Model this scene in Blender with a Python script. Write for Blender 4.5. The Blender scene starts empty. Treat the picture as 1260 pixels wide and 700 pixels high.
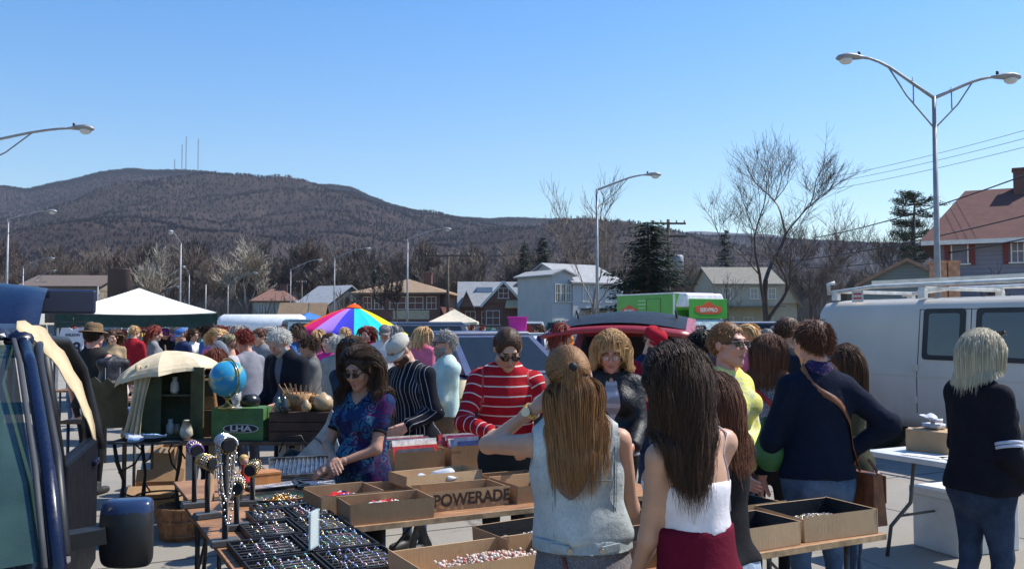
import bpy, math, random
import numpy as np
from mathutils import Vector, Matrix
random.seed(7); RS=np.random.RandomState(11)
S=bpy.context.scene; COL=S.collection; D=bpy.data
F=1100.0; CH=1.70; TH=math.atan(48/F)
def rad(a): return math.radians(a)
def at(px,py,Y):
    "world point seen at photo pixel (px,py) at forward distance Y"
    x=(px-630)/F; z=(350-py)/F
    yy=math.cos(TH)-z*math.sin(TH); zz=z*math.cos(TH)+math.sin(TH)
    s=Y/yy
    return Vector((x*s,Y,CH+zz*s))
def zat(py,Y): return at(630,py,Y).z
GA=rad(27.5)
UX=Vector((math.cos(GA),math.sin(GA),0)); VX=Vector((-math.sin(GA),math.cos(GA),0))
def W(u,v,z=0.0): return UX*u+VX*v+Vector((0,0,z))
def Rz(a): return Matrix.Rotation(a,4,'Z')
def Rx(a): return Matrix.Rotation(a,4,'X')
def Ry(a): return Matrix.Rotation(a,4,'Y')
def T(*v): return Matrix.Translation(Vector(v))
# ---------------------------------------------------------------- objects
def tag(o,label=None,cat=None,group=None,kind=None):
    if label: o['label']=label
    if cat: o['category']=cat
    if group: o['group']=group
    if kind: o['kind']=kind
    return o
def thing(name,label,cat,loc=(0,0,0),rz=0.0,group=None,rot=None):
    o=D.objects.new(name,None); COL.objects.link(o); o.empty_display_size=.1
    o.location=loc; o.rotation_euler=rot if rot else (0,0,rz)
    return tag(o,label,cat,group)
def linkmesh(name,me,parent=None):
    o=D.objects.new(name,me); COL.objects.link(o)
    if parent is not None: o.parent=parent
    return o
def kids(o): return [c for c in o.children]
def dup(o,loc=None,rz=None,label=None,group=None,parent=None,scale=None):
    c=o.copy(); COL.objects.link(c)
    if parent is not None: c.parent=parent
    if loc is not None: c.location=loc
    if rz is not None: c.rotation_euler=(0,0,rz)
    if scale is not None: c.scale=scale if hasattr(scale,'__len__') else (scale,)*3
    if label: c['label']=label
    if group: c['group']=group
    for ch in kids(o): dup(ch,parent=c)
    return c
class MB:
    "collects shapes into ONE mesh"
    def __init__(s): s.v=[]; s.f=[]; s.m=[]; s.sm=[]
    def add(s,vs,fs,m=0,M=None,sm=False):
        n=len(s.v)
        if M is not None: vs=[M@Vector(q) for q in vs]
        s.v+= [tuple(q) for q in vs]; s.f+=[tuple(i+n for i in f) for f in fs]
        s.m+=[m]*len(fs); s.sm+=[sm]*len(fs); return s
    def box(s,c,d,m=0,M=None,top=None):
        x,y,z=d[0]/2,d[1]/2,d[2]/2; tx,ty=(1,1) if top is None else top
        vs=[(c[0]+a*x*(tx if e>0 else 1),c[1]+b*y*(ty if e>0 else 1),c[2]+e*z) for e in(-1,1) for b in(-1,1) for a in(-1,1)]
        return s.add(vs,[(0,2,3,1),(4,5,7,6),(0,1,5,4),(2,6,7,3),(0,4,6,2),(1,3,7,5)],m,M)
    def bar(s,p,q,w,h=None,m=0,M=None):
        h=h or w; p=Vector(p); q=Vector(q); d=(q-p); L=d.length; d.normalize()
        up=Vector((0,0,1)) if abs(d.z)<.95 else Vector((0,1,0))
        a=d.cross(up).normalized(); b=a.cross(d)
        vs=[r+a*i*w/2+b*j*h/2 for r in(p,q) for i,j in((-1,-1),(1,-1),(1,1),(-1,1))]
        return s.add(vs,[(0,1,2,3),(7,6,5,4),(0,4,5,1),(1,5,6,2),(2,6,7,3),(3,7,4,0)],m,M)
    def tube(s,pts,r,n=8,m=0,M=None,cap=True,sm=True,flat=1.0):
        pts=[Vector(p) for p in pts]; k=len(pts)
        rr=r if hasattr(r,'__len__') else [r]*k
        vs=[];a=None
        for i,p in enumerate(pts):
            d=(pts[min(i+1,k-1)]-pts[max(i-1,0)]);
            if d.length<1e-9: d=Vector((0,0,1))
            d.normalize()
            if a is None:
                up=Vector((0,0,1)) if abs(d.z)<.9 else Vector((1,0,0)); a=d.cross(up).normalized()
            else:
                a=(a-d*a.dot(d)); a.normalize()
            b=d.cross(a)
            for j in range(n):
                t=2*math.pi*j/n; vs.append(p+(a*math.cos(t)+b*math.sin(t)*flat)*rr[i])
        fs=[(i*n+j,i*n+(j+1)%n,(i+1)*n+(j+1)%n,(i+1)*n+j) for i in range(k-1) for j in range(n)]
        s.add(vs,fs,m,M,sm)
        if cap:
            o=len(s.v)-len(vs); s.f+=[tuple(o+j for j in reversed(range(n))),tuple(o+(k-1)*n+j for j in range(n))]; s.m+=[m,m]; s.sm+=[False,False]
        return s
    def cyl(s,p,q,r,r2=None,n=12,m=0,M=None,sm=True): return s.tube([p,q],[r,r if r2 is None else r2],n,m,M,True,sm)
    def lathe(s,prof,n=20,m=0,M=None,sx=1,sy=1,cap=True,sm=True):
        vs=[(r*math.cos(2*math.pi*j/n)*sx,r*math.sin(2*math.pi*j/n)*sy,z) for r,z in prof for j in range(n)]
        k=len(prof); fs=[(i*n+j,i*n+(j+1)%n,(i+1)*n+(j+1)%n,(i+1)*n+j) for i in range(k-1) for j in range(n)]
        s.add(vs,fs,m,M,sm)
        if cap:
            o=len(s.v)-len(vs); s.f+=[tuple(o+j for j in reversed(range(n))),tuple(o+(k-1)*n+j for j in range(n))]; s.m+=[m,m]; s.sm+=[False,False]
        return s
    def ball(s,c,r,n=12,m=0,M=None):
        if not hasattr(r,'__len__'): r=(r,r,r)
        h=max(4,n//2); pr=[(math.sin(math.pi*i/h),-math.cos(math.pi*i/h)) for i in range(h+1)]
        pr[0]=(.001,-1); pr[-1]=(.001,1)
        MM=T(*c)@Matrix.Diagonal((r[0],r[1],r[2],1)); MM=M@MM if M is not None else MM
        return s.lathe(pr,n,m,MM,cap=False)
    def prism(s,poly,t,m=0,M=None):
        "poly in local xz plane, extruded along y from 0 to t"
        n=len(poly); vs=[(x,0,z) for x,z in poly]+[(x,t,z) for x,z in poly]
        fs=[tuple(range(n)),tuple(reversed(range(n,2*n)))]+[(i,i+n,(i+1)%n+n,(i+1)%n) for i in range(n)]
        return s.add(vs,fs,m,M)
    def quad(s,a,b,c,d,m=0,M=None): return s.add([a,b,c,d],[(0,1,2,3)],m,M)
    def build(s,name,mats,parent=None,smooth=None,bevel=0,M=None):
        me=D.meshes.new(name); me.from_pydata(s.v,[],s.f)
        if not isinstance(mats,(list,tuple)): mats=[mats]
        for x in mats: me.materials.append(x)
        me.polygons.foreach_set('material_index',s.m)
        me.polygons.foreach_set('use_smooth',s.sm if smooth is None else [smooth]*len(s.f))
        me.update()
        o=linkmesh(name,me,parent)
        if M is not None: o.matrix_local=M
        if bevel:
            b=o.modifiers.new('bevel','BEVEL'); b.width=bevel; b.segments=2; b.limit_method='ANGLE'; b.angle_limit=rad(35)
        return o
def npmesh(name,v,f,mats,parent=None,smooth=True,mi=None,attrs=None):
    me=D.meshes.new(name); v=np.asarray(v,dtype=np.float32); f=np.asarray(f,dtype=np.int32)
    k=f.shape[1]; me.vertices.add(len(v)); me.vertices.foreach_set('co',v.ravel())
    me.loops.add(f.size); me.loops.foreach_set('vertex_index',f.ravel())
    me.polygons.add(len(f)); me.polygons.foreach_set('loop_start',np.arange(len(f),dtype=np.int32)*k)
    me.polygons.foreach_set('loop_total',np.full(len(f),k,dtype=np.int32))
    if not isinstance(mats,(list,tuple)): mats=[mats]
    for x in mats: me.materials.append(x)
    if mi is not None: me.polygons.foreach_set('material_index',np.asarray(mi,dtype=np.int32))
    me.polygons.foreach_set('use_smooth',np.full(len(f),smooth))
    me.update(calc_edges=True); me.validate()
    for n,a in (attrs or {}).items():
        a=np.asarray(a,dtype=np.float32)
        if a.ndim==1:
            t=me.attributes.new(n,'FLOAT','POINT'); t.data.foreach_set('value',a)
        else:
            t=me.attributes.new(n,'FLOAT_VECTOR','POINT'); t.data.foreach_set('vector',a.ravel())
    return linkmesh(name,me,parent)
# ---------------------------------------------------------------- materials
def srgb(*c):
    if len(c)==1: c=c[0]
    return tuple(((x/255)/12.92 if x/255<=.04045 else ((x/255+.055)/1.055)**2.4) for x in c)
_MC={}
class NT:
    def __init__(s,name):
        s.m=D.materials.new(name); s.m.use_nodes=True; s.t=s.m.node_tree; s.n=s.t.nodes; s.l=s.t.links
        s.b=s.n['Principled BSDF']
    def new(s,t,**k):
        x=s.n.new(t)
        for a,b in k.items(): setattr(x,a,b)
        return x
    def set(s,x,i,v):
        if isinstance(v,bpy.types.NodeSocket): s.l.new(v,x.inputs[i])
        else:
            if hasattr(v,'__len__') and len(v)==3 and x.inputs[i].type=='RGBA': v=(*v,1)
            x.inputs[i].default_value=v
    def coord(s,kind='Object',scale=None):
        c=s.new('ShaderNodeTexCoord').outputs[kind]
        if scale is not None:
            mp=s.new('ShaderNodeMapping'); s.l.new(c,mp.inputs[0]); mp.inputs['Scale'].default_value=scale if hasattr(scale,'__len__') else (scale,)*3
            c=mp.outputs[0]
        return c
    def attr(s,name,out='Vector'): return s.new('ShaderNodeAttribute',attribute_name=name).outputs[out]
    def noise(s,vec,scale=5,detail=3,rough=.55,dist=0):
        x=s.new('ShaderNodeTexNoise'); s.l.new(vec,x.inputs['Vector']); x.inputs['Scale'].default_value=scale
        x.inputs['Detail'].default_value=detail; x.inputs['Roughness'].default_value=rough; x.inputs['Distortion'].default_value=dist
        return x.outputs['Fac']
    def math(s,op,a,b=0.0,c=0.0,clamp=False):
        x=s.new('ShaderNodeMath',operation=op,use_clamp=clamp); s.set(x,0,a); s.set(x,1,b); s.set(x,2,c); return x.outputs[0]
    def ramp(s,f,stops,interp='LINEAR'):
        x=s.new('ShaderNodeValToRGB'); s.l.new(f,x.inputs[0]); x.color_ramp.interpolation=interp; e=x.color_ramp.elements
        while len(e)<len(stops): e.new(.5)
        for i,(p,c) in enumerate(stops):
            e[i].position=p; e[i].color=(*c,1) if hasattr(c,'__len__') else (c,c,c,1)
        return x.outputs[0]
    def mix(s,f,a,b,mode='MIX'):
        x=s.new('ShaderNodeMix',data_type='RGBA',blend_type=mode); s.set(x,0,f); s.set(x,6,a); s.set(x,7,b); return x.outputs[2]
    def sep(s,v):
        x=s.new('ShaderNodeSeparateXYZ'); s.l.new(v,x.inputs[0]); return x.outputs
    def bump(s,h,strength=.3,dist=.01):
        x=s.new('ShaderNodeBump'); s.l.new(h,x.inputs['Height']); x.inputs['Strength'].default_value=strength; x.inputs['Distance'].default_value=dist
        s.l.new(x.outputs[0],s.b.inputs['Normal']); return x
def M(name,col,rough=.7,metal=0.0,var=.12,scale=6.0,bump=0.0,bscale=60.0,spec=.5,coat=0.0,trans=0.0,emit=None,sheen=0.0,alpha=1.0,bd=.004):
    if name in _MC: return _MC[name]
    t=NT(name); b=t.b
    c=t.coord()
    if var:
        f=t.noise(c,scale,4,.6)
        lo=tuple(x*(1-var*1.6) for x in col); hi=tuple(min(1,x*(1+var*1.6)) for x in col)
        t.l.new(t.ramp(f,[(.3,lo),(.7,hi)]),b.inputs['Base Color'])
        if rough<.95: t.l.new(t.ramp(t.noise(c,scale*2.3,3),[(.3,max(.02,rough*.85)),(.7,min(1,rough*1.12))]),b.inputs['Roughness'])
    else:
        b.inputs['Base Color'].default_value=(*col,1)
        b.inputs['Roughness'].default_value=rough
    b.inputs['Metallic'].default_value=metal; b.inputs['Specular IOR Level'].default_value=spec
    b.inputs['Coat Weight'].default_value=coat; b.inputs['Coat Roughness'].default_value=.06
    b.inputs['Transmission Weight'].default_value=trans; b.inputs['Sheen Weight'].default_value=sheen
    b.inputs['Alpha'].default_value=alpha
    if bump: t.bump(t.noise(c,bscale,3,.6),bump,bd)
    _MC[name]=t.m; return t.m
gold=M('gold_metal',(.75,.5,.18),.25,metal=1,var=.05)
# ================================================================ world, sun, camera
SUN_AZ=rad(70); SUN_EL=rad(52)     # azimuth measured from +Y towards +X
w=D.worlds.new("World"); S.world=w; w.use_nodes=True
bg=w.node_tree.nodes['Background']; sky=w.node_tree.nodes.new('ShaderNodeTexSky'); sky.sky_type='NISHITA'
sky.sun_disc=False; sky.sun_elevation=SUN_EL; sky.sun_rotation=SUN_AZ; sky.altitude=100; sky.air_density=1.35; sky.dust_density=.35; sky.ozone_density=3.2
hs=w.node_tree.nodes.new('ShaderNodeHueSaturation'); hs.inputs['Saturation'].default_value=1.48; hs.inputs['Hue'].default_value=.508
w.node_tree.links.new(sky.outputs[0],hs.inputs['Color']); w.node_tree.links.new(hs.outputs[0],bg.inputs[0]); bg.inputs[1].default_value=.125
sl=D.lights.new('sun','SUN'); sl.energy=5.0; sl.angle=rad(.53); sl.color=(1,.955,.88)
so=D.objects.new('sun',sl); COL.objects.link(so)
sd=Vector((math.sin(SUN_AZ)*math.cos(SUN_EL),math.cos(SUN_AZ)*math.cos(SUN_EL),math.sin(SUN_EL)))
so.rotation_euler=sd.to_track_quat('Z','Y').to_euler(); so.location=(0,0,30)
cd=D.cameras.new('camera'); cam=D.objects.new('camera',cd); COL.objects.link(cam); S.camera=cam
cam.location=(0,0,CH); cam.rotation_euler=(rad(90)+TH,0,0); cd.lens=F*36/1260; cd.clip_end=20000; cd.clip_start=.05
S.view_settings.view_transform='Standard'; S.view_settings.look='None'; S.view_settings.exposure=.52; S.view_settings.gamma=1
# ================================================================ ground
def ground_mat():
    t=NT('worn_concrete_asphalt'); c=t.coord()
    n1=t.noise(c,.22,5,.6,.4); n2=t.noise(c,2.2,5,.65); n3=t.noise(c,170,2,.7)
    base=t.ramp(n1,[(.3,(.27,.243,.20)),(.55,(.34,.307,.255)),(.75,(.40,.365,.305))])
    base=t.mix(t.ramp(n2,[(.35,.5),(.62,0.0)]),base,(.26,.243,.215))
    base=t.mix(t.ramp(n3,[(.40,.55),(.56,0.0)]),base,(.15,.145,.14))
    base=t.mix(t.ramp(n3,[(.60,0.0),(.72,.5)]),base,(.55,.53,.5))
    # cracks and expansion joints
    wv=t.new('ShaderNodeTexVoronoi',feature='DISTANCE_TO_EDGE'); mp=t.new('ShaderNodeVectorMath',operation='ADD')
    nn=t.new('ShaderNodeTexNoise'); t.l.new(c,nn.inputs[0]); nn.inputs['Scale'].default_value=1.3; nn.inputs['Detail'].default_value=4
    t.l.new(c,mp.inputs[0]); t.l.new(nn.outputs['Color'],mp.inputs[1]); t.l.new(mp.outputs[0],wv.inputs['Vector']); wv.inputs['Scale'].default_value=.25
    cr=t.ramp(wv.outputs['Distance'],[(0.0,1.0),(.006,0.0)])
    base=t.mix(t.math('MULTIPLY',cr,t.ramp(t.noise(c,.6,3),[(.45,0.0),(.6,1.0)])),base,(.12,.11,.1))
    rot=t.new('ShaderNodeMapping'); t.l.new(c,rot.inputs[0]); rot.inputs['Rotation'].default_value=(0,0,-GA); s=t.sep(rot.outputs[0])
    for k in (0,1):
        fr=t.math('FRACT',t.math('DIVIDE',s[k],4.6)); e=t.math('LESS_THAN',t.math('ABSOLUTE',t.math('SUBTRACT',fr,.5)),.0032)
        base=t.mix(e,base,(.08,.075,.07))
    t.l.new(base,t.b.inputs['Base Color']); t.b.inputs['Roughness'].default_value=.97; t.b.inputs['Specular IOR Level'].default_value=.08
    t.bump(n3,.5,.004); return t.m
g=MB().quad((-2500,-300,0),(2500,-300,0),(2500,260,0),(-2500,260,0)).build('parking_lot',ground_mat()); tag(g,kind='structure')
def grass_mat():
    t=NT('winter_grass'); c=t.coord(); n=t.noise(c,.3,5,.65)
    t.l.new(t.ramp(n,[(.3,(.075,.07,.035)),(.6,(.13,.115,.06)),(.8,(.09,.11,.04))]),t.b.inputs['Base Color']); t.b.inputs['Roughness'].default_value=1; return t.m
lw=MB().quad((-400,64,.006),(400,64,.006),(400,259,.006),(-400,259,.006)).build('lawn',grass_mat()); tag(lw,kind='structure')
road=MB().quad((-400,70,.012),(400,70,.012),(400,78,.012),(-400,78,.012)).build('road',M('asphalt',(.055,.055,.058),.9,var=.15,scale=2,bump=.3)); tag(road,kind='structure')
# painted parking bay lines
pl=MB(); wp=M('road_paint',(.62,.6,.55),.8,var=.25,scale=9)
for k in range(-10,14):
    p=W(k*2.75,24); q=W(k*2.75,29.5); pl.bar(p+Vector((0,0,.003)),q+Vector((0,0,.003)),.1,.004)
o=pl.build('parking_line',wp); tag(o,kind='structure')
# ================================================================ mountain
RIDGE=[(-700,300),(-400,262),(-200,240),(-60,227),(0,229),(30,232),(70,222),(100,215),(130,208),(150,205),(200,206),(250,208),(300,213),(350,221),(400,224),(430,227),(455,238),(480,247),(520,258),(560,264),(620,266),(700,268),(760,272),(820,281),(860,287),(920,290),(1000,294),(1100,298),(1260,304),(1500,315),(2000,345)]
def ridge(px): return float(np.interp(px,[a for a,b in RIDGE],[b for a,b in RIDGE]))
def fbm2(x,y,oct=6,seed=0,gain=.5):
    r=np.random.RandomState(seed); s=np.zeros_like(x); a=1.0; f=1.0
    for i in range(oct):
        for k in range(3):
            th=r.rand()*6.283; ph=r.rand(2)*6.283
            s+=a*np.sin(f*(x*math.cos(th)+y*math.sin(th))+ph[0]+1.7*np.sin(f*.6*(x*math.sin(th)-y*math.cos(th))+ph[1]))/3
        a*=gain; f*=1.97
    return s
def hill_mat():
    t=NT('bare_forest_slope'); c=t.coord()
    n1=t.noise(c,.0032,5,.62,.6); n2=t.noise(c,.03,6,.78); n3=t.noise(c,.14,4,.85)
    base=t.ramp(n1,[(.3,(.055,.043,.042)),(.5,(.072,.056,.052)),(.68,(.094,.072,.062))])
    base=t.mix(t.ramp(n2,[(.38,.65),(.6,0.0)]),base,(.038,.031,.033))
    base=t.mix(t.ramp(n3,[(.5,0.0),(.75,.5)]),base,(.10,.08,.07))
    s=t.sep(c)   # green conifers low down, brown leaf litter patches
    n4=t.noise(c,.011,4,.7); base=t.mix(t.ramp(n4,[(.62,0.0),(.7,.35)]),base,(.02,.028,.017))
    t.l.new(base,t.b.inputs['Base Color']); t.b.inputs['Roughness'].default_value=1; t.b.inputs['Specular IOR Level'].default_value=0
    t.bump(t.math('ADD',n3,n2),.9,7); return t.m
HM=hill_mat()
def hillZ(X,Y,dr,foot,off,seed,amp):
    px=630+F*X/Y*1.0
    rz=np.interp(px,[a for a,b in RIDGE],[b for a,b in RIDGE])+off
    top=(398-rz)/F*dr*1.004
    tt=np.clip((Y-foot)/(dr-foot),0,1.6)
    prof=np.where(tt<1,(tt**1.15)*(1-.12*np.sin(tt*math.pi)),1-.55*(tt-1)**1.2)
    n=fbm2(X/210,Y/210,6,seed,.52)*amp*np.where(X>120,.35+.65*np.clip((320-X)/200,0,1),1.0)*(np.sin(np.clip(tt,0,1)*math.pi)+.06*(tt>.5))
    fine=fbm2(X/26,Y/26,3,seed+5,.6)*amp*.035*np.clip(tt*6,0,1)
    return top*prof+n+fine-3
def hill(name,dr,foot,back,off,seed,amp,nx=520,ny=150,x0=-.75,x1=.95):
    a=np.linspace(x0,x1,nx); d=np.linspace(foot,back,ny); A,Dd=np.meshgrid(a,d,indexing='ij')
    X=A*Dd; Z=hillZ(X,Dd,dr,foot,off,seed,amp)
    v=np.stack([X,Dd,Z],-1).reshape(-1,3); i=np.arange(nx*ny).reshape(nx,ny)
    f=np.stack([i[:-1,:-1],i[1:,:-1],i[1:,1:],i[:-1,1:]],-1).reshape(-1,4)
    o=npmesh(name,v,f,HM); return tag(o,kind='structure')
hill('hill',1500,255,1750,0,3,42)
# ridge further off (seen right of centre) and far left shoulder
def far(name,dist,pts,seed):
    xs=np.linspace(-.8,1.0,420); px=630+F*xs; py=np.interp(px,[a for a,b in pts],[b for a,b in pts]); h=(398-py)/F*dist
    rows=[]; 
    for k,(dd,hh) in enumerate([(-500,0.0),(-300,.42),(-120,.8),(0,1.0),(260,.7)]):
        X=xs*(dist+dd); Z=h*hh+fbm2(X/160,X*0+k,5,seed+k)*8*(hh>0)-2
        rows.append(np.stack([X,X*0+dist+dd,Z],-1))
    v=np.stack(rows,1).reshape(-1,3); n=len(xs); i=np.arange(n*5).reshape(n,5)
    f=np.stack([i[:-1,:-1],i[1:,:-1],i[1:,1:],i[:-1,1:]],-1).reshape(-1,4)
    tag(npmesh(name,v,f,HM),kind='structure')
far('mountain',3400,[(-300,300),(700,300),(800,289),(850,283),(900,286),(960,291),(1010,298),(1100,297),(1400,300)],21)
# trees standing along the crest and over the slope: one far-off wood
def far_wood():
    r=np.random.RandomState(5); V=[];Fc=[];n=0
    N=60000
    a=r.uniform(-.62,.62,N); d=np.where(r.rand(N)<.25,1500+r.normal(-6,16,N),380+(1500-380)*r.rand(N)**.8)
    X=a*d; Z=hillZ(X,d,1500,255,0,3,42)
    h=r.uniform(4.5,8,N)*.62*np.clip(d/1300,.45,1)**.7
    for k in range(6):      # every tree a loose fan of slivers, wider above
        an=r.uniform(0,6.28,N); sp=h*r.uniform(.08,.42,N); hh=h*r.uniform(.55,1.05,N); ww=h*r.uniform(.03,.07,N)
        dx=np.cos(an); dy=np.sin(an)
        p0=np.stack([X+dx*sp*.15-ww*.3,d+dy*sp*.15,Z-1],-1); p1=np.stack([X+dx*sp*.15+ww*.3,d+dy*sp*.15,Z-1],-1)
        p2=np.stack([X+dx*sp+ww,d+dy*sp,Z+hh*.8],-1); p3=np.stack([X+dx*sp*1.1-ww,d+dy*sp*1.1,Z+hh],-1)
        V.append(np.stack([p0,p1,p2,p3],1))
    v=np.concatenate(V).reshape(-1,3); f=np.arange(len(v)).reshape(-1,4)
    t=NT('far_bare_twigs'); g=t.new('ShaderNodeTexCoord').outputs['Object']
    nn=t.noise(g,.06,5,.8)
    t.l.new(t.ramp(nn,[(.32,(.056,.043,.041)),(.55,(.072,.056,.052)),(.75,(.098,.077,.068))]),t.b.inputs['Base Color']); t.b.inputs['Roughness'].default_value=1; t.b.inputs['Specular IOR Level'].default_value=0
    o=npmesh('forest',v,f,t.m,smooth=False); tag(o,'grey brown leafless forest covering the long mountain slope','forest',kind='stuff')
far_wood()
# haze
hz=MB().box((0,1500,367),(9000,4600,744)).build('haze',M('air',(1,1,1)),None); tag(hz,kind='stuff')
hm=D.materials.new('haze_air'); hm.use_nodes=True; nt=hm.node_tree; nt.nodes.clear()
ou=nt.nodes.new('ShaderNodeOutputMaterial'); pv=nt.nodes.new('ShaderNodeVolumePrincipled'); nt.links.new(pv.outputs[0],ou.inputs['Volume'])
pv.inputs['Color'].default_value=(.72,.82,1,1); pv.inputs['Density'].default_value=.00013; pv.inputs['Anisotropy'].default_value=.2
hz.data.materials.clear(); hz.data.materials.append(hm)
hz.location=(0,0,0)
# ================================================================ implicit surfaces (surface nets) for bodies and clothes
def surfnet(f,xs,ys,zs):
    nx,ny,nz=f.shape; s=f<0
    acc=np.zeros((nx-1,ny-1,nz-1,3)); cnt=np.zeros((nx-1,ny-1,nz-1))
    G=[xs,ys,zs]
    for ax in range(3):
        oth=[a for a in range(3) if a!=ax]
        sl0=[slice(None)]*3; sl1=[slice(None)]*3; sl0[ax]=slice(0,-1); sl1[ax]=slice(1,None)
        a=f[tuple(sl0)]; b=f[tuple(sl1)]; ch=(a<0)!=(b<0)
        t=np.where(ch,a/np.where(ch,a-b,1),0)
        idx=np.nonzero(ch); tt=t[idx]
        P=[None]*3
        for k in range(3):
            if k==ax: P[k]=G[k][idx[k]]+tt*(G[k][idx[k]+1]-G[k][idx[k]])
            else: P[k]=G[k][idx[k]]
        P=np.stack(P,-1)
        for o1 in (0,-1):
            for o2 in (0,-1):
                c=[idx[0].copy(),idx[1].copy(),idx[2].copy()]; c[oth[0]]+=o1; c[oth[1]]+=o2
                ok=(c[0]>=0)&(c[1]>=0)&(c[2]>=0)&(c[0]<nx-1)&(c[1]<ny-1)&(c[2]<nz-1)
                cc=(c[0][ok],c[1][ok],c[2][ok]); np.add.at(acc,cc,P[ok]); np.add.at(cnt,cc,1)
    m=cnt>0; ids=-np.ones(m.shape,dtype=np.int64); ids[m]=np.arange(m.sum()); V=acc[m]/cnt[m][:,None]
    Fs=[]
    for ax in range(3):
        o=[(ax+1)%3,(ax+2)%3]
        sl0=[slice(None)]*3; sl1=[slice(None)]*3; sl0[ax]=slice(0,-1); sl1[ax]=slice(1,None)
        a=s[tuple(sl0)]; b=s[tuple(sl1)]; idx=np.nonzero(a!=b); ins=a[idx]
        def cell(d1,d2):
            c=[q.copy() for q in idx]; c[o[0]]+=d1; c[o[1]]+=d2; return c
        C4=[cell(-1,-1),cell(0,-1),cell(0,0),cell(-1,0)]
        ok=np.ones(len(ins),bool)
        for c in C4:
            for k in range(3): ok&=(c[k]>=0)&(c[k]<m.shape[k])
        q=np.stack([ids[c[0][ok],c[1][ok],c[2][ok]] for c in C4],-1); i2=ins[ok]
        q[~i2]=q[~i2][:,::-1]; Fs.append(q)
    return V,np.concatenate(Fs)
def A(*v): return np.array(v,dtype=float)
def nrm(v): return v/(np.linalg.norm(v)+1e-12)
def d_rc(P,pr):
    a,b,ra,rb,fl,dv=pr[1:7]
    p=P-a; ba=b-a
    if fl!=1.0:     # squash: depth component scaled
        p=p+np.multiply.outer(p@dv,dv)*(1/fl-1); 
    L=np.dot(ba,ba); t=np.clip((p@ba)/L,0,1)
    d=np.linalg.norm(p-np.multiply.outer(t,ba),axis=-1)-(ra+(rb-ra)*t)
    return d*(fl if fl<1 else 1)
def d_el(P,pr):
    c,r,R=pr[1:4]; p=(P-c)
    if R is not None: p=p@R
    k0=np.linalg.norm(p/r,axis=-1); k1=np.linalg.norm(p/(r*r),axis=-1)+1e-9
    return k0*(k0-1)/k1
def ev(P,pr): return d_rc(P,pr) if pr[0]=='rc' else d_el(P,pr)
def RC(a,b,ra,rb,fl=1.0,dv=None): return ('rc',np.array(a,float),np.array(b,float),ra,rb,fl,A(0,1,0) if dv is None else np.array(dv,float))
def EL(c,r,R=None): return ('el',np.array(c,float),np.array(r,float) if hasattr(r,'__len__') else A(r,r,r),R)
def bbox(pr):
    if pr[0]=='rc':
        a,b,ra,rb,fl=pr[1:6]; r=max(ra,rb)*max(1,fl); return np.minimum(a,b)-r,np.maximum(a,b)+r
    r=max(pr[2]); return pr[1]-r,pr[1]+r
def field(adds,subs=(),planes=(),h=.01,k=.02,ks=.01,bounds=None):
    lo=np.min([bbox(p)[0] for p in adds],0)-2.5*h; hi=np.max([bbox(p)[1] for p in adds],0)+2.5*h
    if bounds is not None: lo=np.maximum(lo,bounds[0]); hi=np.minimum(hi,bounds[1])
    xs,ys,zs=[np.arange(lo[i],hi[i]+h,h) for i in range(3)]
    f=np.full((len(xs),len(ys),len(zs)),.2)
    G=(xs,ys,zs)
    def win(pr,pad):
        l,u=bbox(pr); o=[]
        for i in range(3):
            o.append(slice(max(0,int((l[i]-pad-lo[i])/h)),max(0,int((u[i]+pad-lo[i])/h)+2)))
        return o
    def pts(w): return np.stack(np.meshgrid(xs[w[0]],ys[w[1]],zs[w[2]],indexing='ij'),-1)
    for pr in adds:
        w=win(pr,k+2.5*h); P=pts(w)
        if P.size==0: continue
        d=ev(P,pr); g=f[tuple(w)]; hh=np.maximum(k-np.abs(d-g),0)/k; f[tuple(w)]=np.minimum(d,g)-hh*hh*k*.25
    for pr in subs:
        w=win(pr,ks+2.5*h); P=pts(w)
        if P.size==0: continue
        d=-ev(P,pr); g=f[tuple(w)]; hh=np.maximum(ks-np.abs(d-g),0)/ks; f[tuple(w)]=np.maximum(d,g)+hh*hh*ks*.25
    if len(planes):
        P=np.stack(np.meshgrid(xs,ys,zs,indexing='ij'),-1)
        for n,c in planes: f=np.maximum(f,P@np.array(n,float)-c)      # keeps  n.p < c
    return surfnet(f,xs,ys,zs)
def vnormals(v,f):
    a=v[f[:,0]]-v[f[:,2]]; b=v[f[:,1]]-v[f[:,3]]; n=np.cross(a,b); N=np.zeros_like(v)
    for k in range(4): np.add.at(N,f[:,k],n)
    return N/(np.linalg.norm(N,axis=1)[:,None]+1e-12)
def smoothm(v,f,it=1,lam=.5):
    e=np.concatenate([f[:,[0,1]],f[:,[1,2]],f[:,[2,3]],f[:,[3,0]]])
    for _ in range(it):
        s=np.zeros_like(v); c=np.zeros(len(v)); np.add.at(s,e[:,0],v[e[:,1]]); np.add.at(c,e[:,0],1); np.add.at(s,e[:,1],v[e[:,0]]); np.add.at(c,e[:,1],1)
        v=v+(s/np.maximum(c,1)[:,None]-v)*lam
    return v
def folds(v,n,amp,seed,freq=1.0,aniso=(1,1,.55)):
    r=np.random.RandomState(seed); h=np.zeros(len(v)); q=v*np.array(aniso)
    for i in range(7):
        d=nrm(r.normal(size=3)); fr=freq*r.uniform(11,38); wd=nrm(r.normal(size=3))
        ph=fr*(q@d)+2.2*np.sin(9*freq*(q@wd)+r.rand()*6)+r.rand()*6
        mask=.5+.5*np.sin(5*(v@nrm(r.normal(size=3)))*freq+r.rand()*6)
        h+=(1-2*np.abs(np.sin(ph*.5)))*mask*(18/fr/freq)**.7
    return v+n*(np.clip(h/(h.std()+1e-6),-1.7,1.7)*amp*.95)[:,None]
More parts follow.
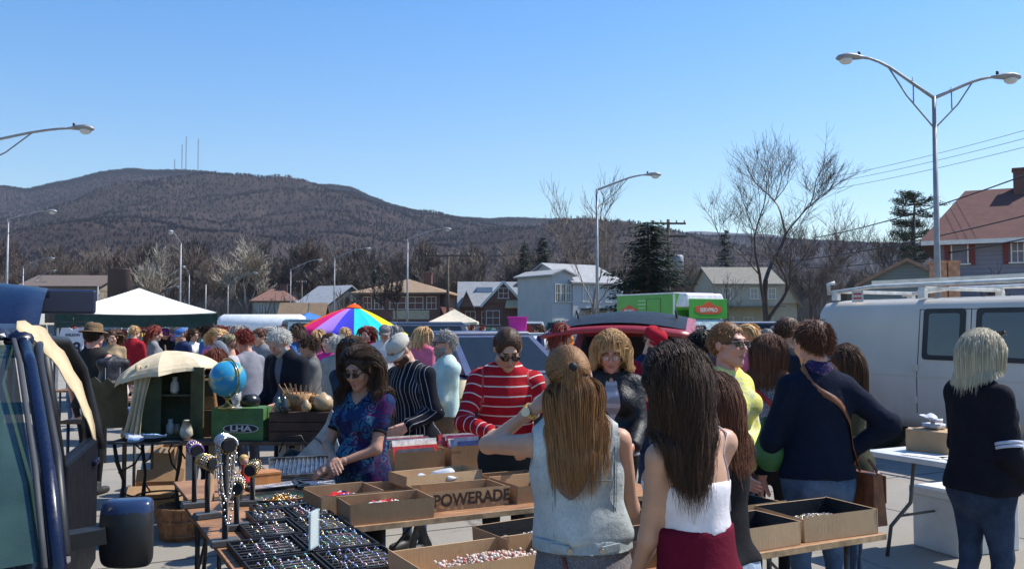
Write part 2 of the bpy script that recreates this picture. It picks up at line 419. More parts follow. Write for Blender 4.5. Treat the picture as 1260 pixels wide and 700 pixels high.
def parcoord(v,prims):
    "pattern coordinates: across, depth, along the nearest limb"
    best=np.full(len(v),9.0); out=np.zeros((len(v),3)); off=0.0
    for i,pr in enumerate(prims):
        if pr[0]!='rc' or len(pr)<8: continue
        d=d_rc(v,pr); a,b=pr[1],pr[2]; ax=b-a; L=np.linalg.norm(ax); ax=ax/L; m=d<best
        off=pr[7] if len(pr)>7 else 0.0
        if len(pr)>8:
            q=v[m]-pr[8][0]; out[m]=np.stack([q@pr[8][2],q@np.cross(pr[8][1],pr[8][2]),q@pr[8][1]],-1); best[m]=d[m]; continue
        sd=nrm(np.cross(pr[6],ax)); p=v[m]-a
        out[m]=np.stack([p@sd,p@np.cross(ax,sd),p@ax+off],-1); best[m]=d[m]
    return out
# ================================================================ cloth, skin and hair materials
def skin(name='skin',col=(.55,.33,.23)):
    if name in _MC: return _MC[name]
    t=NT(name); c=t.coord(); n=t.noise(c,14,4,.6); n2=t.noise(c,300,2)
    lo=tuple(x*.86 for x in col); hi=(min(1,col[0]*1.1),col[1]*1.02,col[2]*1.0)
    t.l.new(t.ramp(n,[(.3,lo),(.7,hi)]),t.b.inputs['Base Color']); t.b.inputs['Roughness'].default_value=.5
    t.b.inputs['Subsurface Weight'].default_value=.12; t.b.inputs['Subsurface Radius'].default_value=(.012,.005,.003); t.b.inputs['Subsurface Scale'].default_value=.6
    t.b.inputs['Specular IOR Level'].default_value=.4; t.bump(n2,.12,.001); _MC[name]=t.m; return t.m
SK=dict(fair=(.60,.36,.26),rosy=(.58,.30,.22),tan=(.44,.25,.165),warm=(.50,.30,.20),pale=(.64,.42,.32))
def hairmat(name,lo,hi,rough=.58,streak=(0,0,0)):
    k='hair_'+name
    if k in _MC: return _MC[k]
    t=NT(k); a=t.attr('rnd','Fac'); z=t.attr('len','Fac')
    base=t.ramp(a,[(0,lo),(.5,tuple((x+y)/2 for x,y in zip(lo,hi))),(1,hi)])
    base=t.mix(t.math('MULTIPLY',z,.35),base,tuple(min(1,x*1.5) for x in hi))
    t.l.new(base,t.b.inputs['Base Color']); t.b.inputs['Roughness'].default_value=rough; t.b.inputs['Specular IOR Level'].default_value=.32
    _MC[k]=t.m; return t.m
HR=dict(brown=((.035,.016,.008),(.13,.062,.03)),lightbrown=((.05,.02,.007),(.42,.21,.08)),dark=((.014,.008,.005),(.085,.045,.026)),black=((.006,.005,.005),(.02,.017,.016)),
 auburn=((.06,.014,.007),(.24,.06,.028)),red=((.09,.012,.008),(.3,.05,.03)),blond=((.36,.2,.08),(.72,.46,.22)),ash=((.26,.21,.14),(.74,.65,.48)),white=((.30,.28,.25),(.66,.64,.58)),
 grey=((.14,.13,.12),(.4,.38,.35)),chestnut=((.05,.02,.01),(.17,.07,.035)),dkgrey=((.05,.045,.04),(.16,.15,.14)))
def cloth(name,col,var=.12,rough=.9,kind='plain',col2=None,p=(.05,.5),bump=.25,wear=None,cols=None):
    k='cloth_'+name
    if k in _MC: return _MC[k]
    t=NT(k); c=t.coord(); n=t.noise(c,9,5,.65)
    lo=tuple(x*(1-var*1.5) for x in col); hi=tuple(min(1,x*(1+var*1.5)) for x in col)
    base=t.ramp(n,[(.3,lo),(.7,hi)])
    pc=t.attr('pat'); s=t.sep(pc)
    if kind=='hstripe':
        fr=t.math('FRACT',t.math('ADD',t.math('DIVIDE',s[2],p[0]),50)); base=t.mix(t.math('LESS_THAN',fr,p[1]),base,col2)
    if kind=='vstripe':
        fr=t.math('FRACT',t.math('ADD',t.math('DIVIDE',s[0],p[0]),50)); e=t.math('LESS_THAN',fr,p[1])
        fr2=t.math('FRACT',t.math('ADD',t.math('DIVIDE',s[0],p[0]*2.7),50.3)); e2=t.math('LESS_THAN',fr2,p[1]*.3)
        base=t.mix(t.math('MAXIMUM',e,e2),base,col2)
    if kind=='floral':
        vo=t.new('ShaderNodeTexVoronoi'); ds=t.new('ShaderNodeVectorMath',operation='ADD'); nn=t.new('ShaderNodeTexNoise'); t.l.new(c,nn.inputs[0]); nn.inputs['Scale'].default_value=9
        sc=t.new('ShaderNodeVectorMath',operation='SCALE'); t.l.new(nn.outputs['Color'],sc.inputs[0]); sc.inputs['Scale'].default_value=.12
        t.l.new(c,ds.inputs[0]); t.l.new(sc.outputs[0],ds.inputs[1]); t.l.new(ds.outputs[0],vo.inputs['Vector']); vo.inputs['Scale'].default_value=p[0]
        rg=t.math('FRACT',t.math('MULTIPLY',vo.outputs['Distance'],4.2)); cc=t.sep(vo.outputs['Color'])
        cs=cols; N=len(cs); pal=t.ramp(cc[0],[(i/N,cs[i]) for i in range(N)],'CONSTANT'); pal2=t.ramp(cc[1],[(i/N,cs[(i+2)%N]) for i in range(N)],'CONSTANT')
        base=t.mix(t.math('GREATER_THAN',rg,.62),pal,pal2)
        base=t.mix(t.math('GREATER_THAN',t.noise(c,34,3,.7),.56),base,col)
    if kind=='fleck':
        base=t.mix(t.math('GREATER_THAN',t.noise(c,p[0],2,.6),p[1]),base,col2)
    if kind=='denim':
        f=t.noise(c,4.5,4,.6); base=t.mix(t.ramp(f,[(.4,0.0),(.66,.75)]),base,col2)
        tw=t.noise(t.coord(scale=(1,1,.25)),260,2,.7); base=t.mix(t.ramp(tw,[(.35,.35),(.6,0.0)]),base,tuple(x*.55 for x in col))
    t.l.new(base,t.b.inputs['Base Color']); t.b.inputs['Roughness'].default_value=rough; t.b.inputs['Specular IOR Level'].default_value=.25 if rough>.6 else .5
    t.b.inputs['Specular IOR Level'].default_value=.12 if rough>.6 else .5
    hgt=t.math('ADD',t.noise(c,46,4,.6),t.math('MULTIPLY',t.noise(c,420,2),.25)); t.bump(hgt,bump,.012)
    _MC[k]=t.m; return t.m
EYE=lambda:M('eye_white',(.62,.58,.54),.3,var=0); IRIS=lambda:M('eye_dark',(.02,.014,.01),.15,var=0)
LIP=lambda:M('lips',(.38,.16,.13),.5,var=.05)
# ================================================================ the figure
class Fig:
    def __init__(s,H=1.7,sex='f',lean=0,twist=0,side=0,girth=1.0,hy=0,hp=0,ht=0,lh=None,rh=None,lp=None,rp=None,stance=.09,step=0.0,hip=1.0,headfwd=.0):
        s.H=H; k=s.k=H/1.70; s.sex=sex; g=s.g=girth; f=sex=='f'
        sp=Matrix.Translation((0,0,.96))@Rx(-rad(lean))@Ry(rad(side))@T(0,0,-.96)
        s.tw=Rz(rad(twist))
        def S3(x,y,z): q=sp@(s.tw@Vector((x,y,z))); return A(*q)*k
        sw=.150 if f else .176
        s.sw=sw
        s.pel=A(0,0,.93)*k; s.waist=S3(0,-.005,1.07); s.chest=S3(0,0,1.26); s.upch=S3(0,-.01,1.36); s.neck=S3(0,-.015,1.44); s.fwd=A(*(sp.to_3x3()@(s.tw.to_3x3()@Vector((0,1,0))))); s.up=A(*(sp.to_3x3()@Vector((0,0,1)))); s.rt=np.cross(s.fwd,s.up)
        s.shL=S3(-sw,-.015,1.362); s.shR=S3(sw,-.015,1.362)
        HR_=sp.to_3x3()@s.tw.to_3x3()@(Rz(-rad(hy))@Rx(-rad(hp))@Ry(rad(ht))).to_3x3()
        s.HM=np.array(HR_); nb=S3(0,-.005,1.475)
        s.hc=nb+s.HM@(A(0,.02,.115)*k)+A(0,headfwd,0)
        s.hd=lambda p:s.hc+s.HM@(np.array(p,float)*k*1.0)
        s.hips=[A(-.088,0,.90)*k,A(.088,0,.90)*k]
        s.feet=[A(-stance,-step/2-.02,.075)*k,A(stance,step/2-.02,.075)*k]
        s.knee=[(s.hips[i]+s.feet[i])/2+A(0,.03,.03)*k for i in(0,1)]
        s.arm={}
        for nm,sh,h,pole,sg in(('L',s.shL,lh,lp,-1),('R',s.shR,rh,rp,1)):
            if h is None: h=(sg*(sw+.045),.03,.83)
            if pole is None: pole=(sg*.35,-1,-.3)
            w=A(*h)*k; d=w-sh; L1,L2=.285*k,.25*k; dd=np.linalg.norm(d)
            if dd>(L1+L2)*.985: w=sh+d/dd*(L1+L2)*.985; d=w-sh; dd=np.linalg.norm(d)
            if dd<.12*k: dd=.12*k
            a=(L1*L1-L2*L2+dd*dd)/(2*dd); hh=math.sqrt(max(0,L1*L1-a*a)); u=nrm(d); p=np.array(pole,float); p=nrm(p-u*(p@u))
            s.arm[nm]=(sh,sh+u*a+p*hh,w)
    def bodyprims(s,e=0.0,part=('torso','arms','legs'),arm_to=2.0,girth=None,hipx=1.0):
        "tapered forms of the figure; e = offset outward"
        k=s.k; g=s.g if girth is None else girth; f=s.sex=='f'; o=[]
        dv=s.fwd; fl=.70
        if 'torso' in part:
            hw=(.158 if f else .150)*g*k*hipx; ww=(.122 if f else .14)*g*k; cw=(.138 if f else .158)*k*(.5+.5*g)
            TT=(s.pel,s.up,s.rt); o+=[RC(s.pel+A(0,-.01,-.02)*k,s.waist,hw+e,ww+e,.74,dv)+(0.0,TT)]
            o+=[RC(s.waist,s.chest,ww+e,cw+e,fl+.06*(g-1),dv)+(0.0,TT)]
            o+=[RC(s.chest,s.upch,cw+e,cw*.80+e,fl,dv)+(0.0,TT)]
            for sh in(s.shL,s.shR): o+=[RC(s.upch+s.up*.015*k,sh+s.up*.004*k,.062*k+e,.044*k+e,.9,dv)]
            o+=[EL(s.pel+A(x,-.055,-.05)*k,(.085*k*hipx+e,.085*k+e,.10*k+e)) for x in(-.07,.07)]
            if f: o+=[EL(s.chest+s.rt*x*k+s.fwd*.085*k+s.up*.0,(.062*k+e,.055*k+e,.062*k+e)) for x in(-.07,.07)]
            if g>1.12: o+=[EL((s.pel+s.waist)/2+s.fwd*(.05+.05*(g-1))*k,(.12*g*k+e,.10*g*k+e,.13*k+e))]
        if 'neck' in part: o+=[RC(s.neck-s.up*.03*k,s.hd((0,-.012,-.05)),(.052 if f else .062)*k,(.048 if f else .056)*k),RC(s.neck-s.up*.02*k,(s.shL+s.upch)/2+s.up*.025*k,.045*k,.03*k),RC(s.neck-s.up*.02*k,(s.shR+s.upch)/2+s.up*.025*k,.045*k,.03*k)]
        if 'arms' in part:
            a1,a2,a3=(.041,.035,.024) if f else (.050,.041,.029)
            for nm in s.arm:
                sh,el,w=s.arm[nm]; q=(.6+.4*g)
                if arm_to<=1: o+=[RC(sh,sh+(el-sh)*arm_to,a1*k*q+.004+e,(a1+(a2-a1)*arm_to)*k*q+e)+(0.3,)]
                else:
                    t=min(1,arm_to-1); o+=[RC(sh,el,a1*k*q+.004+e,a2*k*q+e)+(0.3,),RC(el,el+(w-el)*t,a2*k*q*1.02+e,(a2+(a3-a2)*t)*k+e)+(0.3+.285*k,)]
        if 'legs' in part:
            for i in(0,1):
                o+=[RC(s.hips[i]+A(0,-.01,-.03)*k,s.knee[i],.083*k*(.5+.5*g)*hipx+e,.054*k+e),RC(s.knee[i],s.feet[i]+A(0,0,.03)*k,.052*k+e,.036*k+e),EL(s.knee[i]*.68+s.feet[i]*.32+A(0,-.022,0)*k,(.045*k+e,.045*k+e,.11*k+e))]
        return o
    def head(s,beard=None,jaw=1.0):
        k=s.k; H=s.hd; R=s.HM; E=lambda c,r:EL(H(c),tuple(q*k for q in r),R); C=lambda a,b,ra,rb:RC(H(a),H(b),ra*k,rb*k)
        j=(1.0 if s.sex=='f' else 1.09)*jaw
        ad=[E((0,-.018,.028),(.074,.094,.086)),E((0,.026,-.03),(.058*j,.064,.078)),C((0,.066,-.094),(0,.05,-.085),.02*j,.028*j),
            C((-.048*j,.01,-.062),(0,.06,-.092),.022,.02),C((.048*j,.01,-.062),(0,.06,-.092),.022,.02),
            E((-.036,.062,-.022),(.024,.024,.024)),E((.036,.062,-.022),(.024,.024,.024)),
            C((-.03,.078,.032),(.03,.078,.032),.012,.012),RC(s.hd((0,-.02,-.03)),s.neck,.05*k*j,.05*k*j)]
        v=[]
        ad2=[C((0,.088,.016),(0,.110,-.022),.0065,.0105),E((-.011,.098,-.028),(.008,.009,.007)),E((.011,.098,-.028),(.008,.009,.007)),
             E((0,.090,-.054),(.022,.010,.0058)),E((0,.088,-.064),(.019,.010,.0062)),
             E((-.077,-.012,.0),(.010,.020,.031)),E((.077,-.012,.0),(.010,.020,.031))]
        sb=[E((-.031,.103,.010),(.017,.020,.011)),E((.031,.103,.010),(.017,.020,.011))]
        return ad,ad2,sb
    def hand(s,nm,pose='relax',flip=1,curl=None,up=None):
        "palm, four fingers of unequal length with two bends, thumb from the side"
        sh,el,w=s.arm[nm]; k=s.k*(1.0 if s.sex=='f' else 1.1); f=nrm(w-el)
        sg=-1 if nm=='L' else 1
        inn=nrm(np.cross(f,A(0,1,0)*1.0)*1e-6+A(-sg,0.15,0)) if up is None else nrm(np.array(up,float))   # palm faces
        inn=nrm(inn-f*(inn@f)); side=np.cross(f,inn)*(-sg)*flip       # towards the thumb
        c=dict(relax=.42,curl=.95,fist=1.35,flat=.12,pinch=.8)[pose] if curl is None else curl
        P=lambda a,b,d:w+(f*a+side*b+inn*d)*k
        o=[RC(P(-.02,0,0),P(.03,0,0),.025*k,.026*k,.75,inn)]
        for b in(-.027,-.009,.009,.027): o+=[RC(P(.02,b*.7,0),P(.082,b,.003),.0135*k,.0115*k)]
        fg=[]
        for b,L in((.028,.066),(.010,.076),(-.009,.071),(-.027,.056)):
            p=P(.086,b,.004); an=c*.55; seg=[.46,.31,.25]
            for i,q in enumerate(seg):
                d=f*math.cos(an)+inn*math.sin(an); n=p+d*L*q*k; fg+=[RC(p,n,(.0092-.0008*i)*k,(.0086-.0009*i)*k)]; p=n; an+=c*.75
        t0=P(.015,.026,.006); t1=P(.05,.05,.018); t2=P(.076,.052-.01*c,.030+.01*c); t3=P(.096,.046-.018*c,.040+.014*c)
        fg+=[RC(t0,t1,.015*k,.0115*k),RC(t1,t2,.0112*k,.010*k),RC(t2,t3,.010*k,.008*k)]
        return o,fg
def bodymesh(name,F_,sk,res=.012,hres=.0055,hands=('relax','relax'),beard=None,glass=False,bald=False,lipc=None,handopt=None,face=True,tor=-.009):
    s=F_; k=s.k
    V=[];Q=[];MI=[];n=0
    def put(v,f,mi):
        nonlocal n
        V.append(v); Q.append(f+n); MI.append(mi); n+=len(v)
    v,f=field(s.bodyprims(tor,('torso',))+s.bodyprims(-.004,('neck','arms'))+s.bodyprims(-.014,('legs',)),h=res,k=.022); put(v,f,np.zeros(len(f)))
    for i in(0,1): pass
    ad,ad2,sb=s.head()
    if face:
        lo=s.hc-A(.14,.14,.16)*k; hi=s.hc+A(.14,.14,.15)*k
        lo2=lo.copy(); 
        # two blends: broad masses first, then features
        h=hres
        mn,mx=lo2,hi
        xs,ys,zs=[np.arange(mn[i],mx[i]+h,h) for i in range(3)]
        P=np.stack(np.meshgrid(xs,ys,zs,indexing='ij'),-1); d=np.full(P.shape[:3],.2)
        def sm(d,e,kk): hh=np.maximum(kk-np.abs(d-e),0)/kk; return np.minimum(d,e)-hh*hh*kk*.25
        for pr in ad: d=sm(d,ev(P,pr),.02*k)
        for pr in sb:
            e=-ev(P,pr); hh=np.maximum(.010-np.abs(d-e),0)/.010; d=np.maximum(d,e)+hh*hh*.0025
        for pr in ad2: d=sm(d,ev(P,pr),.0065)
        for x in(-.031,.031): d=np.minimum(d,ev(P,EL(s.hd((x,.079,.010)),.0125*k)))
        hair_in=None
        v,f=surfnet(d,xs,ys,zs)
        c=v[f].mean(1); L=((c-s.hc)@s.HM)/k       # head-local
        mi=np.zeros(len(f)); x,y,z=L[:,0],L[:,1],L[:,2]
        lip=(((x/.023)**2+((z+.059)/.0115)**2)<1)&(y>.075); mi[lip]=1
        ey=((((np.abs(x)-.031)/.0145)**2+((z-.009)/.0048)**2)<1)&(y>.078); mi[ey]=2
        ir=((((np.abs(x)-.030)/.0075)**2+((z-.009)/.006)**2)<1)&(y>.078); mi[ir]=3
        li=(np.abs(z-.0165-.25*(.031-np.abs(np.abs(x)-.031))*.4)<.0022)&(np.abs(np.abs(x)-.031)<.017)&(y>.076); mi[li]=3
        br=(np.abs(z-.030-.004*np.sin(np.abs(x)*60))<.0045)&(np.abs(x)>.012)&(np.abs(x)<.05)&(y>.06); mi[br]=4
        if beard: 
            bm=(z<-.035-.0*x)&(y>.0)&((z<-.072)|(np.abs(x)>.028)|((z>-.05)&(np.abs(x)<.03)))&(~lip)&(z>-.13); mi[bm&(y>.0)]=4
        put(v,f,mi)
    for i,nm in enumerate(('L','R')):
        if hands[i] is None: continue
        kw=(handopt or {}).get(nm,{})
        pa,fg=s.hand(nm,hands[i],**kw); h=.0042 if res<.014 else .007
        el,w=s.arm[nm][1:]; pa=pa+[RC(w-nrm(w-el)*.05*k,w,(.026 if s.sex=='f' else .031)*k,(.024 if s.sex=='f' else .029)*k)]
        v,f=field(pa+fg,h=h,k=.006); put(v,f,np.zeros(len(f)))
    v=np.concatenate(V); q=np.concatenate(Q).astype(int); mi=np.concatenate(MI)
    me_m=[skin('skin_'+sk,SK[sk]),LIP() if lipc is None else M('lips_'+str(lipc),lipc,.4,var=0),EYE(),IRIS(),M('facial_hair_'+str(beard or 'brown'),tuple(HR[(beard or 'brown')][1][i]*.6 for i in range(3)),.8,var=.2,scale=120)]
    return npmesh(name,v,q,me_m,mi=mi)
def garment(name,mat,parent,prims,subs=(),planes=(),h=.011,k=.03,fold=.004,freq=1.0,seed=0,sm=1,extra=None):
    v,f=field(prims,subs,planes,h=h,k=k)
    if sm: v=smoothm(v,f,sm)
    N=vnormals(v,f)
    if fold: v=folds(v,N,fold,seed,freq)
    pc=parcoord(v,prims)
    return npmesh(name,v,f,mat,parent,attrs={'pat':pc})
def strands(name,mat,parent,paths,w0=.0022,w1=.0010,rnd=None,sides=3):
    "paths: (n,k,3) -> thin tapering three-sided locks in one mesh"
    n,k,_=paths.shape; t=np.gradient(paths,axis=1); t/=np.linalg.norm(t,axis=2)[...,None]+1e-9
    up=np.array([.31,.52,.79]); a=np.cross(t,up); a/=np.linalg.norm(a,axis=2)[...,None]+1e-9; b=np.cross(t,a)
    prof=np.linspace(0,1,k); w=(w0*(1-prof**3)+w1*prof**3)*np.minimum(1,prof*6+.4); w=w[None,:,None]
    if rnd is None: rnd=np.random.RandomState(1).rand(n)
    ring=[paths+(a*math.cos(j*2*math.pi/sides)+b*math.sin(j*2*math.pi/sides))*w for j in range(sides)]
    V=np.stack(ring,2).reshape(-1,3); i=np.arange(n*k*sides).reshape(n,k,sides); Fc=[]
    for j in range(sides): Fc.append(np.stack([i[:,:-1,j],i[:,1:,j],i[:,1:,(j+1)%sides],i[:,:-1,(j+1)%sides]],-1).reshape(-1,4))
    at1=np.repeat(rnd,k*sides); at2=np.tile(np.repeat(prof,sides),n)
    return V,np.concatenate(Fc),at1,at2
def hair(F_,mat,parent,style='long',length=.4,n=900,thick=.03,w=.0025,wave=.0,seed=3,front=None,part=0.0,tie=None,base=True,gray=None,colliders=(),cap_off=.012,curl=0.0,steps=22,drop=1.0,fringe=False,nape=-.075,swing=(0,0,0),lift=.0,gather=0.0):
    s=F_; k=s.k; r=np.random.RandomState(seed)
    # roots on the skull, above a hairline
    m=0; roots=[]
    while m<n:
        d=r.normal(size=(n*4,3)); d/=np.linalg.norm(d,axis=1)[:,None]
        p=A(0,-.018,.028)+d*A(.075,.095,.087)
        x,y,z=p[:,0],p[:,1],p[:,2]
        line=np.where(y>.03,.078+.0*x-(np.abs(x)>.05)*.03,np.where(y>-.02,.005+(y+.02)*1.2,nape+.9*np.maximum(0,y+.1)))
        p=p[z>line]; roots.append(p); m+=len(p)
    p=np.concatenate(roots)[:n]; nr=p-A(0,-.018,.028); nr/=np.linalg.norm(nr,axis=1)[:,None]
    lay=r.rand(n)**.7*thick
    L=length*(.82+.28*r.rand(n)) if style!='short' else length*(.6+.6*r.rand(n))
    paths=[p.copy()]; pos=p+nr*.002
    sidev=np.sign(p[:,0]-part+1e-6)
    if style=='short':
        lay=lay*.25
        dirv=nr*(.35+lift)+A(0,-.25,0)+np.stack([sidev*.25,0*sidev,-.35+0*sidev],-1)+r.normal(size=(n,3))*.22
        if fringe: dirv[p[:,1]>.03]+=A(.25,.9,-.25)
    else:
        sw_=np.clip(np.abs(p[:,0]-part)/.055,0,1)*np.where(p[:,1]<-.06,.45,.6); back=np.stack([sidev*sw_,np.full(n,-.75),np.where(p[:,1]<-.06,-.9,-.15)],-1); dirv=nr*.3+back*.8
    if tie is not None:
        isT=(p[:,2]>-.005)|(p[:,1]>.03); lay=np.where(isT,lay*.2,lay*.8); tp=np.array(tie,float); d=tp-p; dirv=np.where(isT[:,None],d,dirv)
    dirv/=np.linalg.norm(dirv,axis=1)[:,None]
    step=(L/steps)[:,None]
    HL=lambda q:(q*k)@s.HM.T+s.hc
    pos=HL(pos); dirw=dirv@s.HM.T; P=[HL(p)]; step=step*k
    gdown=A(0,0,-1.0)
    cen=HL(A(0,-.018,.028)[None])[0]; tiew=HL(np.array(tie,float)[None])[0] if tie is not None else None
    passed=np.zeros(n,bool); ph=r.rand(n)*6.28; clump=r.randint(0,max(6,n//14),n); crr=np.random.RandomState(seed+1); cph=crr.rand(n)*6.28; coff=crr.normal(size=(n,3))*.5
    if tie is not None: stepT=np.linalg.norm(tiew-pos,axis=1)[:,None]/6*1.15
    for i in range(steps):
        if style!='short':
            if gather and i>3:
                rt_=s.HM[:,0]; fw_=s.HM[:,1]*A(1,1,0); lx=(pos-s.hc)@rt_; ly=(pos-s.hc)@fw_
                dirw=dirw-np.outer(lx,rt_)*gather*1.6-np.outer(np.maximum(0,ly+.06),fw_)*gather*2.2
            gw=(np.where((p[:,1]>.0)&(i<4),.06,min(.55,.12+.05*i))*drop)[:,None]; dirw=dirw*(1-gw)+(gdown+np.array(swing))*gw
        else:
            dirw=dirw+gdown*.045*drop+r.normal(size=(n,3))*(.018+curl*.5)
        if tie is not None:
            act=isT&~passed; d=tiew-pos; dl=np.linalg.norm(d,axis=1); dirw[act]=d[act]
            now=isT&~passed&(dl<.022); passed|=now
            if now.any(): dirw[now]=(A(0,-.22,-1)+r.normal(size=(now.sum(),3))*.16)@np.eye(3)
        dirw/=np.linalg.norm(dirw,axis=1)[:,None]+1e-9
        st=step if tie is None else np.where((isT&~passed)[:,None],np.minimum(stepT,.03),step)
        pos=pos+dirw*st
        # keep outside skull, neck and shoulders
        q=(pos-s.hc)@s.HM/k-A(0,-.018,.028); el=q/(A(.077,.098,.090)+.0); rr=np.linalg.norm(el,axis=1)
        off=lay/.085+.03; bad=rr<1+off
        q2=q/rr[:,None]*(1+off)[:,None]; q=np.where(bad[:,None],q2,q); pos=HL(q+A(0,-.018,.028))
        if style!='short':      # keep the face clear
            q=(pos-s.hc)@s.HM/k; fm=(q[:,1]>.045)&(np.abs(q[:,0])<.064)&(q[:,2]<.045)&(q[:,2]>-.2)
            if fm.any(): q[fm,0]=sidev[fm]*(.064+lay[fm]*.3); pos=(q*k)@s.HM.T+s.hc
        for pr in colliders:
            e=.004; d=ev(pos,pr)-lay*.8-.006; inn=d<0
            if inn.any():
                g=np.stack([ev(pos[inn]+A(e,0,0),pr)-ev(pos[inn]-A(e,0,0),pr),ev(pos[inn]+A(0,e,0),pr)-ev(pos[inn]-A(0,e,0),pr),ev(pos[inn]+A(0,0,e),pr)-ev(pos[inn]-A(0,0,e),pr)],-1)
                g/=np.linalg.norm(g,axis=1)[:,None]+1e-9; pos[inn]-=g*d[inn][:,None]
        P.append(pos.copy())
    paths=np.stack(P,1)
    # gentle clumping
    if style!='short':
        cm=np.zeros((clump.max()+1,)+paths.shape[1:]); ct=np.zeros(clump.max()+1)
        key=np.argsort(np.arctan2(p[:,0],p[:,1])+ .0); grp=np.zeros(n,int); grp[key]=np.arange(n)//14
        cm=np.zeros((grp.max()+1,)+paths.shape[1:]); ct=np.zeros(grp.max()+1); np.add.at(cm,grp,paths); np.add.at(ct,grp,1); cm/=ct[:,None,None]
        wt=np.linspace(0,.5,paths.shape[1])[None,:,None]; 
        ok=np.linalg.norm(cm[grp]-paths,axis=2).max(1)<.12
        paths=np.where(ok[:,None,None],paths*(1-wt*.7)+cm[grp]*wt*.7,paths)
    if wave:
        gp=np.random.RandomState(seed+4); ng=gp.rand(grp.max()+1,2)*6.28; tt=np.linspace(0,1,paths.shape[1])[None,:]; fr=gp.uniform(.8,1.25,grp.max()+1)*length*5.2*6.28/2.0
        am=wave*.11*np.clip((tt-.12)*1.6,0,1); a_=fr[grp][:,None]*tt+ng[grp][:,:1]+r.normal(size=(n,1))*.25; b_=fr[grp][:,None]*tt+ng[grp][:,1:]+r.normal(size=(n,1))*.25
        paths=paths+np.stack([np.cos(a_)*am,np.sin(b_)*am,np.sin(a_)*am*.3],-1)
    V,Q,a1,a2=strands(name='',mat=None,parent=None,paths=paths,w0=w*k,w1=w*.35*k)
    if tie is not None: cap_off=.001
    if base:
        capp=[EL(s.hd((0,-.022,.032)),tuple((q+cap_off)*k for q in(.072,.092,.086)),s.HM)]
        if style!='short': capp+=[EL(s.hd((0,-.055,-.04)),(.064*k,.05*k,.10*k),s.HM)]
        cut=[EL(s.hd((0,.108,-.03)),(.066*k,.085*k,(.118 if style=='short' else .106)*k),s.HM),EL(s.hd((0,.0,-.17)),(.12*k,.12*k,.10*k),s.HM)]
        if style=='short': cut+=[EL(s.hd((x,.02,-.065)),(.05*k,.055*k,.075*k),s.HM) for x in(-.085,.085)]+[EL(s.hd((0,-.09,nape-.09)),(.09*k,.09*k,.09*k),s.HM)]
        v,f=field(capp,cut,h=.009,k=.02,ks=.008); N=vnormals(v,f); v=v+N*(np.sin(v@A(180,40,90))*.0015)[:,None]
        n0=len(V); V=np.concatenate([V,v]); Q=np.concatenate([Q,f+n0]); a1=np.concatenate([a1,np.full(len(v),.25)]); a2=np.concatenate([a2,np.zeros(len(v))])
    return npmesh('hair',V,Q,mat,parent,attrs={'rnd':a1,'len':a2})

def HMx(F_,p,rot=None):
    m=Matrix(F_.HM.tolist()).to_4x4(); t=F_.hd(p); return T(*t)@m@(rot if rot is not None else Matrix.Identity(4))@Matrix.Scale(F_.k,4)
def glasses(F_,parent,dark=True,where='face',gold=False):
    b=MB(); up=.0
    Mx=HMx(F_,(0,0,0)) if where=='face' else HMx(F_,(0,-.0,.07),Rx(rad(38)))
    fm=M('glasses_frame',(.02,.018,.016),.3,var=0) if not gold else M('glasses_wire',(.55,.42,.25),.3,metal=1,var=0)
    ln=M('sunglass_lens',(.01,.009,.009),.08,var=0,coat=.5) if dark else M('clear_lens',(.9,.9,.9),.05,var=0,alpha=.18)
    y=.106 if where=='face' else .112
    for sx in(-1,1):
        o=[(sx*(.032+.0255*math.cos(t)*(1 if dark else .85)),y-.012*(math.cos(t)*sx>.9)-.18*abs(math.cos(t))*.03,.008+(.0175 if dark else .017)*math.sin(t)*(1.0 if math.sin(t)<0 else .8)) for t in np.linspace(0,6.283,15)[:-1]]
        n0=len(b.v); b.add(o+[(x,yy-.003,z) for x,yy,z in o],[tuple(range(14)),tuple(reversed(range(14,28)))]+[(i,i+14,(i+1)%14+14,(i+1)%14) for i in range(14)],1,Mx)
        b.tube(o+[o[0]],.0022 if dark else .0012,5,0,Mx,cap=False)
        b.bar((sx*.061,y-.006,.014),(sx*.078,-.005,.012),.004,.008 if dark else .003,0,Mx)
    b.bar((-.008,y,.014),(.008,y,.014),.004,.004,0,Mx)
    return b.build('sunglasses' if dark else 'glasses',[fm,ln],parent)
def cap(F_,parent,mat,back=False,brimmat=None):
    k=F_.k; Mx=HMx(F_,(0,-.018,.028),Rx(rad(-6))@(Rz(rad(180)) if back else Matrix.Identity(4)))
    pr=[(.085,0),(.086,.02),(.086,.045),(.074,.068),(.052,.082),(.024,.089),(.002,.091)]
    b=MB().lathe(pr,24,0,Mx,sx=.98,sy=1.2,cap=False); b.lathe([(r+.002,z) for r,z in pr[:1]]+[(.084,-.004)],24,0,Mx,sx=.98,sy=1.2,cap=False)
    b.ball((0,0,.091),.007,8,0,Mx)
    o=b.build('cap',mat,parent,smooth=True)
    q=MB(); n=13; top=[];bot=[]
    for i in range(n):
        t=math.pi*i/(n-1); x=.082*math.cos(t); y=.045+.125*math.sin(t)**.6; z=.004-.028*(abs(math.cos(t))**2); top.append((x,y,z))
    inn=[(.086*math.cos(math.pi*i/(n-1)),.10*math.sin(math.pi*i/(n-1)),.006-.02*(abs(math.cos(math.pi*i/(n-1)))**2)) for i in range(n)]
    vs=top+inn+[(x,y,z-.005) for x,y,z in top]+[(x,y,z-.005) for x,y,z in inn]
    fs=[(i,i+1,n+i+1,n+i) for i in range(n-1)]+[(2*n+i+1,2*n+i,3*n+i,3*n+i+1) for i in range(n-1)]+[(i+1,i,2*n+i,2*n+i+1) for i in range(n-1)]
    q.add(vs,fs,0,Mx,True); q.build('brim',brimmat or mat,o)
    return o
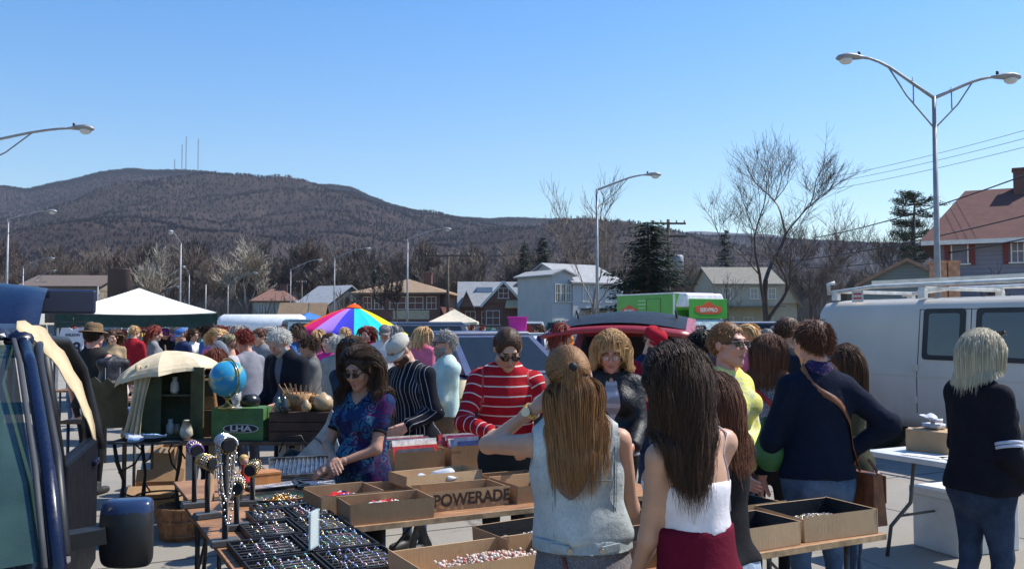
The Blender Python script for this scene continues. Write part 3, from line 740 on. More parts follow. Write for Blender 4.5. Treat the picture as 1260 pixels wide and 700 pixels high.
def sunhat(F_,parent,mat):
    Mx=HMx(F_,(0,-.018,.05),Rx(rad(-6)))
    MB().lathe([(.135,-.012),(.13,-.002),(.088,.004),(.086,.04),(.078,.075),(.05,.088),(.002,.088)],24,0,Mx,sx=1,sy=1.12,cap=False).lathe([(.134,-.014),(.086,-.003)],24,0,Mx,sx=1,sy=1.12,cap=False).build('hat',mat,parent,smooth=True)
def strap(F_,parent,mat,a,b,w=.03,name='strap',bag=None,off=.02,body=None):
    "flat band laid round the torso from shoulder point a to hip point b (fig coordinates)"
    pr=F_.bodyprims(off,('torso',)); pts=[]; a=np.array(a,float)*F_.k; b=np.array(b,float)*F_.k
    for t in np.linspace(0,1,26):
        p=a*(1-t)+b*t
        for _ in range(12):
            dd=[ev(p[None],q)[0] for q in pr]; j=int(np.argmin(dd)); d=dd[j]
            if d>0: break
            e=.004; g=np.array([ev((p+v)[None],pr[j])[0]-ev((p-v)[None],pr[j])[0] for v in(A(e,0,0),A(0,e,0),A(0,0,e))]); p=p-nrm(g)*d*1.05
        pts.append(p)
    pts=[Vector(p) for p in pts]; m=MB(); 
    for i in range(2): pts=[pts[0]]+[(pts[j-1]+pts[j]*2+pts[j+1])/4 for j in range(1,len(pts)-1)]+[pts[-1]]
    c=Vector(F_.chest)*.5+Vector(F_.pel)*.5
    vs=[]
    for j,p in enumerate(pts):
        t=(pts[min(j+1,len(pts)-1)]-pts[max(j-1,0)]).normalized(); ax=F_.waist; n=Vector((p.x-ax[0],p.y-ax[1],0.0001)).normalized(); s_=t.cross(n).normalized(); n=s_.cross(t)
        for a1,b1 in((-1,0),(1,0),(1,.004),(-1,.004)): vs.append(p+s_*a1*w/2+n*b1)
    K=len(pts); fs=[(i*4+j,i*4+(j+1)%4,(i+1)*4+(j+1)%4,(i+1)*4+j) for i in range(K-1) for j in range(4)]
    m.add(vs,fs,0,None,True); return m.build(name,mat,parent)
def person(label,px,d,top,rz,group=None,F_=None,**k):
    "stands a figure at the place the photo shows it"
    H=k.pop('H',None) or (zat(top,d)-.022); x=(px-630)/F*d
    body_kw={q:k.pop(q) for q in list(k) if q in('hands','beard','handopt','res','hres','tor')}
    sk=k.pop('sk','fair'); tops=k.pop('tops',[]); bott=k.pop('bott',None); hr=k.pop('hair',None); ex=k.pop('ex',None); sh=k.pop('shoes',(.03,.03,.03))
    f=Fig(H=H,**k)
    b=bodymesh('person',f,sk,**body_kw); b.location=(x,d,0); b.rotation_euler=(0,0,rad(rz)); tag(b,label,'person',group)
    res=.0125 if d<4 else .014 if d<6.5 else .017
    sd=int(abs(px)*7+d*3)
    for tp in tops:
        e=tp.get('e',.012); sl=tp.get('sleeve',1.93); P=f.bodyprims(e,('torso','arms') if sl else ('torso',),arm_to=sl or 2)
        P=P+tp.get('add',[])
        sub=list(tp.get('subs',[])); K=f.k
        nk=tp.get('neck',.058)
        if nk: sub.append(EL(f.neck+f.up*.045*K+f.fwd*.012,(nk*K,nk*K,.07*K)))
        if tp.get('vneck'): sub.append(RC(f.neck+f.fwd*.10*K-f.up*tp['vneck']*K,f.neck+f.fwd*.07*K,.012*K,.06*K))
        if tp.get('open'):
            w0=tp['open']; sub.append(RC(f.neck+f.fwd*.13*K-f.up*.02*K,f.chest+f.fwd*.16*K,.05*K,.045*K)); sub.append(RC(f.chest+f.fwd*.16*K,f.pel+f.fwd*.19*K-f.up*.15*K,w0*K,w0*1.2*K))
        if not sl:
            for nm in('L','R'): sh_=f.arm[nm][0]; sub.append(EL(sh_+(sh_-f.upch)*.34,(.055*K,.07*K,.085*K)))
        pl=[((0,0,-1),-tp.get('hem',.93)*K)]
        if tp.get('topz'): pl.append(((0,0,1),tp['topz']*K))
        if tp.get('boxy'): bx_=tp['boxy']; P=P+[RC(f.upch-f.up*.02,f.waist-f.up*.02*K,0.142*bx_*K,.137*bx_*K,.66,f.fwd)+(0.0,(f.pel,f.up,f.rt))]
        if tp.get('skirted'): P=P+[RC(f.waist,f.pel-f.up*.12*K,.10*K,.15*K,.8,f.fwd)+(0.0,)]
        garment(tp.get('name','shirt'),tp['mat'],b,P,sub,pl,h=tp.get('h',res),fold=tp.get('fold',.0045),freq=tp.get('freq',1),seed=sd+len(tp),k=tp.get('k',.028))
    if bott:
        e=bott.get('e',.003); P=f.bodyprims(e,('legs',))+f.bodyprims(e,('torso',))[:(2 if bott.get('top',1)>1.05 else 1)]+[q for q in f.bodyprims(e,('torso',)) if q[0]=='el'][:2]
        if bott.get('skirt'): P=P+[RC(f.pel+A(0,0,.02),(f.knee[0]+f.knee[1])/2,.118*f.k,.17*f.k,.8)+(0.0,)]
        garment(bott.get('name','trousers'),bott['mat'],b,P,(),[((0,0,1),bott.get('top',1.01)*f.k),((0,0,-1),-bott.get('hem',.09)*f.k)],h=res*1.15,fold=.004,seed=sd+9)
    if sh is not None and not k.get('noshoe'):
        sm=M('shoe_%d_%d_%d'%tuple(int(q*100) for q in sh),sh,.6)
        for i in(0,1):
            fx=f.feet[i]*A(1,1,0); v,q=field([RC(fx+A(0,-.03,.05),fx+A(0,.14,.035),.042,.036),RC(fx+A(0,-.03,.05),f.feet[i]+A(0,0,.04),.042,.042)],(),[((0,0,-1),-.004)],h=.014,k=.02); npmesh('shoe',v,q,sm,b)
    if hr:
        nm=hr.pop('col'); n=int((hr.pop('n',None) or (1500 if d<4 else 800 if d<6.5 else 480))*1.7); wd=(hr.pop('w',None) or (.0026 if d<4 else .0032 if d<6.5 else .0042))*.62; hr['thick']=hr.get('thick',.02)*.62; hr['length']=hr['length']*(.72 if hr.get('style')=='short' else 1)
        hair(f,hairmat(nm,*HR[nm]),b,n=n,w=wd,seed=sd,colliders=f.bodyprims(.02,('torso',)) if hr.get('style')!='short' else (),**hr)
    if ex: ex(f,b)
    return b,f
# ================================================================ tables, boxes and wares
def gp(px,py,z):
    a=at(px,py,10); o=Vector((0,0,CH)); d=a-o; t=(z-CH)/d.z; return o+d*t
def uv(p): return (p.x*UX.x+p.y*UX.y, p.x*VX.x+p.y*VX.y)
ply=None
def plymat():
    t=NT('weathered_plywood'); c=t.coord(scale=(1.5,14,1)); n=t.noise(c,3.2,6,.7,.8); n2=t.noise(t.coord(),3,4,.6)
    b=t.ramp(n,[(.3,(.20,.085,.035)),(.52,(.36,.18,.085)),(.72,(.47,.27,.14))]); b=t.mix(t.ramp(n2,[(.45,0.0),(.62,.6)]),b,(.13,.06,.03))
    t.l.new(b,t.b.inputs['Base Color']); t.b.inputs['Roughness'].default_value=.6; t.bump(n,.25,.003); return t.m
ply=plymat(); wedge=M('board_edge',(.42,.27,.14),.7,var=.3,scale=14); steel=M('table_steel',(.09,.085,.08),.45,metal=.6,var=.2,scale=30)
def cardmat(name,col):
    t=NT(name); c=t.coord(); n=t.noise(c,5,5,.65); n2=t.noise(t.coord(scale=(1,1,.05)),190,2,.5)
    b=t.ramp(n,[(.3,tuple(x*.78 for x in col)),(.65,col)]); b=t.mix(t.ramp(t.noise(c,22,4,.7),[(.55,0.0),(.75,.35)]),b,tuple(x*.55 for x in col))
    t.l.new(b,t.b.inputs['Base Color']); t.b.inputs['Roughness'].default_value=.85; t.bump(t.math('ADD',n2,n),.3,.003); return t.m
card=cardmat('cardboard',(.40,.245,.125)); card2=cardmat('pale_cardboard',(.50,.33,.18)); blackin=M('black_lining',(.012,.012,.013),.75,var=.2,bump=.3)
def table(u0,u1,v0,v1,z,label,group=None,top=ply,th=.022,legm=steel,rz=GA,org=None,zig=True):
    c=W((u0+u1)/2,(v0+v1)/2) if org is None else org
    L,D_=u1-u0,v1-v0
    t=thing('folding_table',label,'table',c,rz,group)
    MB().box((0,0,z-th/2),(L,D_,th),0).build('table_top',top,t,bevel=.003)
    m=MB(); m.bar((-L/2,-D_/2-.004,z-.014),(L/2,-D_/2-.004,z-.014),.008,.026,0); m.build('edge_strip',wedge if top is ply else top,t)
    long_=L>D_
    for e in(-1,1):
        for f in(-1,1):
            x=e*(L/2-.18) if long_ else f*(L/2-.06); y=f*(D_/2-.06) if long_ else e*(D_/2-.18)
            m=MB(); m.tube([(x,y,z-th),(x,y,.3),(x+(0 if not long_ else e*.03),y+(e*.03 if not long_ else 0),.004)],.0125,8); m.build('leg',legm,t)
        if zig:
            m=MB(); a=(e*(L/2-.18),-D_/2+.06) if long_ else (-L/2+.06,e*(D_/2-.18)); b=(e*(L/2-.18),D_/2-.06) if long_ else (L/2-.06,e*(D_/2-.18))
            m.tube([(a[0],a[1],.22),(b[0],b[1],.22)],.009,6); q=.42
            m.tube([(a[0],(a[1]+b[1])/2 if long_ else a[1],.4),(a[0]*(1-q) if long_ else a[0],(a[1]+b[1])/2 if long_ else a[1]*(1-q),z-th)],.007,6); m.build('brace',legm,t)
    return t
table(.66,1.27,3.05,5.10,.75,'long weathered plywood table covered with jewellery trays beside the dark blue car','tables of the jewellery stall')
table(1.285,3.15,4.10,4.72,.75,'brown folding table holding the open cardboard boxes in front of the red striped sweater','tables of the jewellery stall')
table(.70,3.0,5.16,5.76,.75,'folding table carrying magazines and framed pictures behind the floral blouse','tables of the jewellery stall')
table(1.285,3.40,2.86,3.47,.75,'front folding table with black lined jewellery boxes, nearest the camera','tables of the jewellery stall')
# steel A-frames under the powerade table, seen against the ground
o=thing('trestle_frame','crossed steel trestle legs under the table with the printed carton','trestle',W(2.05,4.22),GA)
for x0,x1 in((-.62,-.42),(-.12,-.42),(.0,.28),(.56,.28)):
    MB().bar((x0*.9,0,.01),(x1*.9,.0,.72),.022,.03).build('strut',steel,o)
def cbox(u,v,w,d,h,rz=0,mat=card,z=.752,inner=None,label='open shallow cardboard box',th=.004,cat='box',flare=.0,group='cardboard boxes on the tables',flaps=True,name='cardboard_box'):
    c=W(u,v,z); t=thing(name,label,cat,c,GA+rad(rz),group)
    im=inner or mat; x,y=w/2,d/2; f=flare
    m=MB(); m.box((0,0,th/2),(w,d,th),0)
    r=random.Random(int(u*1000+v*77))
    for sx,sy in((0,-1),(0,1),(-1,0),(1,0)):
        hh=h*(1+r.uniform(-.07,.07)); tl=r.uniform(-.01,.012)
        if sx==0:
            a=[(-x,sy*y,th),(x,sy*y,th),(x+f,sy*(y+tl),hh),(-x-f,sy*(y+tl),hh+r.uniform(-.004,.004))]; q=(0,-sy*th,0)
        else:
            a=[(sx*x,-y,th),(sx*x,y,th),(sx*(x+tl),y+f,hh),(sx*(x+tl),-y-f,hh)]; q=(-sx*th,0,0)
        b=[(p[0]+q[0],p[1]+q[1],p[2]-.001) for p in a]
        m.add(a+b,[(0,1,2,3),(0,4,5,1),(2,6,7,3),(1,5,6,2),(3,7,4,0)],0); m.add([(p[0]+q[0]*1.01,p[1]+q[1]*1.01,p[2]-.001) for p in a],[(0,3,2,1)],1)
        # folded corner flap
    m.box((0,0,th+.0015),(w-.012,d-.012,.001),1)
    m.build('box_walls',[mat,im],t)
    if flaps:
        MB().box((x-.035,-y+.009,h*.5),(.06,.004,h*.9),0).build('corner_flap',[mat],t); MB().box((-x+.035,-y+.009,h*.48),(.06,.004,h*.86),0).build('corner_flap',[mat],t)
    return t
def text(s,size,mat,parent,M_,ext=.0008,name='lettering',bold=0,sx=1.0,align='CENTER'):
    c=D.curves.new(name,'FONT'); c.body=s; c.size=size; c.extrude=ext; c.align_x=align; c.align_y='CENTER'; c.offset=bold
    tmp=D.objects.new(name,c); COL.objects.link(tmp); bpy.context.view_layer.update()
    me=D.meshes.new_from_object(tmp.evaluated_get(bpy.context.evaluated_depsgraph_get())); D.objects.remove(tmp)
    me.materials.clear(); me.materials.append(mat)
    o=D.objects.new(name,me); COL.objects.link(o); o.parent=parent; o.matrix_local=M_@Matrix.Diagonal((sx,1,1,1))
    return o
FACE=Rx(rad(90))   # text standing up, read from -y
# the printed carton
t=cbox(1.945,4.36,.46,.28,.095,0,label='open brown carton printed POWERADE in dark capitals',mat=card)
ink=M('dark_ink',(.035,.02,.015),.8,var=.2)
text('POWERADE',.085,ink,t,T(.02,-.1425,.05)@FACE,bold=.0022,sx=.95)
cbox(1.50,4.235,.42,.24,.095,-1,label='open carton with white papers and a red packet at the corner of the table',flare=.004)
cbox(1.37,4.52,.32,.27,.10,4,label='open carton with purple and red packets on the far side')
cbox(1.67,4.60,.25,.22,.08,-3,label='small carton with white papers behind the printed carton')
cbox(1.95,4.635,.44,.2,.075,2,label='carton holding up the shallow tray behind the printed carton')
cbox(1.93,4.62,.47,.22,.055,5,z=.832,label='shallow cardboard tray stacked on the far carton with clear bags',mat=card2)
cbox(2.36,4.36,.30,.30,.09,3,label='empty open carton right of the printed carton')
cbox(2.38,4.62,.30,.17,.085,-4,label='narrow carton behind the empty one beside the denim jacket')
cbox(2.75,4.40,.34,.34,.10,6,label='deep carton in front of the blonde woman')
cbox(1.45,3.07,.58,.30,.10,1,label='pale carton full of shell and bead necklaces at the bottom edge',mat=card2,flare=.006)
cbox(1.86,3.30,.50,.28,.11,5,label='black lined carton with silver chains left of the denim jacket',inner=blackin)
cbox(2.20,3.02,.36,.28,.09,0,label='black lined carton between the denim jacket and the camisole',inner=blackin)
cbox(2.70,3.01,.40,.27,.10,2,label='black lined carton holding silver boxes beside the pale jeans',inner=blackin,mat=card2)
cbox(3.16,3.04,.43,.32,.105,-3,label='black lined carton with chain tangle at the table end',inner=blackin,mat=card2)
cbox(2.55,3.32,.34,.26,.09,2,label='black lined carton of brass trinkets behind the silver boxes',inner=blackin)
cbox(2.95,3.34,.40,.27,.10,3,label='black lined carton with gold coins in front of the blue jeans',inner=blackin)
# magazines upright in boxes
magc=[(.7,.68,.64),(.6,.05,.05),(.05,.1,.3),(.75,.7,.6),(.1,.1,.12),(.55,.5,.42),(.3,.05,.12),(.8,.8,.78),(.2,.3,.45)]
mags=[M('magazine_%d'%i,c,.4,var=.25,scale=30) for i,c in enumerate(magc)]
def magbox(u,v,rz,label,n=16,w=.30,seed=1):
    t=cbox(u,v,w,.30,.16,rz,label=label,group='magazine boxes'); r=random.Random(seed)
    protos=[]
    for i in range(n):
        y=-.13+.26*i/(n-1); a=r.uniform(-.28,.02); m=MB(); Mx=T(r.uniform(-.012,.012),y,.01)@Rx(a)@Rz(r.uniform(-.05,.05)); hh=r.uniform(.17,.215)
        m.box((0,0,hh/2),(w-.04,.008,hh),0,Mx); m.box((0,-.0045,hh*.78),(w-.09,.001,hh*.22),1,Mx); m.box((0,-.0045,hh*.4),(w-.13,.001,hh*.3),2,Mx)
        k=r.randrange(9); o=m.build('magazine',[mags[k],mags[(k+3)%9],mags[(k+5)%9]]); o.matrix_world=t.matrix_basis@Matrix.Identity(4)
        o.location=t.location; o.rotation_euler=t.rotation_euler
        tag(o,'thin magazine filed upright in the '+label.split(' with')[0],'magazine','magazines filed in boxes')
magbox(2.08,5.40,2,'left magazine box with a tan front',15,.34,4)
magbox(2.46,5.36,-4,'right magazine box with torn corner',16,.32,5)
magbox(2.80,5.42,3,'far magazine box behind the red sweater',12,.28,6)
for i,(u,v,rz,c) in enumerate([(2.06,5.55,6,0),(1.78,5.38,14,3),(2.5,5.6,-10,7),(1.72,5.6,2,4)]):
    m=MB(); r=random.Random(i)
    for k in range(4): m.box((r.uniform(-.01,.01),r.uniform(-.01,.01),.006+k*.011),(.22,.29,.010),k%3,Rz(r.uniform(-.1,.1)))
    o=m.build('magazine_stack',[mags[(c+j*2)%9] for j in range(3)]); o.location=W(u,v,.752); o.rotation_euler=(0,0,GA+rad(rz))
    tag(o,['stack of pale magazines under the red sweater','stack of cream magazines behind the shallow tray','stack of white topped magazines behind the right magazine box','stack of dark magazines beside the floral blouse'][i],'magazines')
# packets, papers and trinkets lying in cartons
def pile(name,u,v,z,w,d,n,mats,label,cat,kind='chips',rz=0,s=1.0,seed=1,group=None):
    r=random.Random(seed); m=MB()
    for i in range(n):
        x=r.gauss(0,w/4.2); y=r.gauss(0,d/4.2); x=max(-w/2,min(w/2,x)); y=max(-d/2,min(d/2,y)); zz=.006+.028*max(0,1-((x/w)**2+(y/d)**2)*7)*r.random(); k=r.randrange(len(mats))
        R_=T(x,y,zz)@Rz(r.uniform(0,6.3))@Rx(r.uniform(-.5,.5))@Ry(r.uniform(-.5,.5))
        if kind=='chips': m.box((0,0,0),(.05*s*r.uniform(.5,1.3),.035*s*r.uniform(.5,1.3),.004*s),k,R_)
        elif kind=='beads': m.ball((0,0,0),.0065*s*r.uniform(.7,1.3),6,k,R_)
        else: m.tube([(.009*s*math.cos(a),.009*s*math.sin(a),0) for a in np.linspace(0,6.28,8)],.0018*s,4,k,R_,cap=False)
    o=m.build(name,mats); o.location=W(u,v,z+.004); o.rotation_euler=(0,0,GA+rad(rz)); tag(o,label,cat,group,kind='stuff' if n>60 else None); return o
white=M('white_paper',(.72,.70,.66),.7,var=.08); redp=M('red_packet',(.55,.02,.02),.35,var=.1); purp=M('purple_packet',(.12,.06,.35),.35,var=.2); silver=M('silver',(.6,.6,.62),.25,metal=1,var=.1); brass=M('brass',(.55,.36,.12),.3,metal=1,var=.2)
pearl=M('pearl_bead',(.6,.52,.44),.35,var=.15); bone=M('bone_bead',(.5,.36,.26),.5,var=.2); teal=M('turquoise',(.05,.35,.38),.35,var=.2); pinkb=M('coral_bead',(.5,.16,.12),.4,var=.2); plastic=M('clear_plastic',(.75,.78,.8),.15,var=.05,spec=.8,alpha=.75,bump=.6,bscale=25)
pile('paper_scraps',1.5,4.23,.79,.36,.19,40,[white,white,redp,pearl],'white paper scraps and red packet in the corner carton','paper',seed=3)
pile('packets',1.37,4.5,.80,.26,.22,34,[purp,white,redp,white],'purple and white packets in the far carton','packets',seed=4)
pile('papers',1.67,4.6,.756,.2,.17,20,[white,card2],'white papers in the small carton','papers',seed=5)
pile('bead_necklaces',1.5,3.04,.805,.40,.20,520,[pearl,bone,pinkb,pearl],'tangle of shell and bead necklaces in pale carton','necklaces','beads',seed=6,s=1.15)
pile('silver_chains',1.86,3.28,.80,.40,.2,320,[silver,pearl,white],'silver chains lying in the black lined carton','chains','rings',seed=7)
pile('chain_tangle',3.16,3.04,.79,.3,.2,260,[silver,brass,pearl],'tangled chains at the end of the front table','chains','rings',seed=8)
pile('gold_coins',2.95,3.32,.79,.26,.17,240,[brass,brass,pearl],'heap of brassy trinkets in the back carton','trinkets','rings',seed=9)
pile('brass_trinkets',2.55,3.32,.758,.26,.17,200,[brass,bone],'brown and brass trinkets near the cardigan','trinkets','rings',seed=10)
pile('silver_bracelets',2.2,3.0,.758,.26,.2,200,[silver,brass],'bracelets in the carton between the two girls','bracelets','rings',seed=12)
for i,(u,v,rz,dm) in enumerate([(2.66,3.0,20,(.07,.13,.03)),(2.80,3.04,12,(.10,.09,.022))]):
    o=MB().box((0,0,dm[2]/2),dm,0).box((0,0,dm[2]+.0015),(dm[0]*.8,dm[1]*.85,.002),1).build('trinket_case',[M('silver_case',(.45,.45,.47),.3,metal=.7,var=.1),white],bevel=.003)
    o.location=W(u,v,.757); o.rotation_euler=(0,0,GA+rad(rz)); tag(o,['slim silver case lying in the black lined carton','flat white topped case lying next to the slim silver one'][i],'case')
def crumple(name,c,r,mat,label,cat,seed=1,sc=(1,1,.6)):
    rr=np.random.RandomState(seed); pr=[EL(A(*(rr.normal(size=3)*r*.35)),tuple(r*rr.uniform(.35,.8,3)*np.array(sc))) for _ in range(7)]
    v,f=field(pr,(),[((0,0,-1),.0*r)],h=r/9,k=r*.2); N=vnormals(v,f); v=folds(v,N,r*.10,seed,.35/r*.2)
    v[:,2]-=v[:,2].min(); o=npmesh(name,v,f,mat); o.location=c; return tag(o,label,cat)
crumple('plastic_bag',W(1.98,4.62,.842),.075,plastic,'small clear plastic bag in the shallow tray','bag',1)
crumple('plastic_bag',W(1.84,4.62,.842),.05,plastic,'crumpled clear bag at the left end of the shallow tray','bag',2)
crumple('plastic_bag',W(2.55,4.62,.752),.10,plastic,'clear plastic bag of parts left of the denim jacket','bag',3)
# ---------------------------------------------------------------- ring trays
trayb=M('black_velvet',(.010,.010,.012),.95,var=.25,scale=60,sheen=.3); gemc=[(.6,.62,.66),(.15,.25,.5),(.4,.1,.15),(.12,.42,.4),(.7,.52,.2),(.4,.32,.6),(.75,.70,.62)]
gems=[M('gem_%d'%i,c,.12,var=0,spec=.9) for i,c in enumerate(gemc)]
ringp=[]
for i in range(10):
    mt=gold if i%2 else silver; m=MB(); m.tube([(.0085*math.cos(a),0,.0085+.0085*math.sin(a)) for a in np.linspace(0,6.283,11)],.0016,5,0,cap=False); m.ball((0,0,.019),(.0052,.0045,.004),6,1)
    me=m.build('ring',[mt,gems[i%7]]); ringp.append(me)
rc=0; firstused=[False]*10
def tray(u0,u1,v0,v1,nu,nv,label,palette,skip=.12,seed=0):
    global rc
    u,v=(u0+u1)/2,(v0+v1)/2; w,d=u1-u0-.008,v1-v0-.008
    t=thing('ring_tray',label,'tray',W(u,v,.752),GA,'black jewellery trays')
    m=MB(); m.box((0,0,.005),(w,d,.01),0)
    for s in(-1,1): m.box((s*(w/2-.004),0,.019),(.008,d,.022),0); m.box((0,s*(d/2-.004),.0188),(w-.017,.008,.0215),0)
    m.build('tray_rim',M('tray_black',(.012,.012,.013),.5,var=.2),t,bevel=.002)
    m=MB()
    for j in range(nv): m.tube([(-w/2+.012,-d/2+.02+(d-.04)*(j+.5)/nv,.014),(w/2-.012,-d/2+.02+(d-.04)*(j+.5)/nv,.014)],.0075,8,0,flat=.8)
    m.build('velvet_rolls',trayb,t)
    r=random.Random(seed)
    for j in range(nv):
        for i in range(nu):
            if r.random()<skip or rc>=290: continue
            k=palette[r.randrange(len(palette))]; x=-w/2+.022+(w-.044)*(i+.5)/nu+r.uniform(-.003,.003); y=-d/2+.02+(d-.04)*(j+.5)/nv
            p=Rz(GA)@Vector((x,y,.012)); loc=W(u,v,.752)+p
            if not firstused[k]: o=ringp[k]; firstused[k]=True
            else: o=ringp[k].copy(); COL.objects.link(o)
            o.location=loc; o.rotation_euler=(r.uniform(-.25,.1),r.uniform(-.2,.2),GA+r.uniform(-.7,.7)); s=r.uniform(.95,1.35); o.scale=(s,s,s)
            tag(o,'small finger ring standing in the '+label.split(' with')[0],'ring','rings in the '+label.split(' with')[0]); rc+=1
tray(.93,1.27,4.55,4.70,9,3,'long narrow ring tray with pale stones farthest up the table',[0,6,3,9],seed=1)
tray(.88,1.07,4.29,4.53,5,5,'small square ring tray with gilt rings on the left',[1,4,2,6],seed=2)
tray(1.075,1.265,4.29,4.53,5,6,'small square ring tray with silver rings on the right',[0,6,9],seed=3)
tray(.80,1.03,3.97,4.27,5,6,'half filled ring tray with mixed rings',[1,2,4,0],.3,seed=4)
tray(1.035,1.265,3.97,4.27,5,7,'ring tray with brass and pearl rings in rows',[4,1,7,6],.15,seed=5)
tray(.69,.97,3.62,3.95,5,6,'ring tray with sparse coloured stones in the middle left',[0,5,2,6],.3,seed=6)
tray(.975,1.265,3.62,3.95,7,8,'large ring tray with blue and gold stones',[1,8,3,2,4],.06,seed=7)
tray(.69,.97,3.27,3.60,6,7,'ring tray with teal stones nearest the acrylic stand',[3,0,5,8],.1,seed=8)
tray(.975,1.265,3.27,3.60,6,7,'ring tray with violet stones in the table corner',[5,1,8,2],.1,seed=9)
for i,o in enumerate(ringp):
    if not firstused[i]: D.objects.remove(o)
# acrylic stand with cards
t=thing('display_stand','clear acrylic card stand among the ring trays','display stand',W(.99,3.66,.785),GA+rad(-38))
MB().box((0,0,.075),(.012,.085,.15),0).build('acrylic_sleeve',M('acrylic',(.75,.9,.9),.04,var=0,alpha=.35,spec=.8),t,bevel=.001)
m=MB(); r=random.Random(3)
for a in range(7):
    for b in range(3): m.tube([(-.008,-.028+b*.027+.006*math.cos(q),.02+a*.019+.006*math.sin(q)) for q in np.linspace(0,6.28,7)],.0013,4,0,cap=False)
m.box((.0,0,.075),(.003,.078,.142),1); m.build('earring_card',[silver,M('pale_card',(.6,.62,.6),.6,var=.1)],t)
# ---------------------------------------------------------------- bracelet bars
vel=M('stand_velvet',(.008,.008,.009),.9,var=.2,sheen=.4)
def tbar(u,v,h,label,brac=6,rz=0,r0=.027,L=.20,neck=0):
    t=thing('bracelet_stand',label,'jewellery stand',W(u,v,.752),GA+rad(rz),'bracelet stands')
    MB().box((0,0,.012),(.13,.10,.024),0,top=(.85,.8)).build('base',vel,t,bevel=.004)
    MB().cyl((0,0,.024),(0,0,h-r0),.013,n=10).build('post',vel,t)
    MB().cyl((0,-L/2,h),(0,L/2,h),r0,n=18).build('roll',vel,t,smooth=None)
    rr=random.Random(int(u*99+v*37))
    for i in range(brac):
        y=-L/2+.022+i*(L-.04)/max(1,brac-1); m=MB(); R_=r0+.006; mt=[silver,gold,brass,M('enamel_violet',(.2,.05,.4),.3,var=.2),pearl][rr.randrange(5)]
        if rr.random()<.5:
            for k in range(16): a=k*math.pi/8; m.ball((R_*math.cos(a),0,h-.002+R_*math.sin(a)),.0055,6)
        else: m.lathe([(R_-.002,-.006),(R_+.002,-.005),(R_+.002,.005),(R_-.002,.006)],16,0,T(0,0,h-.002)@Rx(rad(90)),cap=False)
        o=m.build('bracelet',mt); o.location=t.location+Rz(t.rotation_euler[2])@Vector((0,y,0)); o.rotation_euler=(0,0,t.rotation_euler[2])
        tag(o,'bracelet pushed over the '+label.split(' with')[0],'bracelet','bracelets on the '+label.split(' with')[0])
    for i in range(neck):
        y=-L/2+.02+i*(L-.04)/max(1,neck-1); ln=rr.uniform(.2,.34); m=MB(); pts=[]
        for q in np.linspace(0,1,22):
            a=q*2*math.pi; pts.append(Vector(((r0+.009)*math.sin(a)*(1 if math.cos(a)>0 else .8),y+rr.uniform(-.002,.002),h+(r0+.008)*math.cos(a) if math.cos(a)>0 else h+ln*math.cos(a))))
        if i%2: m.tube(pts,.003,5,0,cap=False)
        else:
            for p,q2 in zip(pts[:-1],pts[1:]):
                for f in(0,.5): m.ball(p*(1-f)+q2*f,.0065,6)
        o=m.build('necklace',[silver,pearl,silver,brass][i%4]); o.location=t.location; o.rotation_euler=t.rotation_euler
        tag(o,'long necklace hung over the '+label.split(' with')[0],'necklace','necklaces on the tallest stand')
tbar(.70,4.02,.43,'tallest black velvet stand with long silver necklaces',3,neck=7,L=.17)
tbar(.80,4.30,.20,'short velvet stand with bracelets beside the square tray',5,rz=-12)
tbar(.72,4.62,.27,'middle velvet stand with gilt bangles left of the trays',6,rz=8)
tbar(.70,4.92,.30,'rear velvet stand with beaded bracelets by the wooden bookends',7)
tbar(.98,4.84,.19,'low velvet stand with a thick silver bangle near the gold dish',5,rz=-20)
# gold dish, bookends, doll, orange box
o=MB().lathe([(.001,.004),(.09,.006),(.135,.022),(.14,.026),(.132,.020),(.09,.003),(.001,.001)],28,0,None,sx=1.15,sy=.7,cap=False).build('dish',brass,smooth=True); o.location=W(1.13,4.85,.753); o.rotation_euler=(0,0,GA); tag(o,'oval gold dish heaped with chains behind the ring trays','dish')
pile('chain_heap',1.13,4.85,.76,.2,.12,150,[gold,brass,silver],'chains heaped on the oval gold dish','chains','rings',seed=14)
for i,(u,v) in enumerate([(.80,5.02),(.93,5.04)]):
    o=MB().prism([(-.05,0),(.05,0),(.05,.10),(.035,.135),(0,.15),(-.035,.135),(-.05,.10)],.018,0).build('bookend',M('bookend_wood',(.42,.26,.14),.6,var=.2,scale=12),bevel=.003); o.location=W(u,v,.752); o.rotation_euler=(0,0,GA+rad(60-30*i)); tag(o,['round topped wooden bookend at the far table corner','round topped wooden bookend nearer the small doll'][i],'bookend')
t=thing('doll','small blond doll in a red dress on the jewellery table','doll',W(1.02,5.28,.752),GA+rad(200))
v_,f_=field([EL((0,0,.165),(.024,.024,.028)),RC((0,0,.08),(0,0,.14),.024,.013),RC((-.012,0,.0),(-.012,0,.08),.008,.012),RC((.012,0,0),(.012,0,.08),.008,.012),RC((-.015,0,.13),(-.045,.01,.09),.008,.006),RC((.015,0,.13),(.045,.01,.09),.008,.006)],h=.004,k=.01); npmesh('body',v_,f_,skin('skin_fair',SK['fair']),t)
v_,f_=field([RC((0,0,.05),(0,0,.135),.034,.020)],(),[((0,0,-1),-.045)],h=.004,k=.01); npmesh('dress',v_,f_,redp,t)
v_,f_=field([EL((0,-.004,.175),(.028,.027,.026))],[EL((0,.03,.16),(.022,.02,.025))],h=.004,k=.01); npmesh('hair',v_,f_,M('doll_hair',(.55,.35,.1),.6),t)
t=thing('wooden_box','orange wooden cigar box behind the doll','box',W(1.16,5.42,.752),GA+rad(10)); ow=M('orange_wood',(.5,.2,.06),.5,var=.2,scale=10)
MB().box((0,0,.03),(.17,.12,.06),0).build('box_body',ow,t,bevel=.002); MB().box((0,0,.068),(.176,.126,.014),0).build('lid',ow,t,bevel=.002)
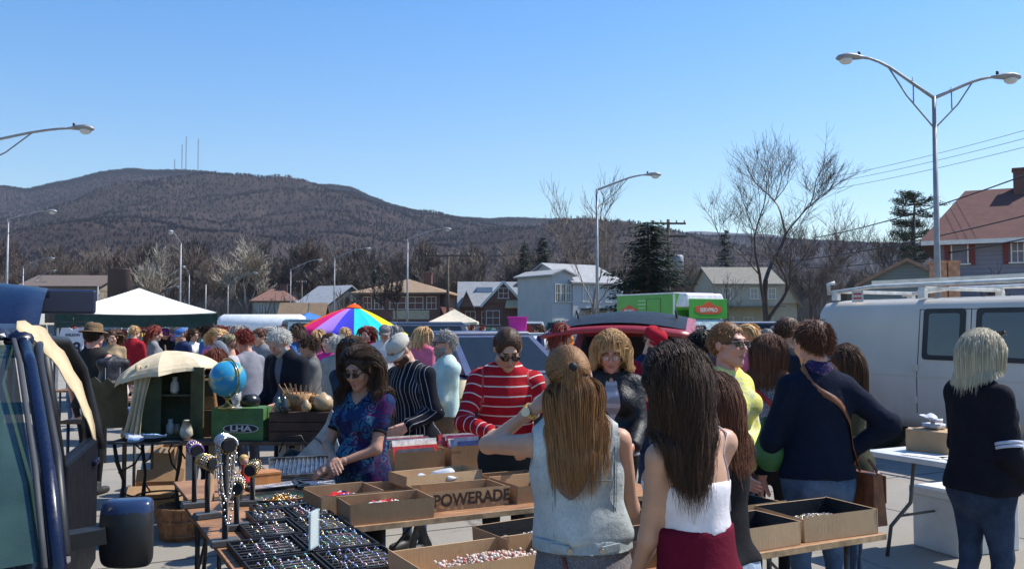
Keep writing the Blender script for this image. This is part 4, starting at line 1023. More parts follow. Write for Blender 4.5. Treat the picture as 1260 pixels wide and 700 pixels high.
# flat pictures on the rear table
for i,(u,v,w_,h_,rz,c,dz,lab) in enumerate([(1.20,5.30,.34,.22,10,(.3,.31,.34),0,'small grey framed print lying flat beside the orange box'),(1.52,5.25,.42,.24,-6,(.05,.06,.10),0,'wide black painting with white swirls lying before the floral blouse'),(1.42,5.55,.36,.25,4,(.08,.08,.09),0,'dark framed picture under the tarnished tray'),(1.9,5.2,.3,.07,0,(.02,.02,.02),0,'narrow black framed strip behind the cartons')]):
    t=thing('framed_picture',lab,'picture',W(u,v,.752),GA+rad(rz)); m=MB()
    for s in(-1,1): m.box((s*(w_/2-.01),0,.008),(.02,h_,.016)); m.box((0,s*(h_/2-.01),.008),(w_-.041,.02,.016))
    m.build('frame',M('black_frame',(.02,.02,.02),.35,var=.2),t); m=MB().box((0,0,.004),(w_-.04,h_-.04,.006),0)
    for k in range(3): m.tube([((w_/3)*(math.cos(a)*(.3+.2*k))+.01*k,(h_/3)*math.sin(a)*(.4+.2*k),.0085) for a in np.linspace(.4+k,4.6+k,14)],.004,4,1,flat=.3)
    m.build('picture',[M('picture_%d'%i,c,.25,var=.4,scale=7),M('pale_paint',(.55,.56,.6),.5)],t)
# tarnished tray of cutlery
t=thing('serving_tray','tarnished metal tray tipped up beside the clasped hands','tray',W(1.45,5.60,.80),GA+rad(-10)); Mx=Rx(rad(18))
MB().box((0,0,0),(.42,.24,.006),0,Mx).box((0,.12,.01),(.42,.008,.022),0,Mx).box((0,-.12,.01),(.42,.008,.022),0,Mx).box((.21,0,.01),(.008,.24,.022),0,Mx).box((-.21,0,.01),(.008,.24,.022),0,Mx).build('tray_body',M('tarnished',(.25,.23,.2),.35,metal=.9,var=.4,scale=14),t,bevel=.002)
m=MB()
for k in range(14): m.bar((-.19+.028*k,-.09,.014),(-.16+.027*k,.1,.016),.006,.003,0,Mx)
m.build('rack_bars',M('rack_metal',(.4,.39,.37),.3,metal=.9,var=.2),t)
# WEST sign : grey white board with concave cut
t=thing('painted_sign','weathered white board lettered WEST with a curved peak','sign',(at(398,570,6.35).x,6.35,0),rad(6))
pts=[(-.33,0)]; z0=.62
poly=[(-.19,z0),(.24,z0),(.24,.70)]+[(.24-.17*math.sin(a),.70+.37*(1-math.cos(a))) for a in np.linspace(.1,1.57,9)]+[(.055,1.09),(.035,1.065)]+[(.035-.225*(q**1.0),1.065-.20*(q**.55)-.10*q) for q in np.linspace(.1,1,8)]
MB().prism(poly,.018,0).build('board',M('sign_white',(.45,.44,.40),.75,var=.25,scale=7,bump=.3),t,bevel=.002)
ik=M('sign_black',(.02,.02,.02),.7,var=.1); text('WEST',.115,ik,t,T(.03,-.0025,.69)@FACE,bold=.003)
MB().tube([(-.12+.2*q,-.003,.86+.035*math.sin(q*6)) for q in np.linspace(0,1,12)],.003,4,0).build('scroll_line',ik,t)
for x in(-.15,.2): MB().bar((x,.06,.0),(x,.01,z0+.02),.03).build('sign_leg',M('old_wood',(.12,.07,.04),.8,var=.3,scale=9),t)
# ================================================================ antiques table further back
oldw=M('old_wood',(.12,.07,.04),.8); iron=M('black_iron',(.015,.015,.016),.5,metal=.5,var=.2)
YB=7.25
def bx(px,y=YB): return (px-630)/F*y
# ornate iron garden table
t=thing('iron_table','black ornate iron table with scrolled legs under the olive cabinet','table',(bx(186),7.5,0),0)
MB().box((0,0,.745),(.62,.62,.016),0).build('table_top',M('dark_top',(.05,.05,.05),.5,var=.3),t,bevel=.003)
for sx in(-1,1):
    for sy in(-1,1):
        m=MB(); x=sx*.27; y=sy*.27; m.tube([(x,y,.74),(x*.94,y*.94,.6),(x*.78,y*.78,.42),(x*.86,y*.86,.25),(x*1.05,y*1.05,.1),(x*1.14,y*1.14,.005)],[.014,.018,.012,.020,.013,.018],8)
        m.tube([(x*.9,y*.9,.5),(x*.55,y*.55,.56),(x*.4,y*.4,.66),(x*.6,y*.6,.73)],.008,6); m.build('leg',iron,t)
m=MB(); m.tube([(.19*math.cos(a),.19*math.sin(a),.28) for a in np.linspace(0,6.283,20)],.008,6,cap=False)
for a in range(4): m.tube([(.19*math.cos(a*1.57+.78),.19*math.sin(a*1.57+.78),.28),(.25*math.cos(a*1.57+.78)*1.2,.25*math.sin(a*1.57+.78)*1.2,.33)],.007,6)
m.build('stretcher_ring',iron,t)
# trestle board table
t=thing('plank_table','dark plank table holding the green crate and the long wooden crate','table',(bx(350),7.5,0),0)
MB().box((0,0,.745),(1.62,.66,.03),0).build('table_top',oldw,t,bevel=.003)
for sx in(-1,0,1):
    for sy in(-1,1): MB().box((sx*.74,sy*.27,.365),(.05,.05,.73),0).build('leg',M('pale_leg',(.35,.32,.27),.7,var=.2),t)
# olive cabinet
ol=M('olive_paint',(.065,.075,.03),.6,var=.3,scale=5,bump=.2)
t=thing('cabinet','open olive green painted cabinet standing under the cream parasol','cabinet',(bx(212,7.55),7.55,.755),rad(4))
for x in(-.225,.0,.225): pass
MB().box((-.20,0,.30),(.018,.22,.60),0).box((.205,0,.30),(.018,.22,.60),0).box((0,0,.008),(.39,.22,.016),0).box((0,.10,.30),(.39,.012,.58),0).build('carcass',ol,t,bevel=.002)
MB().box((0,0,.35),(.39,.2,.014),0).build('shelf',ol,t)
MB().box((0,0,.295),(.17,.014,.58),0,T(-.125,-.115,0)).build('door',ol,t,bevel=.002); MB().box((0,0,.295),(.155,.014,.58),0,T(.26,-.15,0)@Rz(rad(-35))).build('door',ol,t,bevel=.002)
for i,(x,z,c,h_) in enumerate([(.02,.02,(.5,.45,.38),.13),(.08,.02,(.3,.2,.12),.09),(.05,.36,(.55,.5,.42),.14)]):
    o=MB().lathe([(.025,0),(.038,.03),(.034,h_*.6),(.018,h_*.8),(.022,h_)],14).build('vase',M('vase_%d'%i,c,.35,var=.2)); o.location=(t.location.x+x,7.5,.755+z); tag(o,['pale vase on the cabinet floor','short brown vase beside the pale one in the cabinet','tall cream vase on the cabinet shelf'][i],'vase')
# cream parasol lying open over the cabinet
t=thing('parasol','small open cream cloth parasol resting over the olive cabinet','parasol',(bx(210,7.7),7.7,1.21),0,rot=(rad(-6),rad(-9),.2))
cream=cloth('cream_cloth',(.66,.54,.36),bump=.05); prf=[(.45*math.sin(q),.21*math.cos(q)+.05*(1-q/1.45)**2) for q in np.linspace(0,1.5,9)]
n=8; V_=[];F2=[]
for i,(r_,z_) in enumerate(prf):
    for j in range(n*3):
        a=(j-j%3)*2*math.pi/(n*3); a2=a+3*2*math.pi/(n*3); g_=(j%3)/3; dz=-.02*math.sin(g_*3.14)*(i/8); px_=r_*(math.cos(a)*(1-g_)+math.cos(a2)*g_); py_=r_*(math.sin(a)*(1-g_)+math.sin(a2)*g_); q_=1-.07*math.sin(g_*3.14)*(i/8)**3; V_.append((px_*q_,py_*q_,z_+dz*.3+.025*math.sin(g_*3.14)*(i/8)**4))
for i in range(8):
    for j in range(n*3): F2.append((i*n*3+j,i*n*3+(j+1)%(n*3),(i+1)*n*3+(j+1)%(n*3),(i+1)*n*3+j))
m=MB(); m.add(V_,F2,0,None,False); o=m.build('canopy',cream,t); sdm=o.modifiers.new('s','SOLIDIFY'); sdm.thickness=.002
MB().cyl((0,0,-.3),(0,0,.31),.008,n=8).build('shaft',oldw,t)
m=MB()
for j in range(n): a=j*2*math.pi/n; m.tube([(.44*math.sin(1.5*f)*math.cos(a),.44*math.sin(1.5*f)*math.sin(a),.21*math.cos(1.5*f)-.012) for f in np.linspace(.05,1,7)],.003,4)
m.build('ribs',M('rib_metal',(.3,.3,.3),.4,metal=.8),t)
def drape(name,p0,p1,w,mat,label,cat,seed=0):
    m=MB(); r=random.Random(seed); K=12; J=14; vs=[]
    for i in range(K):
        f=i/(K-1)
        for j in range(J):
            g=j/(J-1)-.5; vs.append((p0[0]+(p1[0]-p0[0])*f+g*w*(1-.3*math.sin(f*3)), p0[1]+(p1[1]-p0[1])*f+.03*math.sin(j*1.7+seed)*(.4+f), p0[2]+(p1[2]-p0[2])*f+.012*math.sin(j*.9)))
    m.add(vs,[(i*J+j,i*J+j+1,(i+1)*J+j+1,(i+1)*J+j) for i in range(K-1) for j in range(J-1)],0,None,True)
    o=m.build(name,mat); s_=o.modifiers.new('s','SOLIDIFY'); s_.thickness=.006; return tag(o,label,cat)
drape('cloth',(bx(181,7.4),7.38,1.35),(bx(172,7.4),7.3,.77),.16,cloth('linen',(.60,.47,.29)),'cream linen cloth hanging in front of the cabinet','cloth',2)
crumple('plastic_bag',(bx(168),7.3,.757),.12,plastic,'clear plastic bag on the iron table','bag',8,(1,1,.5)); crumple('foil_wrap',(bx(190),7.22,.757),.13,M('blue_foil',(.2,.35,.6),.25,var=.2,bump=.5),'blue plastic wrapping on the iron table edge','wrapping',9,(1.1,.9,.3))
# leather satchel
t=thing('satchel','brown leather satchel between the parasol and the globe','bag',(bx(252,7.5),7.55,.98),rad(10))
lb=M('satchel_leather',(.22,.11,.04),.55,var=.3,scale=8,bump=.2); MB().box((0,0,.13),(.2,.09,.26),0,top=(.65,.6)).build('bag_body',lb,t,bevel=.015); MB().tube([(-.07,0,.25),(-.05,0,.34),(.05,0,.34),(.07,0,.25)],.008,6).build('handle',lb,t); MB().box((0,-.052,.18),(.15,.008,.13),0,top=(.8,1)).build('flap',M('dark_flap',(.05,.025,.015),.6),t,bevel=.003)
t2=thing('cardboard_box','tall dark brown box under the leather satchel','box',(bx(250,7.5),7.58,.76),0); MB().box((0,0,.11),(.2,.2,.22),0).build('box_walls',M('dark_carton',(.09,.05,.03),.8),t2,bevel=.003)
# globe
t=thing('globe','blue tabletop world globe on a metal stand on the green crate','globe',(bx(279,7.2),7.25,1.02),rad(-40))
def globemat():
    q=NT('globe_map'); c=q.coord(); n_=q.noise(c,9,5,.55,.2); b=q.ramp(n_,[(.0,(.02,.22,.42)),(.50,(.03,.28,.48)),(.56,(.04,.30,.48)),(.57,(.25,.36,.22)),(.66,(.42,.38,.18)),(.75,(.35,.22,.12))]); q.l.new(b,q.b.inputs['Base Color']); q.b.inputs['Roughness'].default_value=.28; return q.m
MB().ball((0,0,.235),.148,32).build('sphere',globemat(),t,smooth=True)
MB().tube([(.162*math.sin(a),0,.235+.162*math.cos(a)) for a in np.linspace(-.4,3.5,22)],.005,6,flat=2).build('meridian',brass,t)
MB().lathe([(.085,0),(.083,.012),(.04,.022),(.016,.04),(.014,.075),(.02,.078)],20).build('foot',brass,t)
# green crate LHA
gr=M('crate_green',(.075,.17,.05),.55,var=.22,scale=7,bump=.2)
t=thing('wooden_crate','green painted wooden crate with dark oval plate reading LHA','crate',(bx(294,7.2),7.33,.76),rad(-2)); w_=.42
m=MB(); m.box((0,-.11,.13),(w_,.016,.25)).box((0,.11,.13),(w_,.016,.25)).box((-w_/2+.008,0,.13),(.016,.203,.25)).box((w_/2-.008,0,.13),(.016,.203,.25)).box((0,0,.256),(w_,.236,.012)).build('crate_walls',gr,t,bevel=.002)
m=MB(); pl=[(.115*math.cos(a)+(.03 if math.cos(a)>0 else -.03),.034*math.sin(a)) for a in np.linspace(0,6.283,29)[:-1]]; m.prism(pl,.004,0,T(.03,-.123,.10)); pl2=[(x*.93,z*.86) for x,z in pl]; m.prism(pl2,.003,1,T(.03,-.1255,.10)); o=m.build('name_plate',[M('plate_white',(.6,.6,.58),.5,var=.05),M('plate_black',(.02,.02,.02),.5,var=0)],t)
text('LHA',.062,M('plate_white',(.6,.6,.58)),o,T(.03,-.1275,.10)@FACE,bold=.002,sx=1.5)
for x in(-.2,.2): MB().box((x,-.05,-.0),(.001,.001,.001)) 
# long wooden crate
t=thing('wooden_crate','long dark brown plank crate carrying pots and a basket','crate',(bx(386,7.2),7.33,.76),rad(1)); w_=.70; dw=M('dark_plank',(.085,.04,.025),.7,var=.35,scale=6,bump=.3)
m=MB()
for z in(.04,.115,.19): m.box((0,-.12,z),(w_,.016,.07)).box((0,.12,z),(w_,.016,.07))
m.box((-w_/2+.008,0,.115),(.016,.223,.22)).box((w_/2-.008,0,.115),(.016,.223,.22)).box((0,0,.226),(w_,.25,.01)).build('crate_walls',dw,t,bevel=.002)
# wares
def lat(name,px,y,z,prof,mat,label,cat,handle=None,n=18,sx=1,sy=1,spout=False):
    t=thing(name,label,cat,(bx(px,y),y,z),0); MB().lathe(prof,n,0,None,sx,sy).build('body',mat,t)
    if handle:
        r,z0,z1=handle
        for s in((1,) if spout else (1,-1)): MB().tube([(s*r*.9,0,z1),(s*(r+.035),0,z1-.01),(s*(r+.04),0,(z0+z1)/2),(s*r*.95,0,z0)],.006,6).build('handle',mat,t)
    if spout: MB().tube([(-handle[0]*.8,0,handle[0]*.8),(-handle[0]*1.5,0,handle[1]+.02),(-handle[0]*1.9,0,handle[2])],[.012,.009,.006],8).build('spout',mat,t)
    return t
straw=M('woven_straw',(.36,.2,.085),.8,var=.35,scale=40,bump=.6,bscale=120); tan=M('tan_ceramic',(.46,.32,.17),.4,var=.15); zc=.993
lat('teapot',399,7.3,zc,[(.045,0),(.075,.03),(.082,.075),(.06,.115),(.03,.13),(.012,.15)],tan,'tan ornate teapot on the long crate','teapot',(.078,.03,.1),spout=True)
lat('gourd',378,7.22,zc,[(.02,0),(.04,.02),(.042,.05),(.02,.08),(.010,.10)],tan,'small tan gourd in front of the basket','gourd')
lat('basket',371,7.36,zc,[(.07,0),(.088,.06),(.098,.14),(.094,.14),(.08,.01)],straw,'brown woven basket stuffed with scraps on the long crate','basket',(.09,.1,.14))
lat('basket',391,7.4,zc,[(.06,0),(.075,.05),(.085,.12),(.08,.12)],straw,'square straw basket behind the tan teapot','basket')
lat('bottle',344,7.22,zc-.0,[(.03,0),(.032,.06),(.015,.09),(.012,.12)],M('green_glass',(.10,.16,.13),.15,var=.1,spec=.7),'grey green bottle at the left of the long crate','bottle')
lat('bottle',351,7.2,zc-.0,[(.035,0),(.037,.05),(.02,.085),(.014,.13)],M('dark_bottle',(.03,.04,.045),.15,var=.1,spec=.7),'dark stoneware bottle with narrow neck','bottle')
lat('pot',408,7.3,zc,[(.03,0),(.045,.03),(.04,.06),(.025,.075),(.03,.09)],tan,'little tan pot right of the teapot','pot')
lat('bowl',309,7.4,.99,[(.03,0),(.075,.03),(.085,.075),(.078,.10),(.05,.125),(.04,.13)],M('black_pot',(.012,.012,.014),.3,var=.2),'round black pot beside the green crate','pot')
t=thing('wooden_box','brown carton under the round black pot','box',(bx(309,7.4),7.45,.76),0); MB().box((0,0,.113),(.20,.22,.226),0).build('box_walls',card,t,bevel=.003)
m=MB()
for k in range(9): m.bar((.02*(k-4),0,0),(.045*(k-4),.0,.15+.01*math.sin(k)),.012,.004)
o=m.build('wooden_fan',straw); o.location=(bx(371,7.36),7.36,zc+.06); tag(o,'spray of thin wooden slats standing in the woven basket','slats')
t=thing('picture_frame','small brown wooden frame leaning among the pots','picture',(bx(355,7.45),7.45,zc),rad(15)); MB().box((0,0,.09),(.11,.012,.17),0,Rx(rad(-14))).build('frame',oldw,t,bevel=.002); MB().box((0,-.008,.09),(.08,.004,.14),0,Rx(rad(-14))).build('backing',M('amber_board',(.3,.17,.07),.6),t)
t=thing('oil_lamp','glass and brass lamp base right of the globe','lamp',(bx(292,7.2),7.2,1.02),0); MB().lathe([(.05,0),(.05,.012),(.02,.02),(.03,.05),(.045,.08),(.02,.11),(.012,.13)],16).build('body',M('clear_glass',(.5,.5,.45),.1,var=0,alpha=.5,spec=.8),t); MB().cyl((0,0,.13),(0,0,.17),.01,n=10).build('socket',brass,t)
# coal scuttle under the board, white chair rungs
t=thing('coal_scuttle','black rounded metal scuttle on the ground beside the WEST board','scuttle',(bx(362,6.9),6.9,.52),rad(20)); MB().lathe([(.05,0),(.11,.05),(.13,.13),(.10,.2),(.085,.21)],20,0,Ry(rad(20))).build('body',iron,t); MB().tube([(-.1,0,.2),(-.06,0,.31),(.06,0,.32),(.12,0,.2)],.007,6).build('handle',iron,t)
t=thing('stool','small wooden stool holding the black scuttle','stool',(bx(362,6.9),6.9,0),.2); MB().box((0,0,.505),(.3,.26,.025)).build('seat',oldw,t,bevel=.004)
for sx in(-1,1):
    for sy in(-1,1): MB().cyl((sx*.12,sy*.1,.49),(sx*.14,sy*.12,0),.014,n=8).build('leg',oldw,t)
# ground: peach basket, cartons
t=thing('basket','slatted wooden peach basket on the ground under the jewellery table','basket',gp(224,662,0.0),.3)
bm_=M('basket_wood',(.22,.11,.05),.75,var=.3,scale=14); m=MB()
for j in range(22):
    a=j*2*math.pi/22; c_,s_=math.cos(a),math.sin(a); m.bar((.145*c_,.145*s_,.005),(.185*c_,.185*s_,.26),.046,.004)
m.build('slats',bm_,t)
for z,r in((.04,.155),(.15,.172),(.25,.187)): MB().lathe([(r,-.012),(r+.005,-.012),(r+.005,.012),(r,.012)],26,0,T(0,0,z),cap=False).build('hoop',bm_,t)
for i,(px,py,dm,rz,lab) in enumerate([(192,628,(.42,.3,.24),12,'wide open brown carton on the ground behind the peach basket'),(207,598,(.26,.24,.42),-8,'tall reddish brown carton on the ground under the antiques'),(335,640,(.3,.25,.2),20,'carton standing in shade beneath the picture table')]):
    t=thing('cardboard_box',lab,'box',gp(px,py,0),rad(rz)); x,y,h=dm; m=MB().box((0,0,.004),(x,y,.008)); m.box((0,-y/2,h/2),(x,.006,h)).box((0,y/2,h/2),(x,.006,h)).box((-x/2+.003,0,h/2),(.006,y-.014,h)).box((x/2-.003,0,h/2),(.006,y-.014,h)); m.build('box_walls',card,t)
    MB().box((0,0,0),(x,.005,y*.4),0,T(0,-y/2-.05,h-.02)@Rx(rad(-60))).build('flap',card,t); MB().box((0,0,0),(x,.005,y*.4),0,T(0,y/2+.04,h+.05)@Rx(rad(-30))).build('flap',card,t)
# tall olive display board at left
t=thing('display_board','olive brown cardboard display board with jagged top left of the parasol','board',(bx(134,7.6),7.6,.0),rad(8)); m=MB().prism([(-.2,.82),(.16,.82),(.16,1.22),(.13,1.19),(.09,1.24),(.05,1.19),(0,1.24),(-.05,1.2),(-.1,1.25),(-.2,1.21)],.01); m.build('panel',M('olive_card',(.11,.09,.045),.8,var=.25,bump=.2),t); 
for x in(-.18,.14): MB().box((x,.03,.5),(.03,.03,1.0)).build('support',oldw,t)
t=thing('backpack','large black hiking backpack with grey straps beside the sleeveless man','backpack',(bx(140,8.2),8.2,.84),rad(25))
v_,f_=field([RC((0,0,.14),(0,0,.44),.15,.13,.75),EL((0,-.12,.2),(.11,.07,.13)),RC((-.1,-.02,.5),(.1,-.02,.5),.06,.06)],h=.015,k=.03); N_=vnormals(v_,f_); v_=folds(v_,N_,.012,4); npmesh('pack_body',v_,f_,cloth('pack_black',(.015,.015,.02),rough=.5,bump=.4),t)
for sx in(-.06,.06): MB().tube([(sx,-.16,.06),(sx,-.19,.2),(sx,-.16,.34),(sx,-.12,.46)],.008,6,flat=.4).build('strap',M('grey_webbing',(.2,.2,.22),.7),t)
t=thing('folding_table','small brown table under the black backpack','table',(bx(140,8.3),8.3,0),0); MB().box((0,0,.815),(.7,.5,.03)).build('table_top',oldw,t)
for sx in(-1,1):
    for sy in(-1,1): MB().cyl((sx*.3,sy*.2,.8),(sx*.3,sy*.2,0),.015,n=8).build('leg',steel,t)
# items standing about on the far side of that table (bric-a-brac in the sun)
r=random.Random(8); labs=['white enamel jug by the backpack','brown clay vase by the backpack','short glass jar by the olive board','blue tin by the olive board','cream candlestick near the satchel','wooden bowl at the table edge']
for i,(px,y,z) in enumerate([(108,8.35,.83),(118,8.2,.83),(126,8.15,.83),(161,8.4,.83),(232,7.35,.757),(160,7.35,.757)]):
    pf=[(.03,0),(.045+.01*(i%3),.04),(.05,.08),(.025,.12+.01*i),(.03,.15)] if i%2==0 else [(.04,0),(.055,.03),(.05,.07),(.045,.09)]
    lat(['jug','vase','jar','tin','candlestick','bowl'][i],px,y,z,pf,M('ware_%d'%i,[(.6,.6,.56),(.2,.1,.05),(.4,.45,.45),(.1,.15,.35),(.6,.55,.42),(.25,.13,.06)][i],.35,var=.15),labs[i],['jug','vase','jar','tin','candlestick','bowl'][i])
# ================================================================ right hand white table
wt=M('white_plastic_top',(.60,.60,.57),.4,var=.08); gl=M('grey_steel',(.12,.12,.12),.4,metal=.5,var=.1)
t=thing('folding_table','white plastic folding table with grey steel legs in front of the van','table',W(5.83,3.85),GA)
MB().box((0,0,.735),(.76,1.83,.04)).build('table_top',wt,t,bevel=.008)
for e in(-1,1):
    for s in(-1,1): MB().tube([(s*.20,e*.62,.71),(s*.22,e*.64,.40),(s*.31,e*.74,.22),(s*.33,e*.76,.005)],.014,8).build('leg',gl,t)
    MB().tube([(-.27,e*.69,.30),(.27,e*.69,.30)],.010,8).build('cross_bar',gl,t)
def put(o,u,v,z,rz=0): o.location=W(u,v,z); o.rotation_euler=(0,0,GA+rad(rz)); return o
o=thing('cardboard_box','tan carton topped with a white plastic bag on the white table','box',W(5.86,4.45,.757),GA+rad(5)); MB().box((0,0,.08),(.26,.34,.16)).build('box_walls',card2,o,bevel=.003)
crumple('plastic_bag',W(5.84,4.45,.922),.14,M('white_plastic_bag',(.6,.6,.62),.35,var=.1,bump=.5),'white plastic bag spread on the tan carton','bag',21,(1,1,.25))
o=thing('soda_carton','orange yellow soda carton with red lettering Dr P on the white table','carton',W(5.82,3.98,.757),GA+rad(-22))
MB().box((0,0,.125),(.27,.20,.25)).build('box_walls',M('orange_carton',(.55,.26,.05),.6,var=.25,scale=9),o,bevel=.003); text('Dr P',.13,M('carton_red',(.4,.02,.02),.6),o,T(.0,-.1025,.12)@FACE,bold=.003)
for i,(u,v,rz) in enumerate([(5.62,4.35,10),(5.66,4.1,-20),(5.55,3.9,4)]):
    put(tag(MB().box((0,0,.0015),(.21,.28,.003)).build('paper_sheet',white),['sheet of white paper at the far end of the white table','sheet of white paper by the soda carton','sheet of white paper beside the blonde bob'][i],'paper'),u,v,.757,rz)
crumple('plastic_bag',W(5.9,3.35,.757),.19,M('black_plastic',(.012,.012,.014),.3,var=.2,bump=.5),'shiny black rubbish bag on the white table at the right edge','bag',22,(1,1,.9))
for i,(u,v,z,c) in enumerate([(5.55,3.2,.757,(.16,.10,.05)),(5.75,3.0,.757,(.28,.2,.12))]):
    o=thing('storage_basket',['olive wicker basket at the near end of the white table','tan wicker basket at the near corner of the white table'][i],'basket',W(u,v,z),GA); MB().lathe([(.09,0),(.12,.08),(.13,.15),(.12,.15),(.10,.02)],18).build('basket_body',M('wicker_%d'%i,c,.8,var=.4,scale=40,bump=.5),o); MB().tube([(-.12,0,.15),(-.06,0,.24),(.06,0,.24),(.12,0,.15)],.007,6).build('handle',straw,o)
# styrofoam cooler on ground + dark coat, green folder nearest the camera
o=thing('foam_cooler','large white foam box on the ground beside the jeans','cooler',gp(1225,700,0)+Vector((.1,.6,0)),GA-.1); fo=M('foam',(.62,.62,.60),.7,var=.06,bump=.2); MB().box((0,0,.20),(.62,.42,.40)).build('box_body',fo,o,bevel=.01); MB().box((0,0,.43),(.66,.46,.06)).build('lid',fo,o,bevel=.012)
o=thing('paper_folder','green card folder standing in a carton at the lower right','folder',W(3.9,1.62,.55),GA+rad(-30)); gf=M('green_card',(.10,.35,.2),.6,var=.1)
MB().box((0,0,.16),(.28,.004,.32),0,T(0,0,0)@Rx(rad(12))).build('back_cover',gf,o); MB().box((0,.02,.15),(.27,.004,.30),0,Rx(rad(4))).build('front_cover',gf,o)
t=thing('wooden_stool','wooden stool under the green folder','stool',W(3.9,1.62,0),GA); MB().box((0,0,.535),(.42,.36,.028)).build('seat',oldw,t,bevel=.004)
for sx in(-1,1):
    for sy in(-1,1): MB().cyl((sx*.16,sy*.13,.52),(sx*.18,sy*.15,0),.015,n=8).build('leg',oldw,t)
# ================================================================ vehicles
def paint(name,c,rough=.38,coat=.25): return M('paint_'+name,c,rough,var=.06,scale=2,coat=coat)
glass=M('car_glass',(.012,.016,.019),.12,var=.1,spec=.35); rubber=M('tyre',(.018,.018,.018),.85,var=.2); chrome=M('chrome',(.6,.6,.62),.15,metal=1,var=.05); blk=M('black_trim',(.014,.014,.015),.5,var=.2); tail=M('tail_lamp',(.4,.01,.01),.2,var=.1,coat=.8); headl=M('head_lamp',(.6,.62,.64),.1,var=.05,spec=.9)
def wheel(p,x,y,r=.33,w=.22,mt=None):
    o=MB().lathe([(r*.62,-w/2),(r*.93,-w/2),(r,-w/2+.03),(r,w/2-.03),(r*.93,w/2),(r*.62,w/2)],24,0,T(x,y,r)@Rx(rad(90))).build('wheel',rubber,p)
    MB().lathe([(.03,-w/2-.004),(r*.55,-w/2+.012),(r*.62,-w/2-.006),(r*.62,w/2+.006),(r*.55,w/2-.012),(.03,w/2+.004)],20,0,T(x,y,r)@Rx(rad(90))).build('rim',chrome,o)
def lerp(a,b,t): return a+(b-a)*t
def carbody(prof,W_,zb,tuck=.06,n=14):
    "prof: [(x,ztop,halfwidthfactor)] front at +x; lofted body with rounded shoulders"
    vs=[];K=12
    for x,zt,hw in prof:
        h=W_/2*hw; zs=zt-zb
        sec=[(-h*.90,zb),(-h*.985,zb+.10*zs+.04),(-h,zb+zs*.45),(-h*.985,zb+zs*.78),(-h*.93,zt-.04),(-h*.80,zt),(h*.80,zt),(h*.93,zt-.04),(h*.985,zb+zs*.78),(h,zb+zs*.45),(h*.985,zb+.10*zs+.04),(h*.90,zb)]
        vs+=[(x,y,z) for y,z in sec]
    m=MB(); P=len(prof)
    m.add(vs,[(i*K+j,i*K+(j+1)%K,(i+1)*K+(j+1)%K,(i+1)*K+j) for i in range(P-1) for j in range(K)],0,None,True)
    m.add(vs[:K],[tuple(range(K))]); m.add(vs[-K:],[tuple(reversed(range(K)))])
    return m
KINDS=dict(
 sedan=dict(L=4.7,W=1.78,H=1.42,belt=.92,prof=[(-2.35,.72,.86),(-2.28,.90,.94),(-1.7,.96,1),(-.9,.95,1),(.6,.93,1),(1.0,.92,1),(1.9,.80,.97),(2.25,.68,.9),(2.35,.5,.84)],gh=[(-1.75,-1.05,.42,1.25)]),
 suv=dict(L=4.7,W=1.86,H=1.74,belt=1.08,prof=[(-2.35,.95,.92),(-2.3,1.08,.97),(-1.5,1.1,1),(.9,1.08,1),(1.2,1.06,1),(2.05,.98,.97),(2.3,.8,.92),(2.36,.6,.86)],gh=[(-2.27,-2.05,.55,1.25)]),
 van=dict(L=4.9,W=1.95,H=1.80,belt=1.08,prof=[(-2.45,.95,.94),(-2.4,1.08,.98),(-1.5,1.1,1),(1.2,1.06,1),(1.5,1.02,1),(2.2,.88,.94),(2.4,.6,.86)],gh=[(-2.4,-2.28,.75,1.75)]),
 pickup=dict(L=5.4,W=1.95,H=1.80,belt=1.08,prof=[(-2.7,1.0,.97),(-2.65,1.06,.98),(-.7,1.08,1),(1.2,1.1,1),(1.6,1.08,1),(2.5,1.0,.97),(2.7,.7,.92)],gh=[(-.75,-.55,.7,1.35)]))
